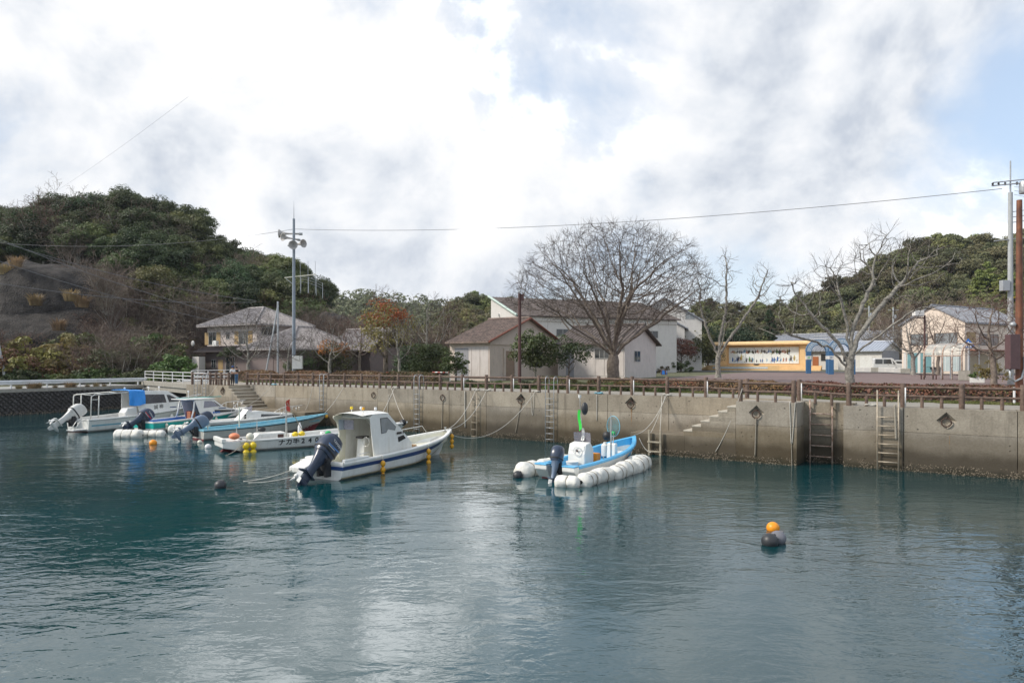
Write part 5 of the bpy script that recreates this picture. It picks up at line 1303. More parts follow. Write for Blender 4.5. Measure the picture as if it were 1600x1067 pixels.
MB().lathe([(.32, 0), (.34, .05), (.34, .8), (.28, .92)], 14, Matrix.Translation((.98, -.1, 14.5))).build('transformer', galv, o, smooth='auto')
MB().box(-.75, -.2, -.25, .15, 7.1, 7.9).build('meter_box', galv, o, bevel=.02)
MB().tube([(.2, 0, 6.6), (.6, -.1, 6.7)], .06, 6).build('yellow_marker', yellow, o)
for k in range(7): MB().tube([(-.18, 0, 6.0-.6*k), (-.34, 0, 6.0-.6*k)], .015, 5).build('step_bolt', galv, o)
# rusty steel pole with meter cabinet
o = thing('rusty_pole', 'rusty brown steel pole with a purple-brown cabinet behind the fence', 'pole', at(1593, 30.5))
MB().tube([(0, 0, -.3), (0, 0, 4), (.0, 0, 9.1)], [.15, .145, .11], 12).build('pole', mat('rust_streaked_paint', (.085, .03, .022), .6, .3, 2, col2=(.20, .075, .035), dirt=.5, dirtcol=(.03, .02, .02), streak=1), o, smooth='auto')
MB().box(-.62, -.17, -.3, .05, 1.55, 3.1).build('cabinet', mat('purple_brown_paint', (.10, .055, .058), .5, .15, 4), o, bevel=.02)
MB().tube([(-.5, -.12, 1.56), (-.5, -.12, 1.2), (-.3, -.12, 1.0), (-.02, -.16, 1.15), (.08, -.2, 1.6), (.08, -.2, 2.1)], .05, 8).build('conduit', galv, o, smooth=True)
MB().ball((-.28, 0, 3.55), .13, .13, .11, 12, 8).build('photocell', galv, o, smooth=True)
MB().tube([(-.3, -.1, -.1), (-.3, -.1, .75)], .05, 7).build('white_marker', whitepipe, o)
# brown poles and lamps
o = thing('brown_post', 'plain dark brown pole in front of the pavilion', 'pole', at(812, 52))
MB().tube([(0, 0, -.3), (0, 0, 6.95)], [.13, .12], 10).build('pole', brownpole, o, smooth='auto'); MB().box(.1, .32, -.1, .1, 6.4, 6.9).build('lamp_head', brownpole, o); MB().ball((0, 0, 7.1), .1).build('cap', galv, o, smooth=True)
o = thing('street_lamp', 'dark red street lamp with a boxy white head before the cream house', 'street lamp', at(1445, 70))
MB().tube([(0, 0, -.3), (0, 0, 1), (0, 0, 6.4)], [.11, .10, .085], 10).build('pole', brownpole, o, smooth='auto')
MB().tube([(0, 0, 6.1), (-.8, 0, 6.1)], .06, 7).build('arm', brownpole, o); MB().box(-1.15, -.2, -.3, .3, 6.3, 6.85).build('lamp_head', offwhite, o, bevel=.05); MB().box(-1.05, -.3, -.25, .25, 6.24, 6.31).build('lens', curtain, o)
# crossing sign
o = thing('crossing_sign', 'blue triangular crossing sign on a white pole above the shelter', 'sign', at(1513, 70))
MB().tube([(0, 0, -.2), (0, 0, 3.3)], .04, 8).build('pole', whitepipe, o, smooth='auto')
sb = mat('sign_blue', (.02, .14, .48), .4, .05, 4)
Mz = Matrix.Rotation(-.5, 4, 'Z')
MB().prism([(-.52, 3.05), (.52, 3.05), (.52, 3.25), (0, 4.0), (-.52, 3.25)], -.06, -.04, Mz).build('plate', sb, o)
MB().prism([(-.30, 3.13), (.30, 3.13), (0, 3.72)], -.068, -.062, Mz).build('white_triangle', whitepipe, o)
MB().prism([(-.12, 3.14), (-.04, 3.14), (.02, 3.32), (.10, 3.14), (.17, 3.14), (.07, 3.42), (.04, 3.56), (-.03, 3.56), (-.05, 3.4)], -.074, -.07, Mz).build('walking_figure', black, o)
# rusty arched shelter
o = thing('arched_shelter', 'rusty curved steel shelter frame with clear roof panels by the road', 'shelter', at(1503, 62), radians(-60))
rs = mat('flaking_white_rust', (.42, .20, .12), .7, .5, 3, col2=(.62, .58, .52), dirt=.55, dirtcol=(.24, .08, .04))
def frame_pts(x): return [(x, 0, -.1), (x, 0, 2.2)] + [(x, 1.1*(1-cos(a)), 2.2+1.05*sin(a)) for a in [pi/2*k/7 for k in range(1, 8)]] + [(x, 3.2, 3.4)]
for k in range(5):
    MB().tube(frame_pts(-.84*k), .075, 8).build('arched_frame', rs if k % 2 else rusty, o, smooth=True)
    MB().tube([(-.84*k, 3.0, -.1), (-.84*k, 3.0, 3.36)], .05, 7).build('rear_post', galv, o)
for y, z in ((0.0, 2.2), (.5, 3.0), (1.1, 3.25), (3.1, 3.38)): MB().tube([(-3.4, y, z), (0.05, y, z)], .05, 7).build('purlin', rusty, o)
for k in range(4):
    m = MB(); f = frame_pts(0)[1:]
    vs = [Vector((x, q[1], q[2]+.06)) for q in f for x in (-.84*k-.78, -.84*k-.06)]; m.add(vs, [(2*i, 2*i+1, 2*i+3, 2*i+2) for i in range(len(f)-1)])
    m.build('roof_panel', mat('weathered_clear_panel', (.56, .56, .52), .3, .15, 3, alpha=.55), o)
for lab, x0 in (('dark wooden bench under the rusty shelter', -2.6), ('dark wooden bench right of the shelter post', .4)):
    q = W(0, 0); b_ = thing('park_bench', lab, 'bench', o.location + U*x0 + IN*.9, QROT)
    for j in range(3): MB().box(-.8, .8, -.22+.15*j, -.09+.15*j, .40, .44).build('slat', brownpole, b_)
    for x in (-.6, .6): MB().box(x-.05, x+.05, -.2, .2, -.05, .40).build('leg', brownpole, b_)
tr_ = thing('litter_bin', 'square pale concrete planter box below the shelter', 'planter', o.location + U*(.2) + IN*(-1.5), QROT)
MB().box(-.45, .45, -.45, .45, 0, .85).build('box', conc_plain, tr_, bevel=.03); MB().box(-.38, .38, -.38, .38, .84, .88).build('soil', soil_m, tr_)
pt = thing('flower_planter', 'low white planter with shrub sprigs beside the shelter', 'planter', at(1527, 55), QROT)
MB().box(-.5, .5, -.25, .25, 0, .4).build('trough', offwhite, pt, bevel=.03); crown(3, .55, .4, 14, 30, .1, .55).build('sprigs', mossy, pt, fixn=False)
# blue arches
arch_b = mat('arch_blue', (.04, .13, .27), .5, .08, 3, dirt=.2, dirtcol=(.1, .2, .35)); arch_w = mat('arch_pale_blue', (.30, .40, .50), .5, .08, 3)
for lab, px, Y in (('blue arch gate nearest the stage with a pale curved top', 1279, 84), ('blue arch gate behind the pale cherry trunk', 1315, 79)):
    o = thing('arch_gate', lab, 'arch gate', at(px, Y), QROT + .35)
    for x in (-1.15, 1.15):
        MB().box(x-.28, x+.28, -.28, .28, -.1, 1.7).build('leg', arch_b, o, bevel=.02)
        MB().box(x-.29, x+.29, -.29, .29, 1.75, 2.15).build('white_band', offwhite, o)
        MB().box(x-.28, x+.28, -.28, .28, 2.15, 2.7).build('upper_leg', arch_b, o)
        q = MB(); [q.box(x-.12+.09*k, x-.07+.09*k, -.297, -.288, 1.85, 2.05) for k in range(3)]; q.build('emblem', [green_p, arch_b][px > 1300], o)
    for nm, r0, r1, yy, mt in (('arch', .87, 1.43, .28, arch_w), ('arch_lining', .80, .87, .26, arch_b), ('arch_edge', 1.43, 1.48, .30, arch_b)):
        m = MB(); n = 18
        for y in (-yy, yy):
            for r_ in (r0, r1):
                m.v += [(r_*cos(pi*k/n), y, 2.7+r_*sin(pi*k/n)) for k in range(n+1)]
        N1 = n+1
        for k in range(n): m.f += [(k, k+1, N1+k+1, N1+k), (2*N1+k, 3*N1+k, 3*N1+k+1, 2*N1+k+1), (k, 2*N1+k, 2*N1+k+1, k+1), (N1+k, N1+k+1, 3*N1+k+1, 3*N1+k)]
        m.build(nm, mt, o, smooth='auto')
    m = MB()
    for k in range(1, 12): m.ball((1.15*cos(pi*k/12), -.29, 2.7+1.15*sin(pi*k/12)), .06, .02, .06, 6, 4)
    m.build('studs', offwhite, o, kind='stuff')
# concrete kerb blocks
for i in range(8):
    o = MB().box(-.55, .55, -.3, .3, -.05, .62).build('barrier_block', [wl_white, conc_plain][i % 4 == 3], bevel=.05)
    o.location = at(1334+11.6*i, 92-.8*i); o.rotation_euler = (0, 0, QROT); tag(o, 'white concrete barrier block in the row before the parked van', 'barrier block', 'barrier blocks before the van')
for i in range(4):
    o = thing('bollard_block', 'low brown block with a blue and white end at the plaza edge', 'bollard', at(986+17.2*i, 82), QROT, 'blue-ended blocks at the plaza edge')
    MB().box(-.32, .32, -.2, .2, -.05, .55).build('block', brownpole, o, bevel=.02); MB().box(.32, .335, -.19, .19, .0, .5).build('blue_face', sb, o); MB().box(.335, .34, -.1, .1, .25, .45).build('white_mark', offwhite, o)
    MB().prism([(-.2, .02), (.2, .02), (.13, .5), (-.13, .5)], -.225, -.2).build('blue_face', sb, o)
# red and white barricades and cone
rw = [mat('barrier_red', (.55, .05, .03), .5, .1, 4), whitepipe]
for i, (px, lab) in enumerate(((617, 'red and white striped bar left of the traffic cone'), (650, 'red and white striped bar right of the traffic cone'), (690, 'red and white striped bar below the dense evergreen shrub'))):
    o = thing('barricade_bar', lab, 'barrier', at(px, 60), QROT)
    for k in range(7): MB().tube([(-1.05+.3*k, 0, .82), (-.75+.3*k, 0, .82)], .04, 7).build('stripe', rw[k % 2], o)
    for x in (-.95, .95): MB().tube([(x, 0, -.05), (x, 0, .84)], .035, 6).build('leg', rw[1], o); MB().box(x-.2, x+.2, -.2, .2, -.02, .05).build('foot', black, o)
o = thing('traffic_cone', 'red and white traffic cone behind the fence', 'traffic cone', at(636, 59))
for k in range(4): MB().lathe([(.19-.04*k, .05+.17*k), (.15-.04*k, .22+.17*k)], 12).build('band', rw[k % 2], o, smooth='auto')
MB().box(-.24, .24, -.24, .24, -.02, .06).build('base', black, o)
# rope wound on posts: grey fender bundle
# ------------------------------------------------------------------ cars
car_w = mat('car_white', (.66, .67, .68), .25, .03, 2, spec=.7)
def kei_van(label, px, Y, rot, col=car_w, L=3.4, H=1.82, Wd=1.48, name='van', cat='van'):
    o = thing(name, label, cat, at(px, Y), rot); m = MB()
    prof = [(-L/2, .32), (L/2-.05, .32), (L/2, .55), (L/2-.03, .95), (L/2-.42, 1.05), (L/2-.95, H-.08), (L/2-1.15, H), (-L/2+.2, H), (-L/2+.03, H-.18)]
    m.prism(prof, -Wd/2, Wd/2).build('body', col, o, bevel=.05, smooth='auto')
    for y in (-Wd/2, Wd/2):
        e = -.012 if y < 0 else .012
        MB().prism([(-L/2+.22, 1.02), (-.55, 1.02), (-.55, H-.16), (-L/2+.24, H-.16)], y, y+e).build('side_window', glass, o)
        MB().prism([(-.47, 1.02), (.62, 1.02), (.42, H-.16), (-.47, H-.16)], y, y+e).build('side_window', glass, o)
        MB().prism([(.7, 1.04), (1.02, 1.04), (.66, H-.3)], y, y+e).build('side_window', glass, o)
        MB().box(.05, .2, y+e*.5-.01, y+e*1.5+.01, .86, .90).build('door_handle', frame_dk, o)
        for x in (-L/2+.55, L/2-.62):
            M = Matrix.Translation((x, y*.93, .28)) @ Matrix.Rotation(pi/2, 4, 'X')
            w_ = MB().lathe([(.20, -.1), (.28, -.09), (.28, .09), (.20, .1)], 18, M).build('wheel', black, o, smooth='auto')
            MB().lathe([(.18, -.105), (.19, .105), (.05, .11)], 14, M).build('rim', galv, w_, smooth='auto')
        MB().box(.62, .72, y+(-.2 if y < 0 else .05), y+(-.05 if y < 0 else .2), 1.05, 1.22).build('mirror', col, o, bevel=.02)
    MB().add([(L/2-.47, -Wd/2+.12, 1.09), (L/2-.47, Wd/2-.12, 1.09), (L/2-.90, Wd/2-.18, H-.13), (L/2-.90, -Wd/2+.18, H-.13)], [(0, 1, 2, 3)]).build('windscreen', glass, o)
    o.children and None
    for c in [q for q in COL.objects if q.parent == o and q.name.startswith('windscreen')]: c.location = (.03, 0, .012)
    for y in (-.55, .55): MB().ball((L/2-.06, y, .78), .06, .14, .12, 10, 6).build('headlight', curtain, o, smooth=True)
    MB().box(L/2-.05, L/2+.02, -.5, .5, .42, .58).build('bumper', frame_dk, o)
    return o
kei_van('white boxy van parked beside the low white house', 1385, 95, -.35)
kei_van('white car mostly hidden behind the boxy van', 1402, 101, -.35, H=1.5, name='car', cat='car')
kei_van('silver white car parked behind the left end of the stage', 1116, 122, -.3, H=1.55, name='car', cat='car')

# ------------------------------------------------------------------ people
def person(label, loc, rz, shirt, trousers, cap=None, arm_fwd=.5, hair=(.02, .017, .015), H=1.5):
    o = thing('person', label, 'person', loc, rz)
    k = H/1.7
    J = {'pel': (0, 0, .93), 'wst': (0, .01, 1.08), 'chs': (0, .0, 1.30), 'nck': (0, .0, 1.45), 'hd': (0, .03, 1.56), 'top': (0, .02, 1.67),
         'hl': (-.09, 0, .90), 'kl': (-.10, .03, .50), 'al': (-.10, 0, .09), 'tl': (-.11, .15, .04), 'hr': (.09, 0, .90), 'kr': (.10, .03, .50), 'ar': (.10, 0, .09), 'tr': (.11, .15, .04),
         'sl': (-.18, 0, 1.38), 'el': (-.23, .06, 1.12), 'wl': (-.18, .06+arm_fwd*.45, 1.02), 'hnl': (-.17, .12+arm_fwd*.5, 1.02), 'sr': (.18, 0, 1.38), 'er': (.24, .05, 1.12), 'wr': (.19, .06+arm_fwd*.45, 1.02), 'hnr': (.18, .12+arm_fwd*.5, 1.02), 'nose': (0, .13, 1.55)}
    rad = dict(pel=.14, wst=.125, chs=.145, nck=.055, hd=.095, top=.07, hl=.09, kl=.058, al=.042, tl=.035, hr=.09, kr=.058, ar=.042, tr=.035, sl=.06, el=.042, wl=.03, hnl=.032, sr=.06, er=.042, wr=.03, hnr=.032, nose=.018)
    E = [('pel', 'wst'), ('wst', 'chs'), ('chs', 'nck'), ('nck', 'hd'), ('hd', 'top'), ('hd', 'nose'), ('pel', 'hl'), ('hl', 'kl'), ('kl', 'al'), ('al', 'tl'), ('pel', 'hr'), ('hr', 'kr'), ('kr', 'ar'), ('ar', 'tr'), ('chs', 'sl'), ('sl', 'el'), ('el', 'wl'), ('wl', 'hnl'), ('chs', 'sr'), ('sr', 'er'), ('er', 'wr'), ('wr', 'hnr')]
    def skinned(name, edges, grow_, mt, root):
        used = []
        for a, b in edges:
            for q in (a, b):
                if q not in used: used.append(q)
        me = bpy.data.meshes.new(name); me.from_pydata([tuple(c*k for c in J[q]) for q in used], [(used.index(a), used.index(b)) for a, b in edges], [])
        ob = bpy.data.objects.new(name, me); COL.objects.link(ob); ob.parent = o
        md = ob.modifiers.new('skin', 'SKIN'); md.use_smooth_shade = True
        for i, q in enumerate(used):
            v = me.skin_vertices[0].data[i]; v.radius = ((rad[q]+grow_)*k, (rad[q]+grow_)*k); v.use_root = q == root
        ob.modifiers.new('sub', 'SUBSURF').levels = 1; ob.modifiers['sub'].render_levels = 2
        me.materials.append(mt); return ob
    skinned('body', E, 0, skin, 'pel')
    skinned('shirt', [('wst', 'chs'), ('chs', 'sl'), ('sl', 'el'), ('chs', 'sr'), ('sr', 'er')] + ([('el', 'wl'), ('er', 'wr')] if arm_fwd < .4 else []), .018, shirt, 'chs')
    skinned('trousers', [('wst', 'pel'), ('pel', 'hl'), ('hl', 'kl'), ('kl', 'al'), ('pel', 'hr'), ('hr', 'kr'), ('kr', 'ar')], .02, trousers, 'pel')
    for q in ('al', 'ar'):
        x = J[q][0]; MB().ball((x*k, .07*k, .045*k), .05*k, .13*k, .05*k, 10, 6).build('shoe', offwhite if cap is None else black, o, smooth=True)
    hm = mat('dark_hair', hair, .6, .2, 9)
    MB().ball((0, .005*k, 1.62*k), .108*k, .115*k, .10*k, 12, 8).build('hair', hm, o, smooth=True)
    if cap:
        MB().ball((0, .0, 1.655*k), .118*k, .125*k, .09*k, 12, 8).build('cap', cap, o, smooth=True); MB().ball((0, .13*k, 1.65*k), .075*k, .09*k, .012*k, 10, 5).build('cap_brim', cap, o, smooth=True)
    for x in (-.035, .035): MB().ball((x*k, .115*k, 1.575*k), .012*k, nu=6, nv=4).build('eye', black, o)
    for s in (-1, 1):                   # five fingers on each hand
        hx, hy, hz = J['hnl'] if s < 0 else J['hnr']
        for f in range(5):
            a = (f-2)*.02; ln = (.05, .075, .085, .078, .06)[f]
            MB().tube([((hx+a)*k, hy*k, hz*k), ((hx+a*1.2)*k, (hy+ln*.6)*k, (hz-.01)*k), ((hx+a*1.2)*k, (hy+ln)*k, (hz-.04)*k)], .009*k, 5).build('finger', skin, o, smooth=True)
    return o
pA = W(min(s_of(363.5, -PB+.75), S_LB-.15), -PB+.75, TOP-.01); pB_ = W(min(s_of(369.5, -.55), S_LB-.12), -.55, TOP-.01)
person('person in white shirt and blue cap leaning on the fence by the far steps', pA, QROT+1.5, mat('white_shirt', (.72, .72, .72), .8, .05, 5), mat('dark_trousers', (.03, .028, .03), .8, .1, 5), mat('blue_cap', (.03, .07, .22), .7, .1, 5), .55, H=1.48)
person('person in black top and blue jeans standing at the head of the far steps', pB_, QROT+1.9, mat('black_top', (.014, .014, .018), .8, .1, 5), mat('blue_jeans', (.06, .14, .26), .85, .15, 5), None, .3, H=1.45)
# ------------------------------------------------------------------ boats
def loft(m, rings, n=18, M=None):
    """rings: (cx, cy, cz, rx, ry, power); each ring lies level"""
    vs = []; fs = []
    for cx, cy, cz, rx, ry, pw in rings:
        for k in range(n):
            a = 2*pi*k/n; c, s = cos(a), sin(a)
            vs.append(Vector((cx+rx*math.copysign(abs(c)**(2/pw), c), cy+ry*math.copysign(abs(s)**(2/pw), s), cz)))
    for i in range(len(rings)-1):
        for k in range(n):
            a = i*n+k; b = i*n+(k+1) % n; fs.append((a, b, b+n, a+n))
    fs.append(tuple(range(n-1, -1, -1))); fs.append(tuple((len(rings)-1)*n+k for k in range(n)))
    if M: vs = [M @ q for q in vs]
    return m.add(vs, fs)
def text(name, body, size, mt, parent, M, depth=.002, bold=0.):
    cu = bpy.data.curves.new(name, 'FONT'); cu.body = body; cu.size = size; cu.align_x = 'CENTER'; cu.align_y = 'CENTER'; cu.extrude = depth; cu.offset = bold; cu.resolution_u = 3
    t = bpy.data.objects.new(name, cu); COL.objects.link(t)
    bpy.context.view_layer.update()
    dg = bpy.context.evaluated_depsgraph_get(); me = bpy.data.meshes.new_from_object(t.evaluated_get(dg)); bpy.data.objects.remove(t)
    me.transform(M); me.materials.clear(); me.materials.append(mt)
    o = bpy.data.objects.new(name, me); COL.objects.link(o); o.parent = parent; return o
class Boat:
    def __init__(s, name, label, stern, head, L, B, z0, z1, rake=1.0, zk=-.3, p=2.4, um=.5, bow_rise=2.0, sternw=.9):
        s.o = thing(name, label, 'boat', (stern[0], stern[1], 0), radians(head)); s.L, s.B, s.z0, s.z1, s.rake, s.zk, s.p, s.um, s.br, s.sw = L, B, z0, z1, rake, zk, p, um, bow_rise, sternw
    def bg(s, u):
        if u < s.um: return s.B/2*(s.sw+(1-s.sw)*sstep(u, 0, s.um))
        t = (u-s.um)/(1-s.um); return s.B/2*max(.02, 1-t**s.p)
    def zs(s, u): return s.z0+(s.z1-s.z0)*u**s.br
    def S(s, u, v, side=1, out=0.):
        t = max(0, (u-s.um)/(1-s.um)); bg = s.bg(u); bc = bg*(.88-.5*t**1.5); zs = s.zs(u)
        zk = s.zk+.25*t**3; zc = .06+.42*zs*t**1.6
        if v < .35: q = v/.35; y = bc*q; z = zk+(zc-zk)*q
        else: q = (v-.35)/.65; y = bc+(bg-bc)*q**(1+.9*t); z = zc+(zs-zc)*q
        return Vector((u*(s.L-s.rake*(1-v)**1.3), side*(y+out), z))
    def hull(s, mt, cap_m, in_m, floor=.25, floor_bow=None, u0=.02, u1=.93, gw=.13, bot=None, deck_m=None):
        NU, NV = 34, 12; o = s.o
        m = MB()
        for sd in (1, -1): m.grid(lambda a, b: s.S(a, b, sd), NU, NV)
        m.add([s.S(0, v/NV, 1) for v in range(NV+1)]+[s.S(0, v/NV, -1) for v in range(NV, -1, -1)], [tuple(range(2*NV+2))])
        h = m.build('hull', mt, o, smooth='auto')
        m = MB()
        for sd in (1, -1):
            def f(a, b):
                p = s.S(a, 1, sd); bg = abs(p.y); k = [(.025, -.06), (.03, .0), (.0, .035), (-gw*.5, .04), (-gw, .03), (-gw, -.05)][b]
                return Vector((p.x+(.03 if a > .97 else 0), sd*max(.0, bg+k[0] if b < 2 else max(0, bg+k[0])), p.z+k[1]))
            m.grid(lambda a, b: f(a, int(round(b*5))), NU, 5)
        m.build('gunwale', cap_m, o, smooth='auto')
        MB().box(-.03, gw, -s.bg(0)+.02, s.bg(0)-.02, s.z0-.08, s.z0+.03).build('transom_cap', cap_m, o, bevel=.015)
        fb = floor_bow if floor_bow is not None else floor
        def fl(u): return floor+(fb-floor)*sstep(u, .5, .75)
        m = MB(); n = 26; rows = []
        for i in range(n+1):
            u = u0+(u1-u0)*i/n; p = s.S(u, 1, 1); b = max(.01, p.y-gw+.01); fw = min(b, max(.02, b*.93-.03))
            rows.append([Vector((p.x, b, p.z-.02)), Vector((p.x, fw, fl(u))), Vector((p.x, -fw, fl(u))), Vector((p.x, -b, p.z-.02))])
        vs = [q for r_ in rows for q in r_]; fs = []
        for i in range(n):
            for k in range(3): a = i*4+k; fs.append((a, a+1, a+5, a+4))
        fs += [(0, 1, 2, 3), tuple(n*4+k for k in range(4))]
        m.add(vs, fs).build('cockpit', in_m, o)
        m = MB(); k = 6; us = [u1-.01+(1.005-u1)*i/k for i in range(k+1)]
        vs = []
        for u in us:
            p = s.S(min(u, 1), 1, 1); b = max(.005, p.y-.06); vs += [Vector((p.x, b, p.z+.015)), Vector((p.x, 0, p.z+.03)), Vector((p.x, -b, p.z+.015))]
        m.add(vs, [(3*i+j, 3*i+j+1, 3*i+j+4, 3*i+j+3) for i in range(k) for j in range(2)]).build('foredeck', deck_m or cap_m, o)
        if bot: s.band('bottom_paint', bot, 0, 1, .02, .375, .004)
        return h
    def band(s, name, mt, u0, u1, v0, v1, out=.006, transom=False, taper=0):
        m = MB()
        for sd in (1, -1): m.grid(lambda a, b: s.S(u0+(u1-u0)*a, v0+(v1-v0)*b+taper*(1-a)*(1-b), sd, out), 30, 3)
        ob = m.build(name, mt, s.o, smooth=True, fixn=False)
        if transom or name == 'bottom_paint':
            w_ = s.S(0, v1, 1).y; z0_, z1_ = s.S(0, v0, 1).z, s.S(0, v1, 1).z
            MB().box(-.008, .0, -w_, w_, max(z0_, -.2), z1_).build(name, mt, s.o)
        return ob
    def fender(s, u, mt, n=3, r=.11, side=-1, drop=.1, out=.1, elong=1.25):
        p = s.S(u, 1, side); o = thing('fender', 'x', 'fender'); o.parent = None
        M = s.world(); q = M @ Vector((p.x, p.y+side*out, p.z)); o.location = q; o.rotation_euler = (0, 0, s.o.rotation_euler.z)
        MB().tube([(0, -side*out, .03), (0, 0, -.02), (0, 0, -drop-n*r*2*elong*.9)], .014, 5).build('cord', rope, o)
        for k in range(n): MB().ball((0, 0, -drop-r*elong-k*r*2*elong*.93), r, r, r*elong, 12, 9).build('bead', mt, o, smooth=True)
        return o
    def world(s): return Matrix.Translation(s.o.location) @ Matrix.Rotation(s.o.rotation_euler.z, 4, 'Z')
    def P(s, x, y, z): return s.world() @ Vector((x, y, z))
    def cabin(s, prof, yb, yt, mt, skip=(), name='cabin', th=.05, zt=None):
        zb_ = min(q[1] for q in prof); zt_ = zt or max(q[1] for q in prof)
        s.cab = lambda x, z, sd, out=0.: Vector((x, sd*(yb+(yt-yb)*(z-zb_)/(zt_-zb_)+out), z))
        m = MB(); n = len(prof)
        vs = [s.cab(x, z, 1) for x, z in prof]+[s.cab(x, z, -1) for x, z in prof]
        fs = [tuple(range(n)), tuple(range(2*n-1, n-1, -1))]
        for i in range(n):
            if i in skip: continue
            j = (i+1) % n; fs.append((i, j, j+n, i+n))
        m.add(vs, fs); ob = m.build(name, mt, s.o, smooth=False)
        md = ob.modifiers.new('thick', 'SOLIDIFY'); md.thickness = th; md.offset = -1
        bv = ob.modifiers.new('bevel', 'BEVEL'); bv.width = .02; bv.segments = 2; bv.limit_method = 'ANGLE'
        return ob
    def side_window(s, cab, poly, mt, fr=None, sides=(1, -1), t=.05):
        for sd in sides:
            c = Vector((sum(q[0] for q in poly)/len(poly), 0, sum(q[1] for q in poly)/len(poly)))
            if fr:
                big = [(c.x+(x-c.x)*(1+t), c.z+(z-c.z)*(1+t*1.6)) for x, z in poly]
                w_ = MB().add([s.cab(x, z, sd, .008) for x, z in big]+[s.cab(x, z, sd, -.02) for x, z in big], [tuple(range(len(poly)))]+[(i, (i+1) % len(poly), (i+1) % len(poly)+len(poly), i+len(poly)) for i in range(len(poly))]).build('window', fr, cab)
                MB().add([s.cab(x, z, sd, .014) for x, z in poly], [tuple(range(len(poly)))]).build('pane', mt, w_)
            else: MB().add([s.cab(x, z, sd, .01) for x, z in poly], [tuple(range(len(poly)))]).build('window', mt, cab)
    def front_window(s, cab, a, b, mt, fr=None, k=.86, e=.12):
        A, B = Vector((a[0], 0, a[1])), Vector((b[0], 0, b[1])); d = B-A; nrm = Vector((-d.z, 0, d.x)).normalized()
        if nrm.x < 0: nrm = -nrm
        p, q = A+d*e, A+d*(1-e); y0, y1 = s.cab(p.x, p.z, 1).y*k, s.cab(q.x, q.z, 1).y*k
        vs = [Vector((p.x, y0, p.z)), Vector((p.x, -y0, p.z)), Vector((q.x, -y1, q.z)), Vector((q.x, y1, q.z))]
        MB().add([v+nrm*.012 for v in vs], [(0, 1, 2, 3)]).build('windscreen', mt, cab)
    def bow_rail(s, u0, u1, h, mt=steel, r=.02, posts=4):
        o_ = None; top = []; ob = thing('x', 'x', 'x')
        bpy.data.objects.remove(ob)
        for sd in (1, -1): pass
        us = [u0+(u1-u0)*k/8 for k in range(9)]
        L1 = [s.S(u, 1, 1)*1 for u in us]; ins = lambda p, sd: Vector((p.x, sd*max(0, abs(p.y)-.1), p.z))
        path = [ins(L1[0], 1)+Vector((0, 0, .05))]+[ins(p, 1)+Vector((0, 0, h*min(1, .55+.25*i))) for i, p in enumerate(L1[1:])]
        path2 = [Vector((p.x, -p.y, p.z)) for p in reversed(path)]
        rail = MB().tube(path+path2, r, 7).build('bow_rail', mt, s.o, smooth=True)
        for i in range(posts):
            u = us[2+int(i*6/posts)]; p = s.S(u, 1, 1)
            for sd in (1, -1):
                q = ins(p, sd); MB().tube([q+Vector((0, 0, .0)), q+Vector((0, 0, h*min(1, .55+.25*(1+int(i*6/posts)))))], r*.8, 6).build('stanchion', mt, rail, smooth=True)
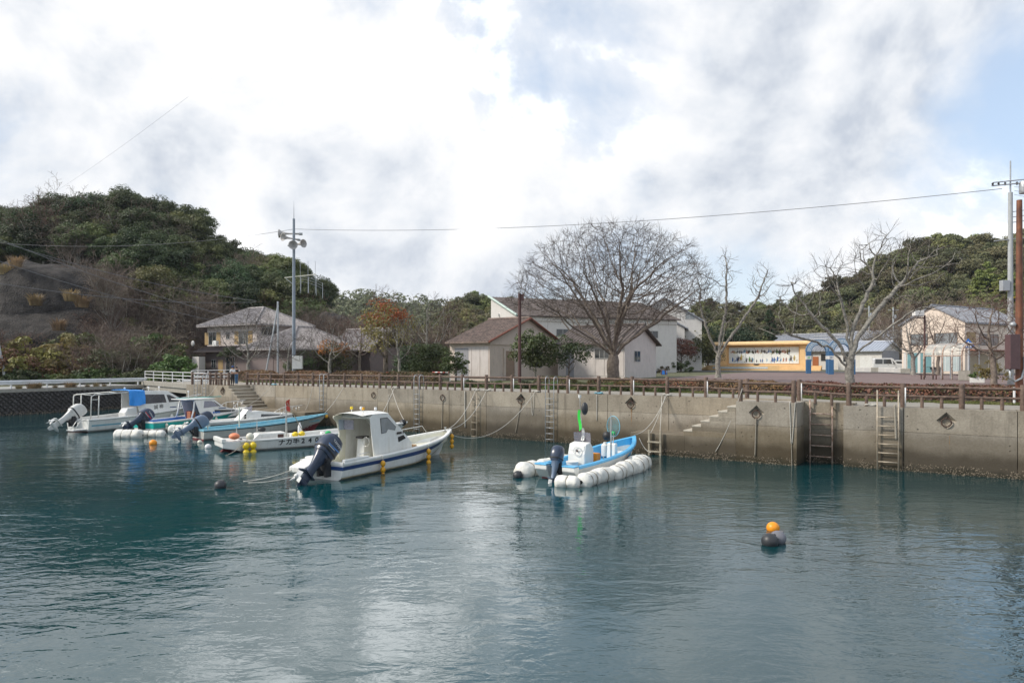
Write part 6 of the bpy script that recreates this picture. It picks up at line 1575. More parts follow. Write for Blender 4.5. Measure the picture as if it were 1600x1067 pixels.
def outboard(boat, x, y, z, sc, tilt, cowl_m, leg_m, brand=None, gear_m=None, stripe=None, turn=0., brand2=None):
    M = Matrix.Translation((x, y, z)) @ Matrix.Scale(sc, 4) @ Matrix.Rotation(turn, 4, 'Z') @ Matrix.Rotation(tilt, 4, 'Y')
    o = boat.o
    mid = MB(); loft(mid, [(-.20, 0, .12, .26, .17, 3), (-.20, 0, -.05, .20, .13, 3), (-.22, 0, -.35, .13, .085, 3), (-.22, 0, -.62, .14, .075, 3), (-.22, 0, -.66, .15, .075, 3)], 16, M)
    root = mid.build('outboard_motor', leg_m, o, smooth='auto')
    c = MB(); loft(c, [(-.17, 0, .08, .30, .19, 3.2), (-.17, 0, .20, .34, .225, 3.4), (-.16, 0, .40, .345, .23, 3.4), (-.14, 0, .58, .33, .22, 3.2), (-.11, 0, .70, .27, .19, 3), (-.09, 0, .755, .17, .13, 2.6)], 24, M)
    c.build('cowling', cowl_m, root, smooth='auto')
    loft(MB(), [(-.17, 0, .165, .332, .222, 3.4), (-.17, 0, .19, .352, .236, 3.4), (-.17, 0, .215, .352, .236, 3.4), (-.17, 0, .235, .334, .224, 3.4)], 24, M).build('cowl_seam', ob_dark, root, smooth='auto')
    MB().box(-.52, -.02, -.13, .13, -.68, -.655, M).build('cavitation_plate', gear_m or leg_m, root)
    g_ = MB(); Mg = M @ Matrix.Translation((-.24, 0, -.93)) @ Matrix.Rotation(pi/2, 4, 'Y')
    g_.lathe([(.01, -.0-.38), (.07, -.28), (.09, -.1), (.09, .12), (.065, .24)][::1], 12, Mg @ Matrix.Rotation(pi, 4, 'X')); loft(g_, [(-.22, 0, -.66, .15, .055, 2.5), (-.23, 0, -.9, .14, .05, 2.5)], 14, M)
    g_.prism([(-.36, -.98), (-.08, -.98), (-.20, -1.22), (-.33, -1.22)], -.018, .018, M); g_.build('gearcase', gear_m or leg_m, root, smooth='auto')
    p_ = MB()
    for k in range(3):
        a = k*2*pi/3
        Mb = M @ Matrix.Translation((-.50, 0, -.93)) @ Matrix.Rotation(a, 4, 'X') @ Matrix.Rotation(.5, 4, 'Z')
        p_.prism([(-.015, .04), (.015, .04), (.02, .12), (0, .20), (-.02, .12)], -.07, .07, Mb)
    p_.lathe([(.055, -.07), (.05, .09), (.02, .11)], 10, M @ Matrix.Translation((-.50, 0, -.93)) @ Matrix.Rotation(-pi/2, 4, 'Y')); p_.build('propeller', offwhite, root, smooth='auto')
    Mb = Matrix.Translation((x, y, z)) @ Matrix.Scale(sc, 4)
    b_ = MB().box(-.12, .10, -.17, -.10, -.42, .10, Mb); b_.box(-.12, .10, .10, .17, -.42, .10, Mb); b_.box(-.10, -.02, -.11, .11, -.34, .05, Mb); b_.tube([Mb @ Vector((-.08, -.22, .02)), Mb @ Vector((-.08, .22, .02))], .05*sc, 8)
    b_.tube([Mb @ Vector((-.08, .0, -.32)), M @ Vector((-.16, 0, -.32))], .045*sc, 8); b_.build('mounting_bracket', ob_dark, root)
    if brand:
        for sd in (-1, 1):
            T = M @ Matrix.Translation((-.10, sd*.236, .50)) @ (Matrix.Rotation(pi/2, 4, 'X') if sd < 0 else Matrix.Rotation(pi, 4, 'Z') @ Matrix.Rotation(pi/2, 4, 'X'))
            text('brand_lettering', brand, .115, whitepipe, root, T)
            if stripe:
                MB().prism([(-.42, .30), (.06, .36), (.10, .40), (-.42, .335)], sd*.232, sd*.240, M).build('flash_stripe', stripe, root); MB().prism([(-.40, .27), (-.1, .30), (-.1, .315), (-.40, .29)], sd*.232, sd*.240, M).build('flash_stripe', whitepipe, root)
    return root

# --- cabin boat in the foreground
b = Boat('cabin_boat', 'white cabin boat with navy stripe and large tilted dark outboard', (-7.35, 26.35), 62.7, 9.25, 2.45, .66, 1.12, 1.1)
b.hull(white, white, cream, .22, .62, .02, .95, .16)
b.band('navy_stripe', navy, .0, .985, .70, .86, .007, True, .0); b.band('waterline_stain', mat('waterline_stain', (.34, .30, .19), .7, .3, 3), 0, .9, .33, .40, .005)
pr = [(2.15, .45), (1.95, 2.22), (2.15, 2.38), (3.15, 2.36), (3.85, 1.78), (4.75, .98), (4.75, .45)]
cb = b.cabin(pr, .86, .76, white, skip=(0, 6, 5), th=.06)
b.side_window(cb, [(2.62, 2.16), (3.08, 2.16), (3.62, 1.76), (3.55, 1.62), (3.1, 1.70), (2.98, 1.58), (2.66, 1.56)], curtain, black)
b.front_window(cb, (3.15, 2.36), (3.85, 1.78), glass)
b.side_window(cb, [(3.75, 1.30), (4.15, 1.36), (4.32, 1.20), (3.78, 1.08)], glass, None)
Tt = Matrix.Rotation(pi/2, 4, 'X')
text('hull_lettering', '■■■■ · · •', .14, frame_dk, cb, Matrix.Translation((4.0, -.845, 1.46)) @ Tt) if False else None
MB().prism([(2.35, .46), (3.3, .46), (3.3, 1.30), (2.45, 1.36)], -.10, .30).build('helm_console', white, b.o, bevel=.03); MB().box(2.3, 2.75, -.08, .28, 1.33, 1.41).build('console_top', frame_dk, b.o, bevel=.02)
MB().tube([(2.25+.02*cos(a), -.32+.19*cos(a), 1.22+.19*sin(a)) for a in [i*2*pi/16 for i in range(17)]], .014, 6, cap=False).build('steering_wheel', steel, b.o, smooth=True)
MB().tube([(2.27, -.32, 1.22), (2.6, -.2, 1.18)], .02, 6).build('wheel_shaft', steel, b.o)
MB().box(1.97, 2.0, .12, .62, 1.72, 2.12).build('rear_window', clear, b.o)
# hood: the port wall sweeps aft
m = MB(); m.prism([(1.5, 2.30), (1.95, 2.36), (2.3, 2.40), (2.2, .45), (1.9, .45), (1.75, .9), (1.85, 1.6), (1.72, 2.0), (1.5, 2.2)], .735, .80); m.build('hood_side', cream, b.o, bevel=.02)
MB().prism([(1.82, 1.70), (2.15, 1.70), (2.15, 2.12), (1.78, 2.12)], .725, .733).build('hood_window', mat('hazy_acrylic', (.42, .50, .60), .2, .12, 3), b.o)
MB().grid(lambda a, c: Vector((1.45+1.75*a, (c-.5)*1.56, 2.38+.09*(1-(2*c-1)**2)-.03*(2*a-1)**2)), 8, 8).build('roof_crown', white, b.o, smooth=True)
for x, y, h, mt in ((2.05, -.35, .22, amber), (2.45, .1, .2, whitepipe), (2.9, -.3, .12, whitepipe), (2.2, .4, .22, yellow)):
    MB().tube([(x, y, 2.4), (x, y, 2.44+h*.5)], .02, 6).build('lamp_stem', offwhite, b.o); MB().lathe([(.06, 0), (.065, .05), (.05, .11)], 10, Matrix.Translation((x, y, 2.44+h*.5))).build('lamp', mt, b.o, smooth='auto')
for sx in (1,):
    for sd in (-1, 1): MB().tube([(1.0, sd*.95, .70), (1.05, sd*.93, .88), (1.65, sd*.95, .90), (1.7, sd*.97, .72)], .018, 6).build('grab_rail', steel, b.o, smooth=True)
MB().tube([b.S(.62, 1, 1)+Vector((0, -.1, .02)), b.S(.64, 1, 1)+Vector((0, -.12, .42)), b.S(.83, 1, 1)+Vector((0, -.12, .42)), b.S(.86, 1, 1)+Vector((0, -.1, .04))], .02, 7).build('bow_rail', steel, b.o, smooth=True)
MB().tube([b.S(.62, 1, -1)+Vector((0, .1, .02)), b.S(.64, 1, -1)+Vector((0, .12, .12)), b.S(.72, 1, -1)+Vector((0, .12, .12))], .018, 7).build('grab_rail', steel, b.o, smooth=True)
MB().lathe([(.04, 0), (.04, .14), (.07, .15), (.07, .18)], 10, Matrix.Translation((8.75, 0, 1.1))).build('bow_bollard', steel, b.o)
m = MB(); rr = random.Random(9)
for k in range(3): m.tube([(5.4+.22*cos(a*1.0+k)+.03*rr.random(), -.35+.2*sin(a+k), .66+.035*k+.012*a/6) for a in [i*.5 for i in range(26)]], .022, 5)
m.build('rope_heap', mat('tan_rope', (.36, .25, .15), .9, .2, 12), b.o, smooth=True)
MB().box(.12, .55, .35, 1.0, .55, .80).build('stern_seat', white, b.o, bevel=.05); MB().box(.05, 1.5, -1.12, -.95, .55, .80).build('side_locker', white, b.o, bevel=.04)
MB().prism([(-.75, .30), (.05, .30), (.05, .62), (-.2, .66), (-.75, .52)], .15, .95).build('stern_bracket', white, b.o, bevel=.04)
b6 = b
outboard(b, -.12, -.25, .72, 1.38, radians(46), ob_navy, ob_navy, 'YAMAHA', stripe=mat('flash_blue', (.10, .25, .55), .4, .05, 4))
text('cabin_lettering', 'W 115 ・・ 1', .15, frame_dk, cb, Matrix.Translation((3.92, -.835, 1.48)) @ Tt) if False else None
m = MB(); [m.box(3.66+.07*k, 3.72+.07*k, -.842, -.836, 1.42, 1.52) for k in range(7) if k != 5]; m.build('registration_marks', frame_dk, cb)
for u, lab in ((.235, 'string of three amber floats on the cabin boat side near its outboard'), (.58, 'string of three amber floats on the cabin boat side below its cabin'), (.94, 'string of three amber floats under the cabin boat bow')):
    tag(b.fender(u, amber, 3, .105, -1, .16 if u < .9 else .1), lab, 'fender')

# --- blue skiff with console
b = Boat('skiff', 'small white skiff with sky-blue interior and centre console', (1.80, 26.2), 53.6, 6.5, 1.95, .54, 1.10, .85, um=.45)
b.hull(white, blue_int, blue_int, .18, .42, .03, .95, .17, redbottom)
b.band('rub_strip', frame_dk, 0, .99, .93, .965, .008)
MB().prism([(1.28, .2), (2.0, .2), (2.0, 1.02), (1.75, 1.30), (1.40, 1.24), (1.28, .85)], -.39, .39).build('console', white, b.o, bevel=.04)
MB().prism([(1.30, .98), (1.36, 1.18), (1.40, 1.18), (1.34, .98)], -.33, .33).build('dash_panel', offwhite, b.o)
MB().grid(lambda a, c: Vector((1.78+.22*(1-(2*a-1)**2)*.6-.06*c, (a-.5)*.78, 1.27+.40*c)), 8, 4).build('windscreen', clear, b.o, smooth=True)
MB().tube([(1.24+.03*sin(a), -.06+.16*cos(a), .98+.16*sin(a)) for a in [i*2*pi/16 for i in range(17)]], .018, 6, cap=False).build('steering_wheel', offwhite, b.o, smooth=True)
MB().lathe([(.045, 0), (.04, .03)], 12, Matrix.Translation((1.24, -.06, .98)) @ Matrix.Rotation(pi/2, 4, 'Y')).build('wheel_hub', rustdark, b.o)
for lab, x, y, r_, h, mt in (('white lidded bucket behind the skiff console', .95, -.02, .24, .42, white),):
    q = thing('bucket', lab, 'bucket', b.P(x, y, .18), b.o.rotation_euler.z); MB().lathe([(r_*.85, 0), (r_, h*.9), (r_*1.06, h*.9), (r_*1.06, h)], 16).build('pail', mt, q, smooth='auto')
q = thing('crate', 'orange plastic crate in front of the skiff console', 'crate', b.P(2.3, -.25, .18), b.o.rotation_euler.z); MB().box(-.16, .16, -.2, .2, 0, .62).build('box', mat('orange_crate', (.75, .28, .03), .5, .1, 4), q, bevel=.02)
q = thing('jug', 'white jug with grey label in the skiff bow', 'jug', b.P(4.3, .35, .42), b.o.rotation_euler.z); MB().lathe([(.16, 0), (.17, .06), (.17, .46), (.07, .56), (.07, .6)], 14).build('bottle', offwhite, q, smooth='auto')
MB().prism([(3.7, .2), (4.15, .2), (4.05, .5), (4.0, 1.05), (3.8, 1.05), (3.75, .5)], -.42, -.02).build('hauler_housing', white, b.o, bevel=.04); MB().box(4.9, 5.4, -.4, .4, .42, .55).build('bow_seat', offwhite, b.o, bevel=.02)
MB().tube([(3.55, -.35, .3), (3.52, -.36, 2.0), (3.5, -.36, 2.35)], [.04, .035, .015], 8).build('steel_post', steel, b.o, smooth='auto')
for y in (-.1, .02): MB().tube([(4.2, y, .4), (4.25, y, 1.5)], .012, 5).build('rod', steel, b.o)
q = thing('landing_net', 'round landing net standing up in the skiff bow', 'landing net', b.P(4.6, .1, 1.25), b.o.rotation_euler.z)
MB().tube([(.05*cos(a), .34*cos(a), .45+.45*sin(a)) for a in [i*2*pi/24 for i in range(25)]], .018, 6, cap=False).build('hoop', ltblue, q, smooth=True)
m = MB()
for i in range(-5, 6):
    y = .062*i; h = .45*sqrt(max(0, 1-(y/.34)**2)); m.tube([(0, y, .45-h), (.12, y*.6, .45), (0, y, .45+h)], .006, 3); z = .082*i; w2 = .34*sqrt(max(0, 1-(z/.45)**2)); m.tube([(0, -w2, .45+z), (.12, 0, .45+z*.6), (0, w2, .45+z)], .006, 3)
m.build('mesh', mat('net_mesh', (.10, .33, .38), .6, .1, 5), q, kind='stuff'); MB().tube([(0, 0, 0), (-.1, 0, -.9)], .02, 6).build('handle', steel, q)
MB().ball((4.05, .12, 1.32), .17, .2, .2, 12, 8).build('dark_bag', black, b.o, smooth=True); MB().ball((4.4, .0, 1.42), .1, .1, .09, 10, 7).build('green_float', green_p, b.o, smooth=True)
q = thing('flag_pole', 'marker pole with green flag and dark float above the skiff console', 'flag pole', b.P(1.85, .02, 1.22), b.o.rotation_euler.z)
MB().tube([(0, 0, -.2), (-.18, .05, 1.9)], .018, 6).build('pole', steel, q); MB().ball((-.14, -.16, 1.42), .16, .13, .26, 12, 8).build('dark_flag', blackbuoy, q, smooth=True); MB().lathe([(.06, 0), (.06, .12)], 10, Matrix.Translation((-.18, .05, 1.85))).build('cap', offwhite, q)
MB().grid(lambda a, c: Vector((-.16+.02*c+.03*sin(3*c), .02+.12*a+.04*sin(5*c), 1.35-.75*c-.1*a*c)), 3, 8).build('green_flag', mat('green_flag', (.03, .60, .06), .6, .05, 4), q, smooth=True); MB().grid(lambda a, c: Vector((-.01+.05*sin(4*c), .1*(a-.5)*(1+.5*c), .62-.5*c)), 3, 6).build('white_rag', offwhite, q, smooth=True)
for x, y, r_, h, mt in ((2.55, -.55, .08, .3, offwhite), (2.7, -.35, .1, .22, mat('pink_plastic', (.6, .3, .35), .5, .1, 4)), (.75, .45, .07, .35, mat('purple_bottle', (.15, .04, .15), .4, .1, 4)), (.68, .62, .08, .3, black), (2.4, -.62, .03, .5, steel)): MB().lathe([(r_, 0), (r_, h*.8), (r_*.5, h)], 10, Matrix.Translation((x, y, .19))).build('bottle', mt, b.o, smooth='auto')
outboard(b, -.1, 0, .60, .92, radians(20), ob_navy, ob_grey, None, turn=.15)
for sd in (-1, 1): MB().prism([(-.34, .40), (-.05, .05), (.0, .05), (.0, .56), (-.34, .56)], sd*.35, sd*.90).build('stern_pod', white, b.o, bevel=.03); MB().box(-.36, .02, sd*.35 if sd > 0 else -.90, .90 if sd > 0 else -.35, .56, .61).build('pod_top', blue_int, b.o, bevel=.01)
b7 = b

# --- long white skiff with registration
b = Boat('work_skiff', 'long white open work skiff with black registration characters', (-14.15, 35.0), 35.5, 9.7, 2.1, .56, .98, 1.0, um=.45, p=2.2)
b.hull(white, white, offwhite, .16, .3, .05, .93, .12, bottom_dark)
b.band('rub_strip', greybuoy, .02, .99, .90, .93, .008)
MB().prism([(-.85, .25), (.02, .05), (.02, .56), (-.85, .60)], -.9, .9).build('stern_overhang', white, b.o, bevel=.04); MB().box(-.9, -.7, -.95, .95, .5, .72).build('stern_rim', white, b.o, bevel=.04)
MB().prism([(-.9, -.12), (-.35, -.1), (.05, .0), (.05, .22), (-.55, .18)], -.10, .10).build('stern_drive', redbottom, b.o, bevel=.02)
MB().prism([(.75, .2), (2.4, .2), (2.4, .84), (1.0, .84), (.75, .62)], -.55, .35).build('engine_box', white, b.o, bevel=.04); MB().box(1.95, 2.25, -.562, -.552, .54, .76).build('brown_panel', brownpole, b.o)
MB().box(1.1, 1.85, -.56, -.552, .34, .74).build('engine_hatch', offwhite, b.o)
for x in (2.9, 4.6, 6.2, 7.6): MB().prism([(x, .16), (x+.5, .16), (x+.3, .62), (x+.12, .62)], .55, .92).build('knee_bracket', white, b.o)
for x, y, h in ((2.5, -.1, 2.3), (2.6, .05, 2.2), (.1, .3, 1.2), (1.2, .6, 1.5)): MB().tube([(x, y, .3), (x, y, h)], .022, 6).build('pole', steel, b.o)
MB().tube([(3.7, .3, .5), (2.6, .0, 2.35)], .018, 6).build('flag_staff', wood, b.o); MB().grid(lambda a, c: Vector((2.56+.08*a*c+.2*a*(1-.4*c), .02+.05*sin(5*c), 2.45-.5*c+.10*a*(1-2*c))), 5, 6).build('red_flag', mat('faded_red_flag', (.50, .06, .04), .7, .2, 5), b.o, smooth=True)
MB().ball((1.3, .0, 1.0), .2, .14, .13, 10, 7).build('dark_hauler', ob_dark, b.o, smooth=True)
for i, ch in enumerate('ナカ手240'):
    u = .215+.0385*i; p = b.S(u, .70, -1, .0); q = b.S(u+.02, .70, -1); an = atan2(q.y-p.y, q.x-p.x)
    up = b.S(u, .86, -1)-b.S(u, .54, -1); ta = atan2(-up.y, up.z)
    M = Matrix.Translation(p+Vector((0, -.018, .02))) @ Matrix.Rotation(an, 4, 'Z') @ Matrix.Rotation(ta, 4, 'X') @ Tt
    pl_ = MB().box(-.19, .19, -.17, .17, -.004, .003, M).build('registration_plate', offwhite, b.o)
    text('registration_character', ch, .36, black, pl_, M @ Matrix.Translation((0, 0, .006)), .003, .011)
def loose(name, label, cat, boat, x, y, z, mt, r_, rz_=None):
    o = MB().ball((0, 0, 0), r_, r_, rz_ or r_, 14, 9).build(name, mt, smooth=True); o.location = boat.P(x, y, z); return tag(o, label, cat)
loose('float_ball', 'salmon-orange float lying on the work skiff stern', 'float', b, -.25, -.7, .80, salmon, .26, .17)
loose('float_ball', 'cream float lying on the work skiff stern', 'float', b, .5, -.75, .74, cream, .20)
loose('float_ball', 'yellow float inside the work skiff behind the engine box', 'float', b, 2.8, -.75, .72, yellow, .17, .14)
loose('float_ball', 'second yellow float beside it inside the work skiff', 'float', b, 3.16, -.72, .73, yellow, .17, .14)
loose('float_ball', 'green float on the work skiff gunwale above the big outboard', 'float', b, 4.5, -.98, .72, green_p, .16, .11)
for i, (lab, x) in enumerate((('pair of yellow floats hung on the work skiff side, the one towards the stern', .22), ('pair of yellow floats hung on the work skiff side, the one towards the bow', .56))):
    u = x/9.7; tag(b.fender(u, yellow, 2, .17, -1, .06, .16, 1.08), lab, 'fender')
q = thing('plastic_bottle', 'tall white plastic bottle behind the work skiff gunwale', 'bottle', b.P(3.6, .95, .62), 0); MB().lathe([(.1, 0), (.11, .05), (.11, .35), (.04, .5), (.04, .56)], 12).build('bottle', whitepipe, q, smooth='auto')
MB().ball((9.45, .05, .95), .2, .25, .2, 12, 8).build('bow_tyre', black, b.o, smooth=True)
b5 = b

# --- pale-blue decked skiff
b = Boat('skiff', 'narrow white skiff with faded blue deck and black rub strip', (-18.35, 39.9), 46.5, 8.5, 1.95, .60, 1.08, 1.0, um=.45, p=2.1)
b.hull(mat('greyish_hull', (.50, .50, .46), .45, .1, 3, dirt=.4, dirtcol=(.3, .27, .2), streak=1), pale_blue, pale_blue, .38, .62, .03, .93, .14, redbottom)
b.band('rub_strip', blackgloss, 0, .995, .885, .945, .012, True)
for x, y, mt in ((2.2, .2, green_p), (3.0, -.1, navy), (2.6, .1, salmon), (1.6, -.1, yellow)): MB().ball((x, y, .45), .3, .16, .07, 10, 6).build('gear', mt, b.o, smooth=True)
for x, y, h in ((2.6, .3, 1.8), (.6, .1, 1.1)): MB().tube([(x, y, .4), (x, y, h)], .035, 6).build('pole', cream, b.o)
outboard(b, -.1, .1, .66, 1.12, radians(60), ob_grey, ob_grey, None, gear_m=ob_grey)
tag(b.fender(.99, amber, 1, .12, -1, .05, .06, 1.0), 'small amber float hanging on the faded blue skiff bow', 'fender')
b4 = b
# --- black-hulled runabout
b = Boat('runabout', 'low runabout with black hull sides, white deck and bow rail', (-20.3, 45.0), 41, 7.1, 1.95, .62, .98, 1.1, um=.4)
b.hull(white, white, white, .48, .55, .05, .62, .2); b.band('black_topside', blackgloss, .02, .995, .46, .80, .008)
cbp = [(2.6, .6), (3.0, 1.15), (3.5, 1.20), (4.9, 1.0), (6.2, .92), (6.2, .6)]
cb = b.cabin(cbp, .62, .42, white, th=.03, name='cuddy'); b.side_window(cb, [(3.6, .98), (4.9, .90), (5.6, .84), (3.55, .80)], glass)
MB().grid(lambda a, c: Vector((2.75+.35*(1-(2*a-1)**2)+.05*c, (a-.5)*1.0, 1.1+.45*c*(1-.5*(2*a-1)**2))), 10, 4).build('windscreen', clear, b.o, smooth=True)
MB().prism([(2.0, .5), (2.9, .5), (3.1, 1.05), (2.7, 1.35), (2.45, 1.0)], -.5, .5).build('console', white, b.o, bevel=.03)
for z in (.95, .78): MB().lathe([(.07, 0), (.07, .02)], 12, Matrix.Translation((2.5, -.505, z)) @ Matrix.Rotation(pi/2, 4, 'X')).build('vent', ob_dark, b.o)
b.bow_rail(.68, .98, .48)
outboard(b, -.1, 0, .62, 1.0, radians(58), ob_navy, ob_dark, None)
b3 = b
# --- teal boat with hardtop
b = Boat('hardtop_boat', 'white hardtop boat with broad teal stripe and blue deck sheet', (-23.75, 44.0), 62, 8.2, 2.3, .70, 1.2, 1.0)
b.hull(white, white, deck_blue, .42, .85, .02, .55, .14, bottom_dark, white); b.band('teal_stripe', teal, .0, .99, .58, .92, .007, True)
cbp = [(3.7, .55), (3.2, 1.95), (3.5, 2.03), (4.7, 1.98), (5.5, 1.40), (6.9, 1.05), (6.9, .7)]
cb = b.cabin(cbp, .90, .72, white, skip=(0, 6, 5), th=.05); b.side_window(cb, [(3.95, 1.86), (4.55, 1.84), (5.05, 1.46), (3.85, 1.40)], clear, frame_al, t=.04); b.side_window(cb, [(4.65, 1.80), (4.72, 1.80), (5.22, 1.44), (5.12, 1.44)], blackgloss)
b.side_window(cb, [(4.7, 1.22), (6.4, 1.12), (6.4, 1.02), (4.7, 1.0)], glass); b.front_window(cb, (4.7, 1.98), (5.5, 1.40), tint)
MB().tube([(2.9, -.8, .75), (3.05, -.8, 1.2), (3.15, -.74, 1.9)], .05, 6).build('roof_strut', white, b.o, smooth=True); MB().tube([(2.9, .8, .75), (3.05, .8, 1.2), (3.15, .74, 1.9)], .05, 6).build('roof_strut', white, b.o, smooth=True)
MB().box(2.5, 4.8, -.8, .8, 1.985, 2.045).build('hardtop', white, b.o, bevel=.03); MB().tube([(2.2, -.2, 2.12), (5.2, -.9, 2.14)], .025, 6).build('boat_hook', [teal][0], b.o)
for lab, y, mt in (('orange-brown box under the hardtop of the teal boat', -.3, mat('terracotta_box', (.42, .14, .06), .6, .1, 4)), ('dark red box under the hardtop of the teal boat', .25, mat('maroon_box', (.22, .04, .04), .6, .1, 4))):
    q = thing('storage_box', lab, 'box', b.P(3.25 if y < 0 else 3.6, y, .45), b.o.rotation_euler.z); MB().box(-.2, .2, -.18, .18, 0, .72).build('box', mt, q, bevel=.02)
MB().tube([(3.4, .2, 2.05), (3.4, .2, 2.5)], .02, 6).build('mast', whitepipe, b.o); MB().ball((3.4, .2, 2.52), .07).build('mast_light', whitepipe, b.o, smooth=True)
m = MB(); [m.box(4.05+.12*k, 4.13+.12*k, -.905, -.897, .98+.02*(k % 2), 1.1) for k in range(9) if k not in (3,)]; m.build('registration_marks', sb, cb); MB().box(5.0, 5.6, -.885, -.88, 1.28, 1.34).build('name_strip', navy, cb)
b.bow_rail(.74, .99, .55)
outboard(b, -.1, 0, .72, 1.2, radians(58), ob_navy, ob_navy, 'YAMAHA', stripe=red)
for i, u in enumerate((.10, .55, .80, .95)): tag(b.fender(u, cream, 2 if i != 1 else 1, .09, -1, .12), ['cream fender near the stern of the teal boat', 'cream fender amidships on the teal boat', 'cream fender near the bow rail of the teal boat', 'cream fender under the bow of the teal boat'][i], 'fender')
q = thing('tyre_fender', 'black tyre hanging at the teal boat bow', 'tyre', b.P(8.0, -.2, .72), b.o.rotation_euler.z)
MB().tube([(.0, .26*cos(a), .26*sin(a)) for a in [i*2*pi/20 for i in range(21)]], .1, 8, cap=False).build('tyre', black, q, smooth=True); MB().tube([(0, 0, .26), (0, .1, .5)], .015, 5).build('cord', rope, q)
b2 = b
# --- white cruiser with tarpaulin
b = Boat('cruiser', 'white cabin cruiser with blue tarpaulin, steel canopy frame and white outboard', (-28.3, 44.5), 63.5, 9.6, 2.7, .82, 1.55, 1.2)
b.hull(white, white, offwhite, .35, .8, .02, .5, .16, bottom_dark, white); b.band('blue_stripe', ltblue, .02, .9, .62, .70, .007); b.band('rub_strip', greybuoy, 0, .99, .93, .96, .01)
cbp = [(3.6, .8), (3.5, 2.45), (3.9, 2.58), (5.9, 2.48), (7.4, 1.62), (8.5, 1.45), (8.5, 1.0), (6, .95)]
cb = b.cabin(cbp, 1.0, .82, white, skip=(0, 6, 7), th=.05); b.side_window(cb, [(3.75, 2.3), (5.6, 2.24), (5.75, 1.66), (3.75, 1.62)], tint); b.side_window(cb, [(5.78, 2.2), (6.0, 2.2), (7.0, 1.70), (5.95, 1.66)], tint)
b.front_window(cb, (5.9, 2.48), (7.4, 1.62), tint)
def side_text(s, x, z, size, mt, root): text('boat_lettering', s, size, mt, root, Matrix.Translation(b.cab(x, z, -1, .012)) @ Matrix.Rotation(radians(-4), 4, 'Y') @ Tt)
side_text('誠 柳', 5.1, 1.36, .34, black, cb); m = MB(); [m.box(6.0+.11*k, 6.09+.11*k, -.965, -.955, 1.26, 1.33) for k in range(9) if k not in (5, 7)]; m.build('registration_marks', navy, cb)
fr = MB()
for y in (-.95, .95):
    fr.tube([(.25, y, .85), (.3, y, 2.30), (.5, y, 2.42), (3.9, y*.88, 2.52)], .035, 7); fr.tube([(.75, y, .88), (.8, y, 2.36)], .035, 7)
for x in (.32, 1.2, 2.1, 3.0): fr.tube([(x, -.95, 2.36+.05*x), (x, 0, 2.42+.05*x), (x, .95, 2.36+.05*x)], .028, 6)
fr.tube([(.3, -.95, 2.1), (.8, -.95, 2.1)], .025, 6); fr.build('canopy_frame', mat('white_tube', (.60, .60, .57), .4, .1, 5, dirt=.3, dirtcol=(.35, .25, .16)), b.o, smooth=True)
t_ = thing('tarpaulin', 'bright blue tarpaulin draped over the rear of the cruiser cabin', 'tarpaulin', b.P(0, 0, 0), b.o.rotation_euler.z)
def tp(a, c):
    if c < .42: q = c/.42; return Vector((2.85+1.15*a, 1.0-2.0*q*.98, 2.60+.04*sin(6*a)+.03*(1-(2*q-1)**2)))
    q = (c-.42)/.58; return Vector((2.85+1.15*a-.08*q*(1-a), -.96-.14*q-.05*sin(7*a+3*q)*q-.03*sin(13*a), 2.58-.98*q-.06*q*sin(4*a)))
MB().grid(tp, 24, 26).build('sheet', tarp_blue, t_, smooth=True)
MB().prism([(2.6, .6), (3.5, .6), (3.5, 1.45), (2.8, 1.40), (2.6, 1.1)], -.95, -.2).build('wrapped_seat', mat('white_sheet', (.62, .62, .60), .5, .05, 5), b.o, bevel=.08)
m = MB(); m.tube([b.S(.80, 1, 1)+Vector((0, -.15, 0)), b.S(.84, 1, 1)+Vector((0, -.2, .5)), b.S(.97, 1, 1)+Vector((0, -.05, .58)), b.S(.97, 1, -1)+Vector((0, .05, .58)), b.S(.84, 1, -1)+Vector((0, .2, .5)), b.S(.80, 1, -1)+Vector((0, .15, 0))], .024, 7); m.build('bow_rail', steel, b.o, smooth=True)
for x, y in ((3.2, 0), (5.6, -.3), (5.2, .3)): MB().tube([(x, y, 2.5), (x, y, 2.72)], .02, 5).build('lamp_stem', whitepipe, b.o); MB().ball((x, y, 2.74), .07).build('lamp', whitepipe, b.o, smooth=True)
MB().tube([(4.2, -.5, 2.6), (4.2, -.5, 2.7), (5.2, -.5, 2.68), (5.2, -.5, 2.55)], .018, 5).build('roof_rail', steel, b.o)
MB().box(-.9, .02, -1.0, -.25, .16, .24).build('swim_platform', offwhite, b.o, bevel=.02)
for y in (-.85, -.45): MB().tube([(-.75, y, .2), (-.35, y, .75), (.05, y, .85)], .028, 6).build('boarding_ladder', steel, b.o, smooth=True)
outboard(b, -.15, .3, .9, 1.3, radians(56), ob_silver, ob_silver, None, gear_m=ob_silver)
for u, lab in ((.27, 'grey-white fender on the cruiser side below the canopy frame'), (.60, 'grey-white fender on the cruiser side below its lettering'), (.85, 'grey-white fender on the cruiser side near its bow')): tag(b.fender(u, foam, 1, .13, -1, .25, .14, 2.0), lab, 'fender')
b1 = b
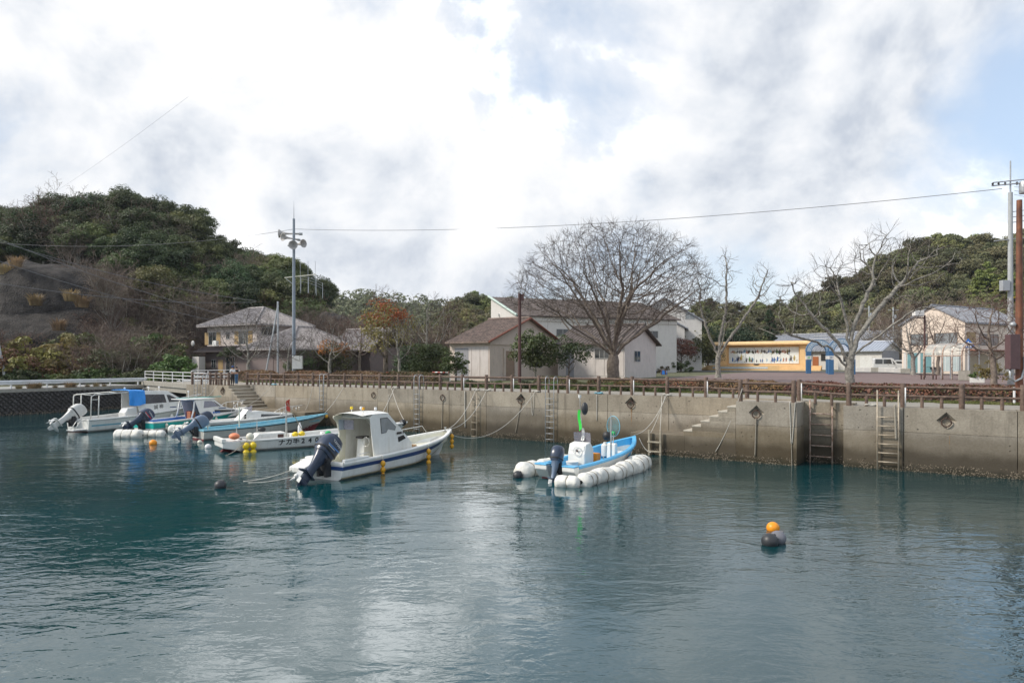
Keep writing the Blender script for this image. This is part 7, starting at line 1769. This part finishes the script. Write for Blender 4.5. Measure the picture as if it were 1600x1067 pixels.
# ------------------------------------------------------------------ floats, buoys
def foam_float(label, p, ang, L, r_, z=.12, bands=2, group=None, seed=0, tilt=0):
    o = thing('foam_float', label, 'float', (p[0], p[1], z), ang, group)
    n = 22
    def prof(t):
        e = min(1, min(t, 1-t)*L/r_*1.6+.02); k = sqrt(max(0, 1-(1-e)**2)) if e < 1 else 1
        for j in range(bands):
            c = (j+1)/(bands+1); k *= 1-.10*math.exp(-((t-c)*L/.05)**2)
        return r_*k
    m = MB()
    def fn(a, b_):
        ph = 2*pi*a; rr_ = prof(b_)*(1+.13*noise.noise(Vector((cos(ph)*1.5+seed*3, sin(ph)*1.5, b_*L*2.2)))+.06*noise.noise(Vector((cos(ph)*4+seed, sin(ph)*4, b_*L*6))))
        return Vector((-L/2+L*b_, rr_*cos(ph), rr_*sin(ph)*.96+tilt*(b_-.5)))
    m.grid(fn, 28, n*2); m.build('cover', foam, o, smooth=True)
    for j in range(bands):
        x = -L/2+L*(j+1)/(bands+1); MB().tube([(x+.02*sin(3*a), r_*.95*cos(a), r_*.92*sin(a)+tilt*((j+1)/(bands+1)-.5)) for a in [i*2*pi/18 for i in range(19)]], .016, 5, cap=False).build('lashing', rope_d, o, smooth=True)
    return o
h7 = b7.o.rotation_euler.z; w7 = lambda x, y: b7.P(x, y, 0)
chain = [(-.25, -1.45, 1.15, .31), (.80, -1.50, 1.15, .33), (1.85, -1.48, 1.1, .34), (2.8, -1.46, 1.1, .38), (3.65, -1.42, .85, .37), (4.45, -1.24, 1.3, .40)]
labs = ['wrapped white foam float at the outboard end of the chain along the blue skiff', 'second wrapped white float of the chain along the blue skiff', 'third wrapped white float of the chain along the blue skiff', 'fourth wrapped white float of the chain along the blue skiff', 'fifth short white float of the chain along the blue skiff', 'largest white float of the chain, at the blue skiff bow']
for i, ((x, y, L, r_), lab) in enumerate(zip(chain, labs)): foam_float(lab, w7(x, y+[0, .08, -.06, .05, -.04, .05][i]), h7+[.05, -.06, .08, -.05, .1, -.03][i], L, r_, .17, [2, 1, 2, 1, 1, 2][i], None, i)
foam_float('rounded white float on the far side of the blue skiff stern', w7(.2, 1.6), h7, 1.2, .40, .17, 1, None, 9)
foam_float('white float on the far side of the blue skiff amidships', w7(1.5, 1.55), h7, 1.3, .36, .17, 1, None, 10)
foam_float('white float on the far side of the blue skiff console', w7(2.9, 1.6), h7, 1.2, .36, .17, 1, None, 11)
foam_float('small wrapped white float tied behind the blue skiff outboard', w7(-1.0, -1.0), h7+1.9, .95, .27, .12, 1, None, 12)
h2 = b2.o.rotation_euler.z
def at_w(px, py): Y = CAM_H*F/(py-HOR); return Vector((XA(px, Y), Y, 0))
foam_float('large square-ended white float below the teal boat outboard', at_w(201, 684), -.05, 1.75, .36, .16, 2, None, 21)
foam_float('tapered white float along the teal boat side', at_w(240, 682), -.02, 1.45, .28, .12, 2, None, 22)
foam_float('rounded white float between the teal boat and the grey outboard', at_w(281, 675.5), .1, 1.45, .36, .16, 2, None, 23)
def buoy(label, px, py, r_, mt, sink=.3, eye=True, name='buoy'):
    p = at_w(px, py); o = thing(name, label, 'buoy', (p.x, p.y, r_*(1-sink)-r_*.25), 0)
    MB().ball((0, 0, 0), r_, r_, r_*.95, 20, 14).build('ball', mt, o, smooth=True)
    if eye: MB().lathe([(r_*.18, 0), (r_*.16, r_*.14), (r_*.08, r_*.16)], 8, Matrix.Translation((r_*.55, 0, r_*.72)) @ Matrix.Rotation(.7, 4, 'Y')).build('eye', mt, o, smooth='auto')
    return o
buoy('round orange buoy behind the two dark buoys', 1208, 828, .17, orange, .4, False)
buoy('glossy grey buoy touching the black one', 1215.5, 847, .20, greybuoy, .25)
buoy('black buoy floating before the grey one', 1203, 851, .205, blackbuoy, .3)
buoy('black buoy with mooring line behind the cabin boat outboard', 344, 762, .21, blackbuoy, .35)
buoy('small orange buoy floating before the teal boat floats', 239, 694, .2, orange, .4, False)
buoy('black buoy beside the rounded white float of the blue skiff', 809, 746, .20, blackbuoy, .35)
buoy('dark buoy wedged behind the small wrapped float', 891, 757, .2, blackbuoy, .35)
buoy('small white buoy at the work skiff stern', 325, 700, .17, whitepipe, .4, False)
buoy('small cream buoy at the faded blue skiff stern', 312, 692, .13, cream, .4, False)

# ------------------------------------------------------------------ ropes
def cat(a, b_, sag, n=18):
    a, b_ = Vector(a), Vector(b_); return [a.lerp(b_, i/n)-Vector((0, 0, sag*4*(i/n)*(1-i/n))) for i in range(n+1)]
def mrope(label, a, b_, sag=.3, r_=.016, mt=None, group=None):
    o = MB().tube(cat(a, b_, sag), r_, 5).build('mooring_rope', mt or rope, smooth=True); return tag(o, label, 'rope', group)
E = lambda px, w_=.05: W(s_of(px, w_), w_-.08, TOP+.03)
bow = lambda b_, x=.15: b_.P(b_.L-x, 0, b_.z1+.06)
mrope('white mooring rope from the cabin boat bow towards the tall looped ladder', bow(b6)+Vector((.2, 0, -.35)), E(837), 1.0)
mrope('white mooring rope from the cabin boat bow to the coil above the old ladder', bow(b6), E(744), .35)
mrope('white mooring rope from the cabin boat bow to the coil right of the old ladder', bow(b6, .4), E(761), .6)
mrope('thin mooring rope from the cabin boat roof side to the quay edge', b6.P(3.4, .9, 1.0), E(617), .3)
mrope('mooring rope from the work skiff bow to the quay edge', bow(b5), E(613), .2)
mrope('white mooring rope from the faded blue skiff bow up to the quay', bow(b4), E(538), .15)
mrope('mooring rope from the black runabout bow to the quay', bow(b3), E(490), .3)
mrope('mooring rope from the teal boat bow to the blue coil', bow(b2), E(427), .2)
mrope('mooring rope from the cruiser bow to the far quay block', bow(b1), W(s_of(340, -PB), -PB-.05, TOP), .2)
mrope('slack mooring rope from the blue skiff bow to the coil above the wooden ladder', b7.P(6.6, .1, 1.15), E(1042, .1), .45)
mrope('grey mooring rope hanging straight beside the wooden ladder', W(s_of(1036, 0), -.15, TOP+.03), W(s_of(1030, -PB), -PB+.1, 1.05), .1)
mrope('pale mooring rope falling slantwise beside the wooden ladder', W(s_of(1041, 0), -.15, TOP+.03), W(s_of(1016, -PB), -PB+.05, 1.05), .15)
mrope('rope from the blue skiff bow down to its largest float', b7.P(6.75, -.1, 1.0), b7.P(5.3, -1.35, .6), .15)
mrope('rope tied to the log fence hanging over the near steps', W(s_of(1160, -PB+.1), -PB+.1, TOP+.55), W(s_of(1118, -PB), -PB-.05, .35), .25)
for k, (x1, x2) in enumerate(((1234, 1236.5), (1243, 1238))): mrope(['left strand of the white rope loop hanging down the wall corner', 'right strand of the white rope loop hanging down the wall corner'][k], W(s_of(x1, -PB), -PB-.03, TOP), W(s_of(x2, -PB), -PB-.04, .95), .0, .018)
mrope('dark rope hanging from the loop at the wall corner into the water', W(s_of(1237, -PB), -PB-.05, .97), W(s_of(1238, -PB), -PB-.05, -.2), 0, .016, rope_d)
mrope('dark rope hanging from the mooring ring beside the near steps', W(NR[0], -PB-.06, TOP-.75), W(NR[0]-.05, -PB-.06, .3), 0, .025, rope_d)
mrope('rope hanging down the wall from the ring above the cabin boat bow', W(NM[1], -.05, TOP-.62), W(NM[1]-.05, -.05, .3), 0, .02, rope_d)
mrope('rope hanging down the wall from the ring left of the tall looped ladder', W(NM[2], -.05, TOP-.62), W(NM[2]-.35, -.05, .4), 0.02, .02, rope_d)
mrope('white rope hanging straight down the wall above the blue skiff', W(s_of(933, 0), -.04, TOP), W(s_of(933, 0), -.04, 1.35), 0, .018)
mrope('white hose hanging down the wall beside the old ladder', W(s_of(727, 0), -.05, TOP-.02), W(s_of(727.5, 0), -.05, .5), 0, .03)
mrope('white rope loop hanging left of the tall looped ladder', W(s_of(830, 0), -.04, TOP), W(s_of(835, 0), -.04, TOP), 1.3, .014)
mrope('rope hanging down the wall behind the cabin boat', W(s_of(608, 0), -.05, TOP-.4), W(s_of(605, 0), -.05, .6), 0, .016)
mrope('dark heavy rope hanging over the bare steel ladder', W(s_of(1399, -.9), -1.1, 2.75), W(s_of(1401, -.9), -1.1, 1.3), 0, .05, rope_d)
q6 = at_w(380, 752)
mrope('upper stern line from the cabin boat to the water', b6.P(-.6, .6, .5), q6, .1); mrope('lower stern line from the cabin boat to the water', b6.P(-.6, .3, .3), q6+Vector((.3, -.3, 0)), .1)
mrope('anchor line from the work skiff stern into the water', b5.P(.3, -1.0, .6), at_w(352, 712), .1, .018, rope_d)

# ------------------------------------------------------------------ overhead wires
wire_m = mat('grey_cable', (.16, .16, .17), .6, .1, 4)
def wire(label, pts, r_=.026, sag=.0):
    P_ = [Vector((XA(px, Y), Y, ZA(py, Y))) for px, py, Y in pts]; path = []
    for a, b_ in zip(P_[:-1], P_[1:]): path += cat(a, b_, sag, 24)
    return tag(MB().tube(path, r_, 4, cap=False).build('overhead_wire', wire_m), label, 'wire')
wire('long thin overhead wire from the concrete power pole across the park', [(1566, 295, 52), (460, 358, 90), (0, 380, 96)], .024, 1.2)
wire('single thin wire climbing steeply into the sky above the wooded hill', [(92, 296, 110), (500, -10, 48)], .011, .5)
for i, (a, b_) in enumerate((((-20, 366, 70), (420, 508, 84)), ((-20, 371, 70), (400, 470, 88)), ((-20, 402, 70), (440, 520, 90)), ((-20, 440, 70), (400, 472, 95)))): wire('dark power cable slanting across the rocky hillside', [a, b_], .028, .8)['group'] = 'power cables across the hillside'
for i, dy in enumerate((0, 5, 10)): wire('power line running from the concrete pole past the rusty pole', [(1585, 292+dy*1.2, 52), (1720, 285+dy*3, 45)], .014, .2)['group'] = 'power lines beyond the concrete pole'
wire('distant power line between the village roofs', [(1230, 506, 125), (1400, 515, 135)], .02, .4)
for px, py, Y in ((1358, 478, 128), (1396, 480, 115)):
    o = thing('utility_pole', ['slim grey utility pole behind the pale-roofed houses', 'slim grey utility pole behind the parked van'][px > 1380], 'utility pole', at(px, Y)); h = ZA(py, Y)-o.location.z
    MB().tube([(0, 0, -.3), (0, 0, h)], [.16, .12], 8).build('pole', concpole, o, smooth='auto'); MB().tube([(-.9, 0, h-.5), (.9, 0, h-.5)], .05, 5).build('crossarm', galv, o); MB().lathe([(.2, h-1.9), (.2, h-1.3)], 10, Matrix.Translation((.3, 0, 0))).build('transformer', galv, o)
# hill-top mesh fence
o = thing('hill_fence', 'thin wire fence on top of the dark rock bluff', 'fence', (0, 0, 0))
fp = [Vector((XA(px, 104), 104, ZA(py, 104))) for px, py in ((470, 437), (482, 439), (494, 443), (504, 448))]
for p in fp: MB().tube([p+Vector((0, 0, -1.8)), p+Vector((0, 0, .6))], .04, 5).build('post', galv, o)
for dz in (.5, .1, -.3): MB().tube([p+Vector((0, 0, dz)) for p in fp], .02, 4).build('wire', galv, o)

# remove the tree patterns kept out of sight
for k in PR:
    for p in PR[k]: unreg(p)

# ------------------------------------------------------------------ haze: a thin veil that pales the far ridges
HAZE = .00011
hz = MB().box(-420, 420, -25, 760, -1.5, 75).build('haze', bpy.data.materials.new('haze_air')); hz['kind'] = 'stuff'; hz['label'] = 'thin pale haze in the air over the harbour'
hm_ = hz.data.materials[0]; hm_.use_nodes = True; hm_.node_tree.nodes.clear()
ho = hm_.node_tree.nodes.new('ShaderNodeOutputMaterial'); hv = hm_.node_tree.nodes.new('ShaderNodeVolumePrincipled')
hv.inputs['Color'].default_value = (.80, .88, 1.0, 1); hv.inputs['Density'].default_value = HAZE; hv.inputs['Anisotropy'].default_value = .2
hm_.node_tree.links.new(hv.outputs[0], ho.inputs['Volume'])
